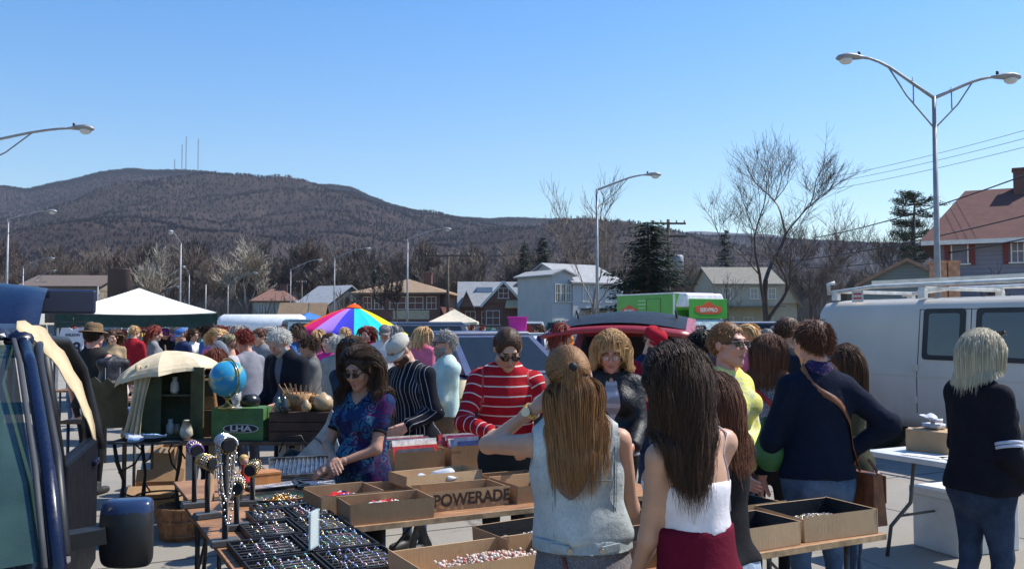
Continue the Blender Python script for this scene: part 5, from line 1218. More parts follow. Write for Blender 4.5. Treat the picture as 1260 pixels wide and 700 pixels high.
def car(kind,label,mat,loc,rz,group=None,name=None,cat=None,detail=True):
    k=KINDS[kind]; t=thing(name or {'sedan':'parked_car','suv':'parked_suv','van':'minivan','pickup':'pickup_truck'}[kind],label,cat or {'sedan':'car','suv':'car','van':'van','pickup':'truck'}[kind],loc,rz,group)
    zb=.22; carbody(k['prof'],k['W'],zb).build('body',mat,t,bevel=0)
    xr,xrt,xft,xf=k['gh'][0]; b=k['belt']-.02; H=k['H']; hw=k['W']/2*.93; tw=hw*.80
    lo=[(xr,hw),(xf,hw)]; 
    v=[(xr,-hw,b),(xf,-hw*.98,b),(xf,hw*.98,b),(xr,hw,b),(xrt,-tw,H-.05),(xft,-tw,H-.05),(xft,tw,H-.05),(xrt,tw,H-.05)]
    m=MB(); m.add(v,[(0,1,5,4),(1,2,6,5),(2,3,7,6),(3,0,4,7)])
    m.build('pillars',mat,t)
    m=MB(); m.box(((xrt+xft)/2,0,H-.03),(xft-xrt+.04,tw*2+.03,.05),0,top=(.96,.9)); m.build('roof',mat,t,bevel=.02)
    def pane(a,b_,c,d,nm,i0=.07,i1=.07):
        a,b_,c,d=[Vector(q) for q in(a,b_,c,d)]; cen=(a+b_+c+d)/4; nn=(b_-a).cross(d-a).normalized()
        if nn.dot(cen-Vector((0,0,.9)))<0: nn=-nn
        def P(s_,r_): return (a.lerp(b_,s_)).lerp(d.lerp(c,s_),r_)+nn*.006
        MB().quad(P(i0,i1),P(1-i0,i1),P(1-i0,1-i1),P(i0,1-i1)).build(nm,glass,t)
    pane(v[1],v[2],v[6],v[5],'windscreen'); pane(v[3],v[0],v[4],v[7],'rear_window')
    segs=3 if kind!='pickup' else 2
    for sgn in(-1,1):
        A0,A1,B1,B0=(v[0],v[1],v[5],v[4]) if sgn<0 else (v[3],v[2],v[6],v[7])
        A0,A1,B1,B0=[Vector(q) for q in(A0,A1,B1,B0)]
        for i in range(segs): s0=.03+.94*i/segs; s1=.03+.94*(i+1)/segs; pane(A0.lerp(A1,s0),A0.lerp(A1,s1),B0.lerp(B1,s1),B0.lerp(B1,s0),'side_window',.05,.09)
    if kind=='pickup':
        MB().box((-1.72,0,1.085),(1.75,1.6,.01)).build('cargo_bed',blk,t)
    xw=k['L']/2-.85
    for x in(-xw,xw):
        for s in(-1,1): wheel(t,x,s*(k['W']/2-.12))
    for s in(-1,1):
        MB().ball((0,0,0),(.05,.09,.07),10,0,T(xf-.15,s*(hw+.09),b+.06)).build('wing_mirror',mat,t)
        MB().box((k['L']/2-.10,s*k['W']*.34,.70),(.12,.30,.14)).build('headlight',headl,t,bevel=.02)
        MB().box((-k['L']/2+.05,s*k['W']*.37,.85),(.08,.2,.22)).build('tail_light',tail,t,bevel=.02)
    MB().box((k['L']/2-.02,0,.42),(.14,k['W']*.86,.16)).build('bumper',blk,t,bevel=.03); MB().box((-k['L']/2+.02,0,.42),(.14,k['W']*.86,.18)).build('bumper',blk,t,bevel=.03)
    return t
# ---------------------------------------------------------------- the dark blue car beside the camera
def near_car():
    bl=NT('paint_deep_blue'); nn_=bl.noise(bl.coord(),3,3); bl.l.new(bl.ramp(nn_,[(.3,(.003,.006,.022)),(.7,(.005,.009,.034))]),bl.b.inputs['Base Color']); bl.l.new(bl.ramp(bl.noise(bl.coord(),60,4,.8),[(.35,.22),(.7,.42)]),bl.b.inputs['Roughness']); bl.b.inputs['Specular IOR Level'].default_value=.35; bl.b.inputs['Coat Weight'].default_value=.12; bl.b.inputs['Coat Roughness'].default_value=.12
    bl=bl.m
    t=thing('parked_suv','dark blue car with raised tailgate and open rear door at the left edge','car',W(-.83,4.85),GA+rad(-90))
    # local +x points to the nose (towards the camera), local +y = right hand side of the stall (world +u)
    Wd=1.84; hw=Wd/2
    prof=[(-2.3,.95,.92),(-2.2,1.02,.97),(-1.2,1.04,1),(1.2,1.03,1),(1.6,1.02,1),(2.0,1.0,.99),(2.6,.92,.95),(2.85,.75,.9),(2.92,.5,.84)]
    carbody(prof,Wd,.24).build('body',bl,t)
    b=1.02; H=1.66; x0,x1=1.95,.95     # windscreen foot / head
    wl,tl=hw*.95,hw*.80
    gt=M('tinted_glass',(.02,.05,.05),.05,var=0,spec=.8,alpha=.55); gd=M('dark_side_glass',(.012,.02,.022),.05,var=0,spec=.8,alpha=.93); grn=M('windscreen_glass',(.03,.058,.048),.14,var=.4,scale=1.2,spec=.45,alpha=.92)
    def tub(nm,pts,r,mt,fl=1,n=10): return MB().tube(pts,r,n,0,flat=fl).build(nm,mt,t,smooth=True)
    for s in(-1,1):
        tub('front_pillar',[(x0+.05,s*wl,b-.02),(x0-.3,s*(wl-.03),b+.22),(x1+.25,s*(tl+.045),H-.10),(x1,s*(tl+.02),H-.03)],[.025,.023,.022,.024],bl,.85)
        tub('windscreen_seal',[(x0+.07,s*(wl-.034),b),(x0-.27,s*(wl-.064),b+.22),(x1+.27,s*(tl+.012),H-.09),(x1+.02,s*(tl-.014),H-.02)],.009,M('seal_grey',(.045,.045,.048),.7),.8)
        MB().quad((x0+.05,s*(wl+.006),b),(x1,s*(tl+.026),H-.03),(x1-.14,s*(tl+.066),H-.055),(x0-.14,s*(wl+.014),b)).build('quarter_trim',blk,t); None
        if s<0: tub('roof_rail_edge',[(x1,s*tl,H-.03),(-1.0,s*tl,H-.0),(-2.1,s*(tl-.03),H-.07)],.05,bl,.6)
        else: tub('roof_rail_edge',[(x1,s*tl,H-.03),(-1.0,s*tl,H-.0),(-2.1,s*(tl-.03),H-.07)],.05,bl,.6)
        tub('rear_pillar',[(-2.25,s*wl,b),(-2.1,s*(tl+.04),H-.07)],.06,bl,.7)
        tub('middle_pillar',[(.15,s*wl,b),(-.05,s*(tl+.02),H-.02)],.035,blk,.7)
    # windscreen, curved
    m=MB(); K=9; vs=[]
    for i in range(5):
        f=i/4; z=b+(H-.05-b)*f; x=x0+(x1-x0)*f; wy=(wl-.036)+(tl-wl+.02)*f
        for j in range(K): g=j/(K-1)*2-1; vs.append((x+.16*(1-g*g)+.02,wy*g,z+.01))
    m.add(vs,[(i*K+j,i*K+j+1,(i+1)*K+j+1,(i+1)*K+j) for i in range(4) for j in range(K-1)],0,None,True); m.build('windscreen',grn,t)
    MB().box((-.55,0,H+.01),(3.1,tl*2-.04,.06),0,top=(.97,.94)).build('roof',bl,t,bevel=.025)
    MB().quad((x0-.12,wl+.012,b+.03),(.22,wl+.012,b+.03),(.05,tl+.06,H-.07),(x1-.1,tl+.06,H-.07)).build('side_window',gd,t)
    MB().quad((x0-.12,-wl-.012,b+.03),(.22,-wl-.012,b+.03),(.05,-tl-.06,H-.07),(x1-.1,-tl-.06,H-.07)).build('side_window',gd,t)
    MB().quad((-1.1,-wl-.012,b+.03),(.1,-wl-.012,b+.03),(-.05,-tl-.06,H-.07),(-1.1,-tl-.06,H-.07)).build('side_window',gd,t)
    # window frame trim of the front door
    tub('door_frame',[(x0-.05,wl+.02,b+.0),(x0-.35,wl-.005,b+.25),(x1+.1,tl+.075,H-.11),(x1-.1,tl+.07,H-.055),(.05,tl+.07,H-.045),(.15,wl+.02,b+.02)],.016,blk)
    MB().box((1.0,wl+.02,b-.005),(1.8,.03,.035)).build('belt_trim',chrome,t,bevel=.006)
    # interior: seats and dash
    for y in(-.42,.42):
        o=MB().box((.25,y,.62),(.5,.5,.16)).box((-.02,y,1.0),(.16,.48,.62)).build('seat',M('seat_grey',(.045,.045,.05),.85,var=.2),t,bevel=.05); MB().box((-.05,y,1.38),(.1,.26,.18)).build('headrest',M('seat_grey',(.05,.05,.055)),o,bevel=.04)
    MB().box((1.55,0,.95),(.5,1.5,.14)).build('dashboard',blk,t,bevel=.04); MB().lathe([(.17,-.012),(.19,0),(.17,.012)],20,0,T(1.1,.42,1.02)@Ry(rad(70)),cap=False).build('steering_wheel',blk,t)
    # wing mirror : blue shell above, black below
    Mx=T(1.50,hw+.17,1.02)@Rz(rad(-12))
    v,f=field([EL((0,.01,-.03),(.085,.125,.15)),EL((0,.03,-.03),(.08,.11,.16))],(),[((-1,0,0),.035),((0,1,0),.085),((0,-1,0),.085),((0,0,1),.085),((0,0,-1),.145)],h=.008,k=.03); v=smoothm(v,f,16)
    v2=(np.array(Mx.to_3x3())@v.T).T+np.array(Mx.translation)
    top=(v[f].mean(1)[:,2]>.045).astype(int)
    o=npmesh('wing_mirror',v2,f,[blk,paint('mirror_blue',(.02,.035,.085),.25)],t,mi=top); MB().box((-.037,.0,-.02),(.004,.12,.15),0,Mx).build('mirror_glass',M('mirror',(.6,.6,.62),.03,metal=1,var=0),o); MB().bar((1.55,hw-.02,.99),(1.55,hw+.10,1.0),.08,.05).build('mirror_arm',blk,o)
    # open rear door, hinged at the middle pillar and swung out
    dr=D.objects.new('rear_door',None); COL.objects.link(dr); dr.parent=t; dr.location=(.12,wl+.02,0); dr.rotation_euler=(0,0,rad(-10))
    dr['label']='opened rear door with black window frame'
    MB().box((-.55,.0,.68),(1.05,.07,.72)).build('door_skin',M('near_black_paint',(.004,.005,.009),.5,spec=.15),dr,bevel=.02)
    MB().tube([(-.03,.0,b),(-.05,-.08,H-.12),(-.2,-.11,H-.04),(-.75,-.11,H-.06),(-1.0,-.06,H-.22),(-1.09,.0,b+.1),(-1.1,.02,b-.05)],[.03,.03,.035,.038,.04,.045,.05],8,0,flat=.8).build('window_frame',blk,dr,smooth=True)
    MB().box((-.9,.045,.92),(.16,.03,.03)).build('handle',bl,dr,bevel=.008)
    # raised tailgate
    tg=D.objects.new('tailgate',None); COL.objects.link(tg); tg.parent=t; tg.location=(-2.12,0,H-.02); tg.rotation_euler=(0,rad(0),0)
    vs=[];K=11
    for i in range(8):
        f=i/7; x=-1.15*f; z=.02+.42*math.sin(f*1.9)*.9
        for j in range(K): g=j/(K-1)*2-1; vs.append((x-.10*(1-g*g)*f,g*(tl+.04+.08*f),z-.06*g*g))
    m=MB(); m.add(vs,[(i*K+j,i*K+j+1,(i+1)*K+j+1,(i+1)*K+j) for i in range(7) for j in range(K-1)],0,None,True); o=m.build('gate_shell',bl,tg); q=o.modifiers.new('s','SOLIDIFY'); q.thickness=.05
    MB().box((-1.25,.22,.24),(.06,1.95,.20)).build('gate_lip',paint('lip_blue',(.008,.016,.055),.45),tg,bevel=.02)
    for y in(-.6,.6): MB().cyl((-.02,y,-.25),(-.75,y,.30),.012,n=8).build('gas_strut',steel,tg)
    for x in(-1.5,1.75):
        for s in(-1,1): wheel(t,x,s*(hw-.12),.34)
    for s in(-1,1): MB().box((2.72,s*.62,.72),(.2,.38,.17)).build('headlight',headl,t,bevel=.04)
    MB().box((2.85,0,.42),(.18,1.6,.22)).build('bumper',bl,t,bevel=.05)
    # light band on the door glass, modelled as a warped pale strip
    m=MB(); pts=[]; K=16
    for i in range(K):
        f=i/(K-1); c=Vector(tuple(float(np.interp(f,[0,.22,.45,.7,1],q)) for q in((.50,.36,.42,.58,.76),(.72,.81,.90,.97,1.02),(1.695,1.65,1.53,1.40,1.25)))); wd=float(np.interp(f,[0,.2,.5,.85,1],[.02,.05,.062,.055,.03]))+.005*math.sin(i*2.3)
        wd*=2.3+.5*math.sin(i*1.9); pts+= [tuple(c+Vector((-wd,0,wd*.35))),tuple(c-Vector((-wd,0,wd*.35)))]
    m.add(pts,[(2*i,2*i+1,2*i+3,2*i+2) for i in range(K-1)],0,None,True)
    o=m.build('light_band_strip',cardmat('light_band_cream',(.62,.47,.27)),None); o.location=t.location; o.rotation_euler=t.rotation_euler; q=o.modifiers.new('s','SOLIDIFY'); q.thickness=.005
    tag(o,'pale tan strip modelling the light band along the side of the dark blue car','cardboard')
near_car()
# ---------------------------------------------------------------- white cargo van
def cargo_van():
    wp=NT('van_white'); c=wp.coord(); n=wp.noise(c,1.1,4,.6); n2=wp.noise(wp.coord(scale=(1,1,.2)),7,4,.7); z=wp.sep(c)[2]
    dirt=wp.math('MULTIPLY',wp.ramp(z,[(.0,1.0),(1.0,0.0)]),wp.ramp(n2,[(.4,0.0),(.7,.5)])); b=wp.mix(dirt,wp.ramp(n,[(.3,(.53,.48,.405)),(.7,(.62,.565,.485))]),(.34,.32,.29)); wp.l.new(b,wp.b.inputs['Base Color']); wp.b.inputs['Roughness'].default_value=.38; wp.b.inputs['Coat Weight'].default_value=.05; wp.b.inputs['Specular IOR Level'].default_value=.3; wp=wp.m
    L=5.6; t=thing('cargo_van','long white cargo van with dark tinted side windows and a roof rack','van',W(9.98+1.0,9.6-L/2),GA+rad(-90))
    # local +x = nose (towards -v); the side we see faces -u = local -y
    hw=1.0; H=2.04
    def ring(x,sc,top): 
        s=[(-hw*.93*sc,.35),(-hw*sc,.5),(-hw*sc,1.02),(-hw*.985*sc,1.12),(-hw*.928*sc,1.65*top+.0),(-hw*.90*sc,(H-.13)*top),(-hw*.80*sc,(H-.03)*top),(-hw*.5*sc,H*top)]
        return [(x,y,z) for y,z in s]+[(x,-y,z) for y,z in reversed(s)]
    secs=[ring(-2.8,.95,.965),ring(-2.74,.985,.99),ring(-2.6,1,1),ring(-1.4,1,1),ring(0,1,1),ring(1.0,1,1),ring(1.35,.99,.985)]
    vs=[q for s_ in secs for q in s_]; K=16; m=MB(); m.add(vs,[(i*K+j,i*K+(j+1)%K,(i+1)*K+(j+1)%K,(i+1)*K+j) for i in range(len(secs)-1) for j in range(K)],0,None,True); m.add(vs[:K],[tuple(range(K))]); m.add(vs[-K:],[tuple(reversed(range(K)))])
    m.build('body',wp,t)
    carbody([(1.3,1.08,1.07),(1.9,1.06,1.06),(2.5,.98,1.0),(2.75,.75,.94)],1.86,.35).build('bonnet',wp,t)
    MB().add([(1.36,-.9,1.1),(1.95,-.86,1.07),(1.95,.86,1.07),(1.36,.9,1.1),(1.34,-.83,1.97),(1.34,.83,1.97)],[(1,2,5,4),(0,1,4),(2,3,5)]).build('windscreen',glass,t)
    gt=M('van_tint',(.018,.02,.02),.05,var=.2,spec=.9,coat=.6)
    def side(z): return -np.interp(z,[.5,1.02,1.12,1.65,H-.13],[1,1,.985,.928,.90])
    # local x of items from v : x=(9.6-2.8)-v
    def win(xa,xb,z0,z1,nm='side_window'):
        r=.05; pts=[]
        for cx,cz,a0 in((xb-r,z1-r,0),(xa+r,z1-r,90),(xa+r,z0+r,180),(xb-r,z0+r,270)):
            for a in(0,30,60,90): pts.append((cx+r*math.cos(rad(a0+a)),cz+r*math.sin(rad(a0+a))))
        m=MB(); n=len(pts); cc=((xa+xb)/2,(z0+z1)/2)
        def ringp(s,off): return [(cc[0]+(x-cc[0])*s[0],side(cc[1]+(z-cc[1])*s[1])-off,cc[1]+(z-cc[1])*s[1]) for x,z in pts]
        sx=1-.16/(xb-xa)*1; sz=1-.12/(z1-z0)
        A_=ringp((1,1),.004); B_=ringp((1,1),.010); C_=ringp((sx,sz),.010)
        m.add(A_+B_+C_,[(i,(i+1)%n,(i+1)%n+n,i+n) for i in range(n)]+[(i+n,(i+1)%n+n,(i+1)%n+2*n,i+2*n) for i in range(n)],0); o=m.build(nm+'_frame' if False else 'window',blk,t)
        m=MB(); m.add(C_,[tuple(range(n))]); m.build('pane',gt,o)
    win(-1.0,-.40,1.24,1.89); win(-.26,.85,1.24,1.89); 
    m=MB()
    for x in(-1.06,-.33,1.2): 
        for za,zb_ in((.55,1.02),(1.02,1.12),(1.12,1.65),(1.65,1.88)): m.bar((x,side(za)-.0015,za),(x,side(zb_)-.0015,zb_),.009,.004)
    m.bar((-1.06,side(1.88)-.0015,1.88),(1.2,side(1.88)-.0015,1.88),.004,.008); m.build('door_gap',M('gap_dark',(.03,.03,.03),.9),t)
    MB().box((-.0,-1.003,1.02),(5.2,.006,.012)).build('body_crease',wp,t)
    for z in(1.13,.72): MB().box((-1.075,side(z)-.015,z),(.06,.03,.09)).build('hinge',wp,t,bevel=.006)
    MB().box((-.1,-1.012,1.0),(.15,.03,.04)).build('handle',blk,t,bevel=.008)
    MB().box((-2.83,-.86,1.35),(.05,.12,.5)).build('tail_light',tail,t,bevel=.01); MB().box((-2.83,.86,1.35),(.05,.12,.5)).build('tail_light',tail,t,bevel=.01)
    for x in(-1.75,1.75):
        for s in(-1,1): wheel(t,x,s*.86,.37,.24)
    MB().box((-2.86,0,.5),(.12,1.9,.16)).build('bumper',chrome,t,bevel=.02)
    al=M('rack_white',(.62,.61,.56),.45,var=.15); o=MB(); o.tube([(-2.7,-.80,H+.10),(-1.9,-.80,H+.17),(1.2,-.80,H+.17)],.028,8); o=o.build('roof_rack',al,t)
    MB().tube([(-2.7,.80,H+.10),(-1.9,.80,H+.17),(1.2,.80,H+.17)],.028,8).build('rack_rail',al,o)
    for x in(-2.55,-1.1,.5): MB().box((x,0,H+.12),(.09,1.66,.045)).build('cross_bar',al,o,bevel=.006); MB().box((x,-.80,H+.05),(.10,.08,.12)).build('rack_foot',al,o,bevel=.01); MB().box((x,.80,H+.05),(.10,.08,.12)).build('rack_foot',al,o,bevel=.01)
    MB().tube([(-2.62,-.86,H+.08),(-2.62,-.88,H+.23),(-2.55,-.82,H+.25)],.028,8).build('rack_hook',al,o)
    l=thing('ladder','pale aluminium ladder tied on top of the white van','ladder',t.location+Vector((0,0,H+.19)),GA+rad(-90)); alu=M('aluminium',(.5,.5,.5),.35,metal=.8,var=.1)
    for y in(-.45,-.1): MB().box((-.1,y,.04),(4.2,.03,.08)).build('side_rail',alu,l)
    m=MB()
    for i in range(13): m.cyl((-2.0+i*.32,-.45,.04),(-2.0+i*.32,-.1,.04),.014,n=6)
    m.build('rungs',alu,l)
    tg=MB().box((0,0,0),(.20,.004,.16),0).build('warning_tag',[M('tag_white',(.6,.55,.5),.6)],t); tg.location=(-2.1,-.87,H+.04)
    for i in range(2): tx=text('FRAGILE' if False else '- - -',.05,M('tag_red',(.5,.05,.04),.6),tg,T(0,-.003,.03-.06*i)@FACE) if False else MB().box((0,-.003,.035-.06*i),(.14,.002,.025)).build('tag_band',M('tag_red',(.5,.05,.04),.6),tg)
cargo_van()
# ---------------------------------------------------------------- green box truck
def box_truck():
    gn=paint('lime_green',(.07,.34,.045),.45,.2); p=at(856,398,40); t=thing('box_truck','bright green box truck with white cab roof fairing and orange lozenge signs','truck',(p.x,p.y,0),0)
    a=rad(-57-90)   # nose direction
    R_=Rz(rad(-90+33)); 
    t.rotation_euler=(0,0,rad(-90+30))
    # local +x = nose ; box from x=-3.9..0 , width 2.35
    wb=1.17; MB().box((-2.2,0,1.95),(4.2,wb*2,2.15)).build('cargo_box',gn,t,bevel=.03)
    wh=M('roof_white',(.7,.7,.68),.5,var=.1); MB().box((-2.2,0,3.05),(4.22,wb*2+.02,.06)).build('box_roof',wh,t,bevel=.01)
    MB().box((.35,0,2.72),(.9,wb*2-.1,.62),0,top=(.55,.94)).build('fairing',wh,t,bevel=.08)
    MB().box((-.08,-wb-.004,1.95),(.12,.02,2.1)).build('corner_post',wh,t); MB().box((-2.2,-wb-.004,.88),(4.2,.02,.05)).build('rub_rail',chrome,t)
    m=MB(); m.box((-1.0,-wb-.006,1.95),(.02,.01,1.75)).box((-2.0,-wb-.006,1.95),(.02,.01,1.75)).box((-1.5,-wb-.006,2.83),(1.0,.01,.02)); m.build('side_door_seam',blk,t)
    carbody([(0,1.9,1),(.7,1.9,1),(.95,1.35,1.0),(1.5,1.28,.96),(1.95,1.15,.9),(2.05,.8,.88)],2.0,.4).build('cab',gn,t)
    MB().add([(.72,-.86,1.93),(1.0,-.92,1.36),(1.0,.92,1.36),(.72,.86,1.93)],[(0,1,2,3)],0,T(.02,0,.02)).build('windscreen',M('bright_glass',(.35,.42,.42),.08,var=.2,spec=1),t)
    MB().add([(.68,-1.0,1.85),(.1,-1.0,1.85),(.1,-1.01,1.3),(.9,-1.01,1.3)],[(0,1,2,3)]).build('side_window',glass,t)
    MB().box((1.98,0,.95),(.06,1.1,.35)).build('grille',blk,t,bevel=.01)
    for s in(-1,1): MB().box((1.97,s*.75,.98),(.08,.26,.22)).build('headlight',headl,t,bevel=.02)
    for x in(-3.2,1.25):
        for s in(-1,1): wheel(t,x,s*.9,.42,.26)
    orr=M('sign_orange',(.62,.09,.03),.5,var=.05); wl=M('sign_letter_white',(.75,.75,.7),.5,var=0); grl=M('pale_green_letters',(.3,.55,.25),.5,var=0)
    def logo(M_,s):
        # house shaped lozenge with a flat ellipse
        o=MB().prism([(-.62*s,-.10*s),(-.36*s,-.2*s),(.36*s,-.2*s),(.62*s,-.10*s),(.62*s,.06*s),(.30*s,.10*s),(0,.26*s),(-.30*s,.10*s),(-.62*s,.06*s)],.012,0,M_).build('sign_lozenge',orr,t)
        text('SERVPRO',.2*s,wl,o,M_@T(0,-.006,-.06*s)@FACE,bold=.004)
    logo(T(-3.3,-wb-.016,2.35),.95)
    for i,wd in enumerate((.55,.62,.5)): MB().box((-2.35,-wb-.008,2.75-.17*i),(wd,.006,.06)).build('sign_line',grl,t)
    logo(T(.02,0,2.62)@Rz(rad(90))@T(0,-.012,0),.0001) if False else None
    logo(T(-.09,0,2.3)@Rz(rad(90))@T(0,-.02,0),.9) if False else None
    # front face of the box carries the second lozenge above the cab
    MB().box((.83,0,2.35),(.02,wb*2-.12,.86)).build('front_board',gn,t,bevel=.01)
    logo(T(.845,0,2.36)@Rz(rad(90))@T(0,-.008,0),1.25)
box_truck()
# ---------------------------------------------------------------- other vehicles around the stalls
def pos(px,Y): return ((px-630)/F*Y,Y,0)
redm=paint('dark_red',(.17,.010,.016)); 
t=car('van','dark red minivan with its tailgate raised behind the red striped sweater',redm,pos(806,13.6),rad(74)); t.scale=(1,1,.90)
bb=D.objects.new('tailgate',None); COL.objects.link(bb); bb.parent=t; bb.location=(-2.20,0,1.84)
vs=[];K=11
for i in range(8):
    f=i/7; 
    for j in range(K): g=j/(K-1)*2-1; vs.append((-1.45*f-.08*(1-g*g)*f,g*(.78+.1*f),.20*math.cos(f*1.65)-.09*g*g))
MB().add(vs,[(i*K+j,i*K+j+1,(i+1)*K+j+1,(i+1)*K+j) for i in range(7) for j in range(K-1)],0,None,True).build('gate_shell',paint('bright_red',(.30,.016,.02)),bb)
for o in [bb.children[0]]: q=o.modifiers.new('s','SOLIDIFY'); q.thickness=.05
vs2=[(x,y*.88,z+.03) for x,y,z in vs[K//K*K:-K]]; MB().add(vs2,[(i*K+j,i*K+j+1,(i+1)*K+j+1,(i+1)*K+j) for i in range(5) for j in range(K-1)],0,None,True).build('gate_glass',M('gate_tint',(.02,.022,.026),.5,var=.1,spec=.12),bb)
for y in(-.6,.6): MB().cyl((-.03,y,-.3),(-.75,y,.22),.014,n=6).build('gas_strut',steel,bb)
m=MB(); m.bar((-1.8,-.72,1.84),(.9,-.72,1.84),.04).bar((-1.8,.72,1.84),(.9,.72,1.84),.04); 
for s in(-1,1): MB().tube([(-1.8,s*.72,1.79),(-1.7,s*.72,1.85),(.2,s*.72,1.85),(.3,s*.72,1.79)],.02,6).build('roof_rail',blk,t)
car('sedan','dark blue compact car with rounded cabin behind the mint shirt',paint('blue2',(.03,.05,.12)),(pos(590,13.5)[0],13.5,.0),rad(-62)).scale=(1,1,1.12)
car('suv','dark blue sport utility car behind the cream cap',paint('navy_paint',(.03,.045,.08)),pos(527,18.5),rad(-80))
car('suv','slate blue car with dark door pillar behind the olive coat rack of shoppers',paint('slate',(.07,.11,.15)),pos(460,19),rad(-88))
car('pickup','blue grey truck cab behind the white haired man',paint('bluegrey',(.10,.16,.19)),pos(392,20),rad(-70))
car('sedan','dark red sedan behind the auburn bob',paint('claret',(.22,.012,.03)),pos(930,21),rad(8)).scale=(1,1,1.1)
car('sedan','blue sedan just behind the navy jumper',paint('royal_blue',(.02,.05,.16)),pos(935,15.0),rad(15)).scale=(1,1,1.0)
car('suv','black car parked at the kerb behind the dark red sedan',paint('black',(.012,.013,.016)),pos(955,36),rad(-12))
car('van','grey blue minivan showing its dark back windows right of the green truck',paint('pale_blue_grey',(.38,.42,.48)),pos(906,44),rad(155))
car('pickup','small silver truck at the far left under the lamps',paint('silver',(.42,.43,.45)),pos(275,37),rad(168))
car('van','pale blue van beside the blue canopy',paint('ice',(.35,.42,.5)),pos(240,38),rad(120))
# white tank trailer
t=thing('tank_trailer','long white cylindrical tank trailer beyond the auburn haired woman','trailer',pos(323,34),0); MB().lathe([(.02,-1.65),(.42,-1.6),(.5,-1.45),(.5,1.45),(.42,1.6),(.02,1.65)],24,0,T(0,0,1.55)@Ry(rad(90))@Rz(0)).build('tank',M('tank_white',(.72,.72,.72),.4,var=.06),t,smooth=True)
MB().box((0,0,.95),(3.0,.9,.14)).build('chassis',blk,t)
for x in(-.9,.9):
    for s in(-1,1): wheel(t,x,s*.5,.33)
# rows of parked cars at the edge of the lot
rr=random.Random(12); cols=[('white',(.6,.6,.6),'white'),('silverg',(.35,.36,.37),'silver'),('blk',(.015,.015,.018),'black'),('dred',(.2,.012,.02),'dark red'),('dbl',(.02,.04,.12),'dark blue'),('tanp',(.38,.32,.22),'tan'),('dgr',(.06,.07,.075),'charcoal'),('grn',(.03,.09,.05),'dark green')]
protos={}
n=0
marks=[('under the white canopy',20,330),('near the blue canopy',330,420),('behind the rainbow umbrella',420,520),('near the beige canopy',520,600),('below the brick gable house',600,680),('in front of the white house',680,765),('left of the big bare tree',870,940),('beyond the white van',960,1010)]
used={}
for row,Y in enumerate((46,53,60)):
    for i in range(13):
        px=25+i*78+row*27+rr.uniform(-14,14)
        if 745<px<905 and Y<50: continue
        c=cols[rr.randrange(8)]; k=['sedan','suv','van','sedan','pickup','suv'][rr.randrange(6)]
        mk=[m_[0] for m_ in marks if m_[1]<=px<m_[2]]; mk=mk[0] if mk else ('at the far left' if px<200 else 'far right beyond the stalls')
        lab='%s %s %s, %s row of the far lot'%(c[2],{'sedan':'sedan','suv':'tall estate car','van':'minivan','pickup':'pickup'}[k],mk,['front','middle','back'][row])
        if lab in used: continue
        used[lab]=1
        key=(k,c[0]); loc=pos(px,Y); rz=rad(rr.choice([90,-90,84,-95])+rr.uniform(-4,4))
        if key not in protos: protos[key]=car(k,lab,paint(c[0],c[1]),loc,rz,'cars parked in the far rows')
        else: dup(protos[key],loc,rz,lab,'cars parked in the far rows')
# ================================================================ canopies, lamps, poles
cw=M('canopy_white',(.74,.76,.72),.75,var=.06,scale=1.5,bump=.2); cg=M('canopy_dark_green',(.008,.035,.028),.8,var=.2)
def canopy(px,Y,wpx,ztop,zeave,val,mt,mv,label,rz=0,legs=True):
    w_=wpx/F*Y/2; t=thing('canopy_tent',label,'canopy',pos(px,Y+w_),rz); d=w_*.92
    m=MB(); N_=6; V_=[];FF=[]
    for s in range(4):
        a=s*math.pi/2; n0=len(V_)
        for i in range(N_+1):
            f=i/N_; z=ztop-(ztop-zeave)*f-.04*math.sin(f*math.pi)*(ztop-zeave)
            for j in range(7):
                g=(j/6*2-1); p=Rz(a)@Vector((g*w_*f,-(w_ if s%2==0 else w_)*f,z-.05*(1-g*g)*f)); V_.append(tuple(p))
        for i in range(N_):
            for j in range(6): FF.append((n0+i*7+j,n0+i*7+j+1,n0+(i+1)*7+j+1,n0+(i+1)*7+j))
    m.add(V_,FF,0,None,True); o=m.build('roof_cloth',mt,t)
    m=MB()
    for s in range(4):
        vs=[]
        for j in range(13):
            g=j/12*2-1
            for z in(zeave-.02-.045*(1-g*g),zeave-val+.02*abs(math.sin(j*1.3))): vs.append(tuple(Rz(s*math.pi/2)@Vector((g*(w_+.01),-(w_+.01),z))))
        m.add(vs,[(2*j,2*j+2,2*j+3,2*j+1) for j in range(12)],0,None,True)
    m.build('valance',mv,t)
    for sx in(-1,1):
        for sy in(-1,1): MB().box((sx*w_*.97,sy*w_*.97,(zeave-.05)/2),(.04,.04,zeave-.05)).build('leg',M('canopy_leg',(.5,.5,.5),.4,metal=.5,var=.1),t)
    return t
canopy(171,17.5,184,zat(355,19.2),zat(384,17.5),.31,cw,cg,'large white peaked canopy with dark green valance',rad(22.6))
canopy(559,48,60,zat(380,49.3),zat(396,48),.15,M('canopy_beige',(.68,.58,.42),.8,var=.06),M('canopy_beige',(1,1,1)),'beige peaked canopy with a clothes rack beneath it')
canopy(380,44,62,zat(384,45),zat(397,44),.12,M('canopy_blue',(.03,.16,.45),.7,var=.1),M('canopy_blue',(1,1,1)),'small bright blue canopy left of the rainbow umbrella',rad(35))
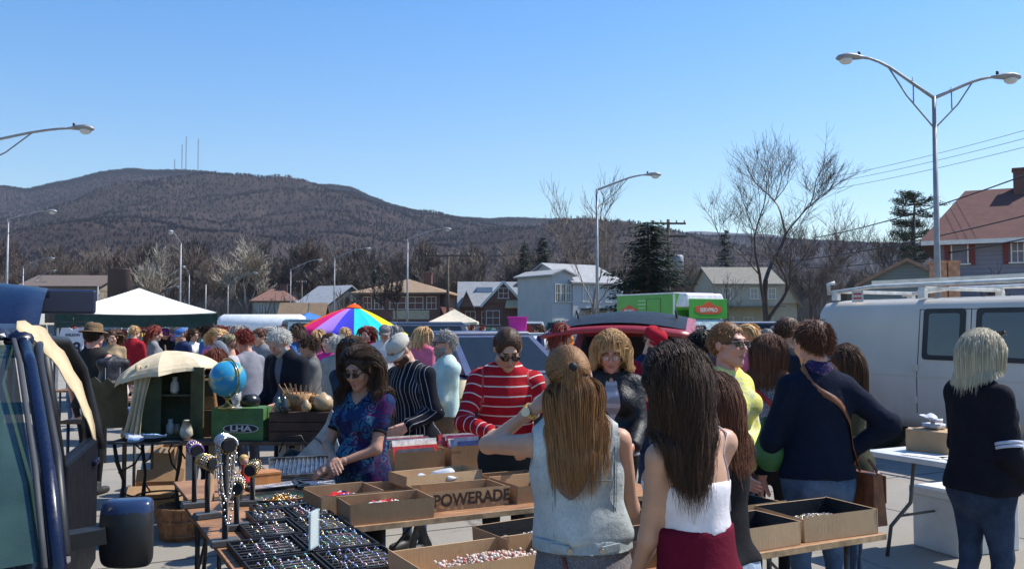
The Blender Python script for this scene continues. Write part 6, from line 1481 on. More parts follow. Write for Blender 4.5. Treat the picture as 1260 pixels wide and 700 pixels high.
# rainbow umbrella
t=thing('market_umbrella','rainbow coloured market umbrella above the shoppers','umbrella',(pos(429,16.6)[0],16.6,0),0,rot=(rad(2),rad(3),rad(8)))
rb=[(.75,.10,.02),(.70,.02,.16),(.42,.22,.62),(.05,.05,.48),(.02,.48,.50),(.05,.45,.10),(.75,.60,.02),(.75,.28,.01)]
rbm=[cloth('umbrella_%d'%i,c,var=.04,bump=.08) for i,c in enumerate(rb)]
R0=1.02; zt=zat(377,16.6); zr=zat(408,16.6)
order=[0,7,6,5,5,4,4,3,3,2,2,1,1,0,7,6]
m=MB(); K=16; V_=[];FF=[];MI=[]
base0=rad(-90-8)
cols_=[7,6,5,4,4,3,2,1,0,0,7,6,5,4,2,1]
front={0:3,1:4,2:4,3:6,4:6,-1:2,-2:1,-3:0,-4:0}
for s in range(K):
    a0=base0+(s-.5)*2*math.pi/K; a1=a0+2*math.pi/K; sg=s if s<=8 else s-16; ci=front.get(sg,[7,6,5,4][abs(sg)%4]); n0=len(m.v); vs=[]
    for i in range(9):
        f=i/8; z=zt-(zt-zr)*f**1.25; r_=R0*f**.92
        for q in range(4):
            a=a0+(a1-a0)*q/3; sag=.02*f*math.sin(math.pi*q/3); vs.append((r_*math.cos(a)*(1-.035*f*math.sin(math.pi*q/3)),r_*math.sin(a)*(1-.035*f*math.sin(math.pi*q/3)),z-sag))
    for q in range(4): a=a0+(a1-a0)*q/3; x,y,z=vs[8*4+q]; vs.append((x,y,z-.13))
    m.add(vs,[(i*4+q,(i+1)*4+q,(i+1)*4+q+1,i*4+q+1) for i in range(9) for q in range(3)],ci,None,True)
m.build('canopy',rbm,t)
m=MB(); m.lathe([(.15,zt-.02),(.08,zt+.03),(.01,zt+.06)],16,0,cap=False); m.build('top_cap',rbm[0],t); MB().cyl((0,0,0),(0,0,zt+.06),.02,n=8).build('pole',M('canopy_leg',(.5,.5,.5)),t)
m=MB()
for s in range(K): a=base0+(s-.5)*2*math.pi/K; m.tube([(0,0,zt-.02),(R0*.5*math.cos(a),R0*.5*math.sin(a),zt-(zt-zr)*.42-.02),(R0*math.cos(a),R0*math.sin(a),zr-.01)],.005,4)
m.build('ribs',M('rib_metal',(.3,.3,.3)),t)
# magenta storage tub on a white counter
t=thing('market_counter','white topped stall counter carrying the magenta tub','counter',pos(690,20),rad(-4)); MB().box((0,0,zat(409,20)-.04),(2.3,.8,.06)).build('counter_top',M('counter_white',(.6,.6,.56),.6,var=.1),t)
for x in(-1.1,1.1): MB().box((x,0,.75),(.06,.7,1.5)).build('leg',M('counter_white',(.6,.6,.6)),t)
t=thing('storage_tub','bright magenta plastic storage tub on the white counter','tub',(pos(637,20)[0],20,zat(409,20)-.01),0); mg=M('magenta_plastic',(.62,.03,.32),.35,var=.05)
MB().box((0,0,.17),(.36,.3,.34),0,top=(1.18,1.18)).build('tub_body',mg,t,bevel=.02); MB().box((0,0,.345),(.47,.40,.035)).build('lid_rim',mg,t,bevel=.01)
# ---------------------------------------------------------------- street lamps
lampm=M('galvanised',(.27,.27,.275),.55,metal=.35,var=.15,scale=3); lens=M('lamp_lens',(.55,.56,.52),.2,var=.05)
def lamphead(par,p,d):
    q=Matrix.Translation(p)@Rz(math.atan2(d[1],d[0]))
    MB().tube([(-.15,0,0),(0,0,.0),(.18,0,.02),(.42,0,.02),(.62,0,-.01),(.70,0,-.03)],[.05,.09,.15,.19,.14,.03],12,0,q,flat=.55).build('lamp_head',lampm,par,smooth=True)
    MB().ball((.42,0,-.07),(.19,.15,.13),12,0,q).build('lamp_glass',lens,par,smooth=True); MB().cyl((.05,0,.07),(.05,0,.16),.04,n=8,M=q).build('photocell',blk,par)
def street_lamp(px,Y,pj,label,arms,basez=0,pr=.10):
    "pj: pixel row where the arm leaves the pole; arms: [(dx px, dz px, end py)]"
    p=at(px,398,Y); zj=zat(pj,Y); t=thing('street_lamp',label,'street lamp',(p.x,Y,0),0,'street lamps of the parking lot')
    MB().tube([(0,0,0),(0,0,zj*.4),(0,0,zj+.05)],[pr,pr*.8,pr*.55],12).build('pole',lampm,t,smooth=True)
    MB().lathe([(pr*2,0),(pr*2,.05),(pr*1.3,.2)],12).build('base',lampm,t)
    for (ax,ay,pe) in arms:
        ze=zat(pe,Y); L_=math.hypot(ax,ay); u_=Vector((ax/L_,ay/L_,0)); h_=ze-zj
        pts=[Vector((0,0,zj))+u_*L_*f+Vector((0,0,h_*(f*1.25 if f<.6 else .75+.25*math.sin((f-.6)/.4*math.pi/2)))) for f in(0,.2,.4,.6,.75,.88,1.0)]
        MB().tube(pts,[.05,.047,.045,.042,.04,.038,.038],8).build('arm',lampm,t,smooth=True)
        mid=pts[3]*.8+pts[4]*.2; m=MB().tube([(0,0,zj-.85),Vector((0,0,zj-.85))*.4+mid*.6-Vector((0,0,.12)),mid],.022,6); m.build('brace',lampm,t)
        a=Vector((0,0,zj-.85))*.55+mid*.45-Vector((0,0,.05)); MB().tube([a,(a.x,a.y,zj+h_*.55*.95)],.018,6).build('strut',lampm,t)
        lamphead(t,pts[-1],u_)
    return t
street_lamp(1155,24.5,121,'tall double armed street lamp above the white van',[(-2.0,0,71),(1.72,0,95)])
street_lamp(735,42.5,234,'single arm street lamp in front of the white house',[(2.35,-.2,216)])
street_lamp(501,67,295,'single arm street lamp beside the brown roofed house',[(2.6,0,282)])
street_lamp(411,86,318,'single arm lamp behind the rainbow umbrella',[(2.8,0,306)])
street_lamp(357,101,332,'single arm lamp in front of the grey gabled house',[(2.9,0,320)])
street_lamp(7,54,270,'single arm street lamp at the left edge',[(2.25,0,260)])
street_lamp(27,88,328,'second lamp from the left edge',[(2.4,0,318)])
street_lamp(221,64,300,'lamp seen end on above the white canopy peak',[(.25,-2.3,290)])
street_lamp(232,104,338,'lamp seen end on just right of the canopy peak',[(.3,-2.3,330)])
street_lamp(280,108,350,'lamp with long arm in front of the sycamore',[(2.9,0,336)])
street_lamp(-48,28,180,'street lamp whose arm enters at the upper left edge',[(3.35,0,158)])
street_lamp(201,118,362,'small far lamp behind the canopy',[(1.5,0,353)]); street_lamp(44,124,343,'third small lamp from the left edge',[(2.0,0,333)])
for px,yt,Y,lab in((253,350,96,'bare metal pole right of the canopy'),(120,352,96,'thin pole left of the water tower')):
    o=MB().cyl((0,0,0),(0,0,zat(yt,Y)),.07,n=8).build('pole',lampm); o.location=pos(px,Y); tag(o,lab,'pole')
# ---------------------------------------------------------------- utility poles and wires
pw=M('pole_wood',(.10,.075,.055),.9,var=.25,scale=4)
def upole(px,Y,ptop,label,trans=0,cross=(1,),armw=2.4):
    h=zat(ptop,Y); t=thing('utility_pole',label,'utility pole',pos(px,Y),rad(4)); MB().tube([(0,0,0),(0,0,h)],[.17,.11],8).build('pole',pw,t)
    for k in cross:
        MB().box((0,-.15,h-.3*k),(armw,.10,.13)).build('cross_arm',pw,t)
        for x in(-1.1,-.55,.55,1.1): MB().lathe([(.05,0),(.05,.12),(.02,.2)],8,0,T(x*armw/2.4,-.15,h-.3*k+.06)).build('insulator',M('insulator',(.25,.25,.25),.3,var=0),t)
    for x in ((-.62,.66)[:trans]): MB().lathe([(.05,-.6),(.36,-.55),(.37,.4),(.28,.5),(.06,.52)],14,0,T(x,-.1,h-3.0)).build('transformer',M('transformer_grey',(.36,.37,.38),.5,var=.1),t)
    return Vector(pos(px,Y))+Vector((0,0,h))
p1=upole(823,62,270,'utility pole with two grey transformers above the green truck',2,(1,4)); p2=upole(551,88,311,'utility pole behind the brown roofed house',0,(1,),4.6)
p3=upole(371,108,345,'short utility pole with a transformer by the grey gable',1,(1,),1.2); p4=upole(1420,30,150,'utility pole beyond the right edge',0,(1,))
wire=M('cable_black',(.02,.02,.02),.6,var=0)
def cable(a,b,sag,label,r=.02):
    a=Vector(a); b=Vector(b); c=D.curves.new('cable','CURVE'); pts=[a.lerp(b,f)-Vector((0,0,sag*4*f*(1-f))) for f in np.linspace(0,1,15)]
    o=MB().tube(pts,r,4).build('overhead_cable',wire); tag(o,label,'cable','overhead cables')
for i,(y0,y1,lab) in enumerate([(222,162,'uppermost thin cable over the red roofed house'),(228,174,'second thin cable over the red roofed house'),(236,186,'third thin cable over the red roofed house')]):
    cable(at(1005,y0,62),at(1400,y1-42,36),.25,lab,.012)
cable(at(1290,205,34),at(1000,293,60),.3,'thick drooping cable passing left of the chimney',.03); cable(at(1290,258,34),at(960,322,62),.3,'cable crossing the red roof',.028); cable(at(1290,288,34),at(985,330,62),.3,'lowest cable crossing the eaves of the red roof',.028)
for i,y in enumerate((340,348,357)): cable(at(823,y-40,62),at(1000,y-38,62),.25,['upper','middle','lower'][i]+' cable from the transformer pole to the right',.02)
cable(p2-Vector((0,0,.3)),at(200,330,120),.8,'long faint cable in front of the wood at left',.03); cable(p2-Vector((0,0,.3)),p1-Vector((0,0,.3)),.8,'cable between the two utility poles',.02)
# masts on the summit
mast=M('mast_steel',(.25,.22,.23),.6,var=.1)
for px,yt,yb in((212,196,206),(221,178,206),(226,168,206),(241,171,207)):
    Y=1480; x=(px-630)/F*Y; z0=zat(yb+4,Y); h=zat(yt,Y)-z0; m=MB(); b_=1.0
    for k in range(3): a=k*2.09; m.bar((b_*math.cos(a),b_*math.sin(a),0),(b_*.6*math.cos(a),b_*.6*math.sin(a),h),.28)
    for q in range(10): m.bar((-b_,0,h*q/10),(b_,0,h*(q+1)/10),.2)
    o=m.build('radio_mast',mast); o.location=(x,Y,z0); tag(o,{212:'shortest radio mast on the summit',221:'second radio mast from the left on the summit',226:'tallest radio mast on the summit',241:'rightmost radio mast on the summit'}[px],'mast','radio masts on the summit')
# ================================================================ houses across the road
def siding(name,c,rough=.7,pitch=.14,brick=False):
    if name in _MC: return _MC[name]
    t=NT(name); co=t.coord(); z=t.sep(co)[2]
    if brick:
        b=t.new('ShaderNodeTexBrick'); mp=t.new('ShaderNodeMapping'); t.l.new(co,mp.inputs[0]); mp.inputs['Rotation'].default_value=(rad(90),0,0); t.l.new(mp.outputs[0],b.inputs[0]); b.inputs['Scale'].default_value=4; b.inputs['Color1'].default_value=(*c,1); b.inputs['Color2'].default_value=(*[x*.7 for x in c],1); b.inputs['Mortar'].default_value=(.2,.17,.15,1); b.inputs['Mortar Size'].default_value=.012; t.l.new(b.outputs[0],t.b.inputs['Base Color'])
    else:
        f=t.math('FRACT',t.math('DIVIDE',z,pitch)); n=t.noise(co,1.2,4); base=t.ramp(n,[(.3,tuple(x*.85 for x in c)),(.7,c)]); base=t.mix(t.math('LESS_THAN',f,.1),base,tuple(x*.55 for x in c)); t.l.new(base,t.b.inputs['Base Color'])
    t.b.inputs['Roughness'].default_value=rough; _MC[name]=t.m; return t.m
def roofm(name,c): 
    if name in _MC: return _MC[name]
    t=NT(name); co=t.coord(); n=t.noise(co,2.2,5,.7); n2=t.noise(t.coord(scale=(1,1,6)),6,3,.7); base=t.ramp(n,[(.3,tuple(x*.75 for x in c)),(.7,tuple(x*1.15 for x in c))]); base=t.mix(t.ramp(n2,[(.45,.35),(.6,0.0)]),base,tuple(x*.5 for x in c)); t.l.new(base,t.b.inputs['Base Color']); t.b.inputs['Roughness'].default_value=.95; _MC[name]=t.m; return t.m
trim=M('trim_white',(.68,.67,.63),.6,var=.08); wg=M('house_glass',(.03,.04,.05),.1,var=.3,spec=.9); dwood=M('door_dark',(.10,.05,.03),.5)
def window(par,x,z,w_,h_,face,hw,hd,frame=trim,mull=True):
    "face: 'f' front(-y) 'l' left(-x) 'r' right(+x)"
    if face=='f': Mx=T(x,-hd-.02,z)
    elif face=='l': Mx=T(-hw-.02,x,z)@Rz(rad(-90))
    else: Mx=T(hw+.02,x,z)@Rz(rad(90))
    m=MB(); fw=.06
    m.box((-w_/2-fw/2,0,0),(fw,.10,h_+2*fw),0,Mx).box((w_/2+fw/2,0,0),(fw,.10,h_+2*fw),0,Mx).box((0,0,h_/2+fw/2),(w_,.10,fw),0,Mx).box((0,-.02,-h_/2-fw/2),(w_+.3,.16,fw),0,Mx)
    if mull: m.box((0,.01,0),(w_,.05,.05),0,Mx).box((0,.012,0),(.04,.05,h_),0,Mx)
    o=m.build('window',frame,par); MB().box((0,.035,0),(w_,.02,h_),0,Mx).build('pane',wg,o)
def gable(par,hw,hd,z0,z1,mt,axis='x',ov=.4,x0=0,y0=0,th=.14,name='roof',wall=None):
    "ridge along axis; two pitched slabs with thickness plus gable walls"
    m=MB(); 
    if axis=='x':
        sl=(z1-z0)/hd; e=z0-sl*ov
        for s in(-1,1):
            a=[(x0-hw-ov,y0+s*(hd+ov),e),(x0+hw+ov,y0+s*(hd+ov),e),(x0+hw+ov,y0,z1),(x0-hw-ov,y0,z1)]; m.add(a+[(x,y,z+th) for x,y,z in a],[(0,1,2,3),(4,7,6,5),(0,4,5,1),(1,5,6,2),(2,6,7,3),(3,7,4,0)])
        o=m.build(name,mt,par)
        if wall: MB().add([(x0-hw,y0-hd,z0),(x0-hw,y0+hd,z0),(x0-hw,y0,z1)],[(0,1,2)]).build('gable_wall',wall,par); MB().add([(x0+hw,y0-hd,z0),(x0+hw,y0+hd,z0),(x0+hw,y0,z1)],[(0,2,1)]).build('gable_wall',wall,par)
    else:
        sl=(z1-z0)/hw; e=z0-sl*ov
        for s in(-1,1):
            a=[(x0+s*(hw+ov),y0-hd-ov,e),(x0+s*(hw+ov),y0+hd+ov,e),(x0,y0+hd+ov,z1),(x0,y0-hd-ov,z1)]; m.add(a+[(x,y,z+th) for x,y,z in a],[(0,1,2,3),(4,7,6,5),(0,4,5,1),(1,5,6,2),(2,6,7,3),(3,7,4,0)])
        o=m.build(name,mt,par)
        if wall: MB().add([(x0-hw,y0-hd,z0),(x0+hw,y0-hd,z0),(x0,y0-hd,z1)],[(0,1,2)]).build('gable_wall',wall,par); MB().add([(x0-hw,y0+hd,z0),(x0+hw,y0+hd,z0),(x0,y0+hd,z1)],[(0,2,1)]).build('gable_wall',wall,par)
    return o
def hip(par,hw,hd,z0,z1,mt,ov=.5,inset=None):
    i=inset or hd; a=[(-hw-ov,-hd-ov,z0-.1),(hw+ov,-hd-ov,z0-.1),(hw+ov,hd+ov,z0-.1),(-hw-ov,hd+ov,z0-.1),(-hw+i,0,z1),(hw-i,0,z1)]
    m=MB(); m.add(a+[(x,y,z-.15) for x,y,z in a[:4]],[(0,1,5,4),(1,2,5),(2,3,4,5),(3,0,4),(9,8,7,6),(0,6,7,1),(1,7,8,2),(2,8,9,3),(3,9,6,0)]); return m.build('roof',mt,par)
def chimney(par,x,y,z0,z1,w_=.7,mt=None): MB().box((x,y,(z0+z1)/2),(w_,w_,z1-z0)).box((x,y,z1+.06),(w_+.12,w_+.12,.12)).build('chimney',mt or siding('chimney_brick',(.12,.04,.03),brick=True),par)
def mpx(px,Y): return px/F*Y
# H1 brown roofed brick house
Y=92; t=thing('brick_house','long brick house with broad tan hipped roof','house',pos(503,Y+4),rad(-6)); hw,hd=mpx(50,Y),4.2; z0=zat(359,Y); bk=siding('brick_red',(.20,.07,.05),brick=True)
MB().box((0,0,z0/2),(hw*2,hd*2,z0)).build('wall',bk,t); hip(t,hw,hd,z0,zat(341,Y),roofm('roof_tan',(.33,.22,.13)),.9)
for x,w_ in((-3.4,.8),(-2.2,.8),(-.2,1.6),(1.6,1.6),(3.3,.9)): window(t,x,z0-1.15,w_,1.2,'f',hw,hd)
MB().box((-1.6,-hd-.03,1.1),(1,.08,2.1)).build('door',dwood,t); MB().box((1.2,-hd-.03,2.6),(3.8,.06,.9)).build('wall_panel',M('siding_cream',(.5,.42,.3),.8),t); chimney(t,2.0,.6,z0+1,zat(338,Y)+.3,.8)
# H2 brick cape with big gable
Y=88; t=thing('gabled_house','brick house with steep grey roof, white trimmed gable and tan awning','house',pos(603,Y+4),rad(3)); hw,hd=mpx(38,Y),4.0; z0=zat(376,Y); rg=roofm('roof_grey',(.28,.29,.30))
MB().box((0,0,z0/2),(hw*2,hd*2,z0)).build('wall',bk,t); gable(t,hw,hd,z0,zat(346,Y),rg,'x',.3,wall=bk)
gz=zat(348,Y); gw=mpx(24,Y); gx=mpx(14,Y); MB().box((gx,-hd-.9,(z0+.3)/2),(gw*1.9,1.8,z0+.3)).build('bay_wall',bk,t); gable(t,gw,2.4,z0+.2,gz,rg,'y',.25,gx,-hd+.4,wall=bk,name='gable_roof')
m=MB(); yy=-hd-2.25; m.bar((gx-gw-.3,yy,z0-.15),(gx,yy,gz+.02),.14,.22).bar((gx+gw+.3,yy,z0-.15),(gx,yy,gz+.02),.14,.22); m.build('gable_trim',trim,t)
window(t,gx,z0+1.15,.9,.9,'f',hw,hd+2.0); window(t,gx-1.0,z0-1.2,1.2,1.3,'f',hw,hd+1.8); window(t,-hw+1,z0-1.2,.9,1.2,'f',hw,hd); window(t,-hw+2.6,z0-1.2,.9,1.2,'f',hw,hd)
gable(t,mpx(8,Y),1.0,z0-.1,zat(360,Y),rg,'y',.2,-hw+.6,-hd,wall=bk,name='porch_roof')
MB().add([(gx+.3,-hd-2.1,z0+.5),(gx+2.6,-hd-2.1,z0+.5),(gx+2.7,-hd-3.3,z0-.15),(gx+.1,-hd-3.3,z0-.15),(gx+2.7,-hd-3.3,z0-.3),(gx+.1,-hd-3.3,z0-.3),(gx+.3,-hd-2.1,z0+.35),(gx+2.6,-hd-2.1,z0+.35)],[(0,3,2,1),(3,5,4,2),(5,6,7,4),(0,6,5,3),(2,4,7,1)]).build('awning',M('awning_tan',(.52,.40,.23),.8),t)
MB().box((-.6,-1.3,z0+1.2),(1.6,1.2,1.4)).build('dormer',siding('siding_pale_blue',(.45,.5,.55)),t)
# H3 white victorian
Y=80; t=thing('white_house','large white two storey house with grey gabled roof and porch','house',pos(694,Y+5),rad(33)); ws=siding('siding_white',(.50,.50,.49)); rl=roofm('roof_light_grey',(.36,.36,.36)); hw,hd=mpx(40,Y),4.5; z0=zat(347,Y)
MB().box((0.6,0,z0/2),(hw*2,hd*2,z0)).build('wall',ws,t); gable(t,hw,hd,z0,zat(322,Y),rl,'x',.35,.6,0,wall=ws)
wl=mpx(22,Y); MB().box((-hw-.4,-1.5,(z0+.6)/2),(wl*1.4,5.6,z0+.6)).build('wing_wall',ws,t); gable(t,wl*.7,2.8,z0+.6,zat(333,Y),rl,'y',.3,-hw-.4,-1.5,wall=ws,name='wing_roof')
for x in(-hw-1.0,-hw-.4,-hw+.2): window(t,x,z0-1.0,.42,1.5,'f',hw,4.35); window(t,x,z0-4.2,.42,1.5,'f',hw,4.35)
for x in(-.9,.4,1.7,3.0): window(t,x,z0-1.0,.55,1.4,'f',hw,hd)
for x in(-1.6,0,1.6): window(t,x,z0-.6,.55,1.5,'l',hw-.6,hd)
for x in(-1.5,1.0): window(t,x,1.9,.9,1.5,'f',hw,hd)
MB().box((1,-hd-1.3,3.0),(hw*2-1.0,2.6,.16),0).build('porch_roof',roofm('roof_dark',(.10,.10,.11)),t)
for x in(-2.0,-.3,1.4,3.1,4.4): MB().box((x,-hd-2.4,1.46),(.14,.14,2.92)).build('porch_post',trim,t)
MB().box((3.2,-hd-.03,1.2),(1,.08,2.2)).build('door',dwood,t)
# H4 cream house
Y=90; t=thing('cream_house','cream sided house with long olive grey roof behind the green truck','house',pos(905,Y+4.5),rad(2)); hw,hd=mpx(40,Y),4.5; z0=zat(349,Y); cs=siding('siding_cream2',(.42,.38,.30)); ro=roofm('roof_olive',(.24,.22,.18))
MB().box((0,0,z0/2),(hw*2,hd*2,z0)).build('wall',cs,t); gable(t,hw,hd,z0,zat(327,Y),ro,'x',.4,wall=cs); MB().box((hw+1.0,.8,1.9),(3,6,3.8)).build('side_wing',cs,t); gable(t,1.5,3.2,3.8,zat(342,Y),ro,'y',.3,hw+1.0,.6,wall=cs,name='wing_roof')
for x in(-2.2,.6,2.4): window(t,x,z0-1.0,.7,1.0,'f',hw,hd)
for x in(-2,0,2): window(t,x,1.7,.9,1.2,'f',hw,hd)
MB().box((0,-hd-1.1,z0-2.3),(hw*1.9,2.2,.14)).build('porch_roof',ro,t); MB().box((hw+1.0,-2.3,1.2),(.95,.08,2.1)).build('door',dwood,t)
# H5, H6 small houses left
Y=110; t=thing('small_white_house','small white house with reddish brown hipped roof left of the grey gable','house',pos(340,Y+4),rad(8)); hw,hd=mpx(24,Y),3.6; z0=zat(369,Y)
wsh=siding('siding_white2',(.50,.50,.46)); MB().box((0,0,z0/2),(hw*2,hd*2,z0)).build('wall',wsh,t); hip(t,hw,hd,z0,zat(354,Y),roofm('roof_redbrown',(.22,.11,.08)),.4,inset=hw*.7); chimney(t,.9,0,z0+1,zat(349,Y),.9)
for x in(-1.4,1.2): window(t,x,z0-.9,.6,.9,'f',hw,hd); window(t,x,1.4,.7,1.1,'f',hw,hd)
Y=104; t=thing('grey_house','dark grey house with pale grey roof and plain gable end','house',pos(412,Y+4),rad(-32)); hw,hd=mpx(26,Y),4; z0=zat(375,Y); gs=siding('siding_slate',(.06,.065,.075)); MB().box((0,0,z0/2),(hw*2,hd*2,z0)).build('wall',gs,t); gable(t,hw,hd,z0,zat(351,Y),roofm('roof_blue_grey',(.33,.35,.37)),'x',.3,wall=gs); window(t,0,1.7,.8,1.1,'f',hw,hd); window(t,0,z0-.5,.6,.8,'r',hw,hd)
t=thing('low_shed','low brown roofed shed in front of the grey gabled house','shed',pos(374,97),0); MB().box((0,0,1.1),(4.6,3,2.2)).build('wall',siding('siding_brown',(.18,.12,.08)),t); gable(t,2.3,1.5,2.2,zat(374,97),roofm('roof_tan',(.3,.2,.12)),'x',.3,wall=siding('siding_brown',(.18,.12,.08)))
# H7 long tan building with a brick tower
Y=122; t=thing('mill_building','long tan two storey building with brown roof at the left','building',pos(96,Y+6),rad(3)); hw,hd=mpx(46,Y),6; z0=zat(352,Y); ts=siding('stucco_tan',(.26,.21,.16),pitch=3); MB().box((0,0,z0/2),(hw*2,hd*2,z0)).build('wall',ts,t); gable(t,hw,hd,z0,zat(337,Y),roofm('roof_brown',(.16,.12,.095)),'x',.5,wall=ts)
for i in range(7): window(t,-hw+1+i*1.5,z0-1.2,.8,1.0,'f',hw,hd); window(t,-hw+1+i*1.5,1.9,.8,1.1,'f',hw,hd)
t=thing('brick_tower','squat dark brick tower with a slanted shed roof','tower',pos(146,118),0); h=zat(331,118); MB().lathe([(1.4,0),(1.4,h-.1),(1.48,h)],18).build('wall',siding('tower_brick',(.09,.05,.045),brick=True),t); MB().box((-2.2,0,h-1.6),(2.2,2.0,1.0),0,Ry(rad(-32))@T(-1.0,0,-1.2)).build('shed_roof',roofm('roof_dark',(.1,.1,.11)),t)
t=thing('white_cottage','small white cottage with dark roof at the far left edge','house',pos(12,95),0); MB().box((0,0,1.9),(5.4,4,zat(365,95))).build('wall',wsh,t); gable(t,2.7,2,zat(365,95)-.2,zat(354,95),roofm('roof_dark',(.1,.1,.11)),'x',.3,wall=wsh); window(t,-.8,3.2,.8,1.1,'f',2.7,2); window(t,1.2,3.2,.8,1.1,'f',2.7,2)
# H8 red roofed house at right
Y=42; t=thing('red_roofed_house','blue grey sided house with big red shingle roof and brick chimney','house',(26.42,43.7,0),rad(-28)); hw,hd=5.0,4.6; z0=zat(291,Y); bs=siding('siding_blue_grey',(.20,.20,.25),pitch=.2); rr_=roofm('roof_red',(.135,.055,.045))
MB().box((0,0,z0/2),(hw*2,hd*2,z0)).build('wall',bs,t)
zr_=zat(235,45.4); a=[(-hw-.55,-hd-.6,z0-.25),(hw+.5,-hd-.6,z0-.25),(hw+.5,hd+.6,z0-.25),(-hw-.55,hd+.6,z0-.25),(-hw+1.3,0,zr_),(hw,0,zr_)]
MB().add(a+[(x,y,z-.2) for x,y,z in a[:4]],[(0,1,5,4),(1,2,5),(2,3,4,5),(3,0,4),(9,8,7,6),(0,6,7,1),(1,7,8,2),(2,8,9,3),(3,9,6,0)]).build('roof',rr_,t)
MB().box((0,-hd-.64,z0-.36),(hw*2+1.0,.08,.2)).build('eaves_board',trim,t); chimney(t,-1.2,-.4,zr_-1.2,zat(211,44),.7)
rsh=M('shutter_red',(.16,.02,.02),.6,var=.1)
for x,w__ in((-3.9,.62),(-1.55,.44),(-.95,.44),(1.2,.5),(2.6,.6)): window(t,x,z0-.82,w__,1.0,'f',hw,hd,mull=w__<.5)
for x in(-4.42,-3.38,-2.02,.75): MB().box((x,-hd-.04,z0-.82),(.22,.06,1.15)).build('shutter',rsh,t)
for x in(-3.1,0,2.5): window(t,x,1.6,.9,1.4,'f',hw,hd)
# H9 low garage in front of it
Y=36; t=thing('garage','low garage with shallow grey brown gabled roof before the red roofed house','garage',pos(1117,Y+3),rad(-24)); hw,hd=mpx(51,Y),3.4; z0=zat(349,Y); ggs=siding('siding_teal_grey',(.16,.2,.2)); MB().box((0,0,z0/2),(hw*2,hd*2,z0)).build('wall',ggs,t); gable(t,hw,hd,z0,zat(322,Y),roofm('roof_salmon',(.30,.19,.13)),'y',.3,wall=ggs); window(t,0,1.9,1,1,'f',hw,hd)
for i,px in enumerate((1155,1171)):
    o=MB().box((0,0,1.0),(.42,.5,2.6)).box((0,0,2.36),(.5,.56,.12)).build('brick_pier',M('salmon_brick',(.45,.22,.12),.8,var=.2),None); o.location=(pos(px,33)[0],33,zat(321,33)-2.42); tag(o,['left salmon brick pier above the garage roof','right salmon brick pier above the garage roof'][i],'pier'); 
    MB().box((0,0,-.15),(.4,.48,o.location.z*1.0+.1),0,T(0,0,-o.location.z/2+.0)).build('pier_base',M('salmon_brick',(1,1,1)),o) if o.location.z>.3 else None
# fence, white tarp, fence rails between lot and road
t=thing('board_fence','low weathered board fence along the road behind the parked cars','fence',pos(630,66),0); m=MB(); fm_=M('fence_grey',(.20,.17,.14),.9,var=.25)
for i in range(150): m.box((-34+i*.46,0,.75),(.40,.03,1.5-.03*(i%3)))
m.build('boards',fm_,t); MB().box((0,.05,1.2),(69,.06,.1)).build('rail',fm_,t)
# ================================================================ trees
def bark(name,c): return M('bark_'+name,c,.95,var=.3,scale=3,bump=.5,bscale=14,bd=.05)
def grow(h,seed,trunk=.35,spread=.62,levels=5,up=.35,split=.35,first=.28,nb=(2,4),twig=.012,cols=None,minr=.008,taper=.62,droop=0.0,rmul=1.0):
    r=random.Random(seed); TR=MB(); CR=MB()
    def branch(p,d,L,rad_,lv):
        n=5 if lv<3 else 3; pts=[p]; rs=[rad_]; q=p.copy(); dd=d.copy(); kids_=[]
        for i in range(n):
            wn=.05 if lv==0 else .13; dd=(dd+Vector((r.gauss(0,wn),r.gauss(0,wn),r.gauss(0,.07)+up*.14*(lv>0)-droop*lv*.05))).normalized(); q=q+dd*L/n; pts.append(q.copy()); rs.append(rad_*(1-(1-taper)*(i+1)/n)); kids_.append((q.copy(),dd.copy(),rs[-1],(i+1)/n))
        (TR if lv==0 else CR).tube(pts,rs,8 if lv<1 else 5 if lv<2 else 3,0,cap=False)
        if lv>=levels: return
        m=r.randint(*nb)+(2 if lv>=2 else 0)
        for j in range(m):
            k=r.choice([i for i in range(n) if kids_[i][3]>=(first if lv==0 else .25)]); kp,kd,kr,kf=kids_[k]
            if j==0: kp,kd,kr,kf=kids_[-1]
            a=r.uniform(0,6.283); t_=Vector((math.cos(a),math.sin(a),0)); s_=spread*r.uniform(.6,1.25)*(.35 if j==0 else 1)
            nd=(kd+t_*s_+Vector((0,0,up*.5))).normalized(); nr=max(minr,kr*(.85 if j==0 else r.uniform(.45,.68))*rmul)
            branch(kp,nd,L*r.uniform(.58,.85)*(1.05 if j==0 else 1),nr,lv+1)
    branch(Vector((0,0,-.2)),Vector((r.gauss(0,.03),r.gauss(0,.03),1)).normalized(),h*first*1.5,trunk,0)
    zs=max(v[2] for v in CR.v); k=h/zs
    TR.v=[(x*k,y*k,z*k) for x,y,z in TR.v]; CR.v=[(x*k,y*k,z*k) for x,y,z in CR.v]
    return TR,CR
def tree(name,label,px,Y,ytop,mt,seed,group=None,mc=None,rz=0,**k):
    h=zat(ytop,Y); TR,CR=grow(h,seed,**k); t=thing(name,label,'tree',pos(px,Y),rz,group)
    TR.build('trunk',mt,t,smooth=True); CR.build('crown',mc or mt,t,smooth=True); return t
bg_=bark('grey_brown',(.105,.078,.062)); bdk=bark('dark',(.055,.04,.034)); bwh=bark('sycamore',(.36,.31,.24)); bbr=bark('brown',(.095,.06,.045)); btan=bark('tan',(.155,.115,.085))
tree('bare_tree','tall bare tree with wide forked crown right of the centre',945,58,154,bdk,288,levels=6,trunk=.38,spread=.95,up=.38,first=.34,nb=(2,3),minr=.013,taper=.72)
tree('bare_tree','slender pale barked bare tree beside the central street lamp',727,50,201,btan,8,levels=5,trunk=.19,spread=.75,up=.5,first=.38,nb=(2,3),minr=.02)
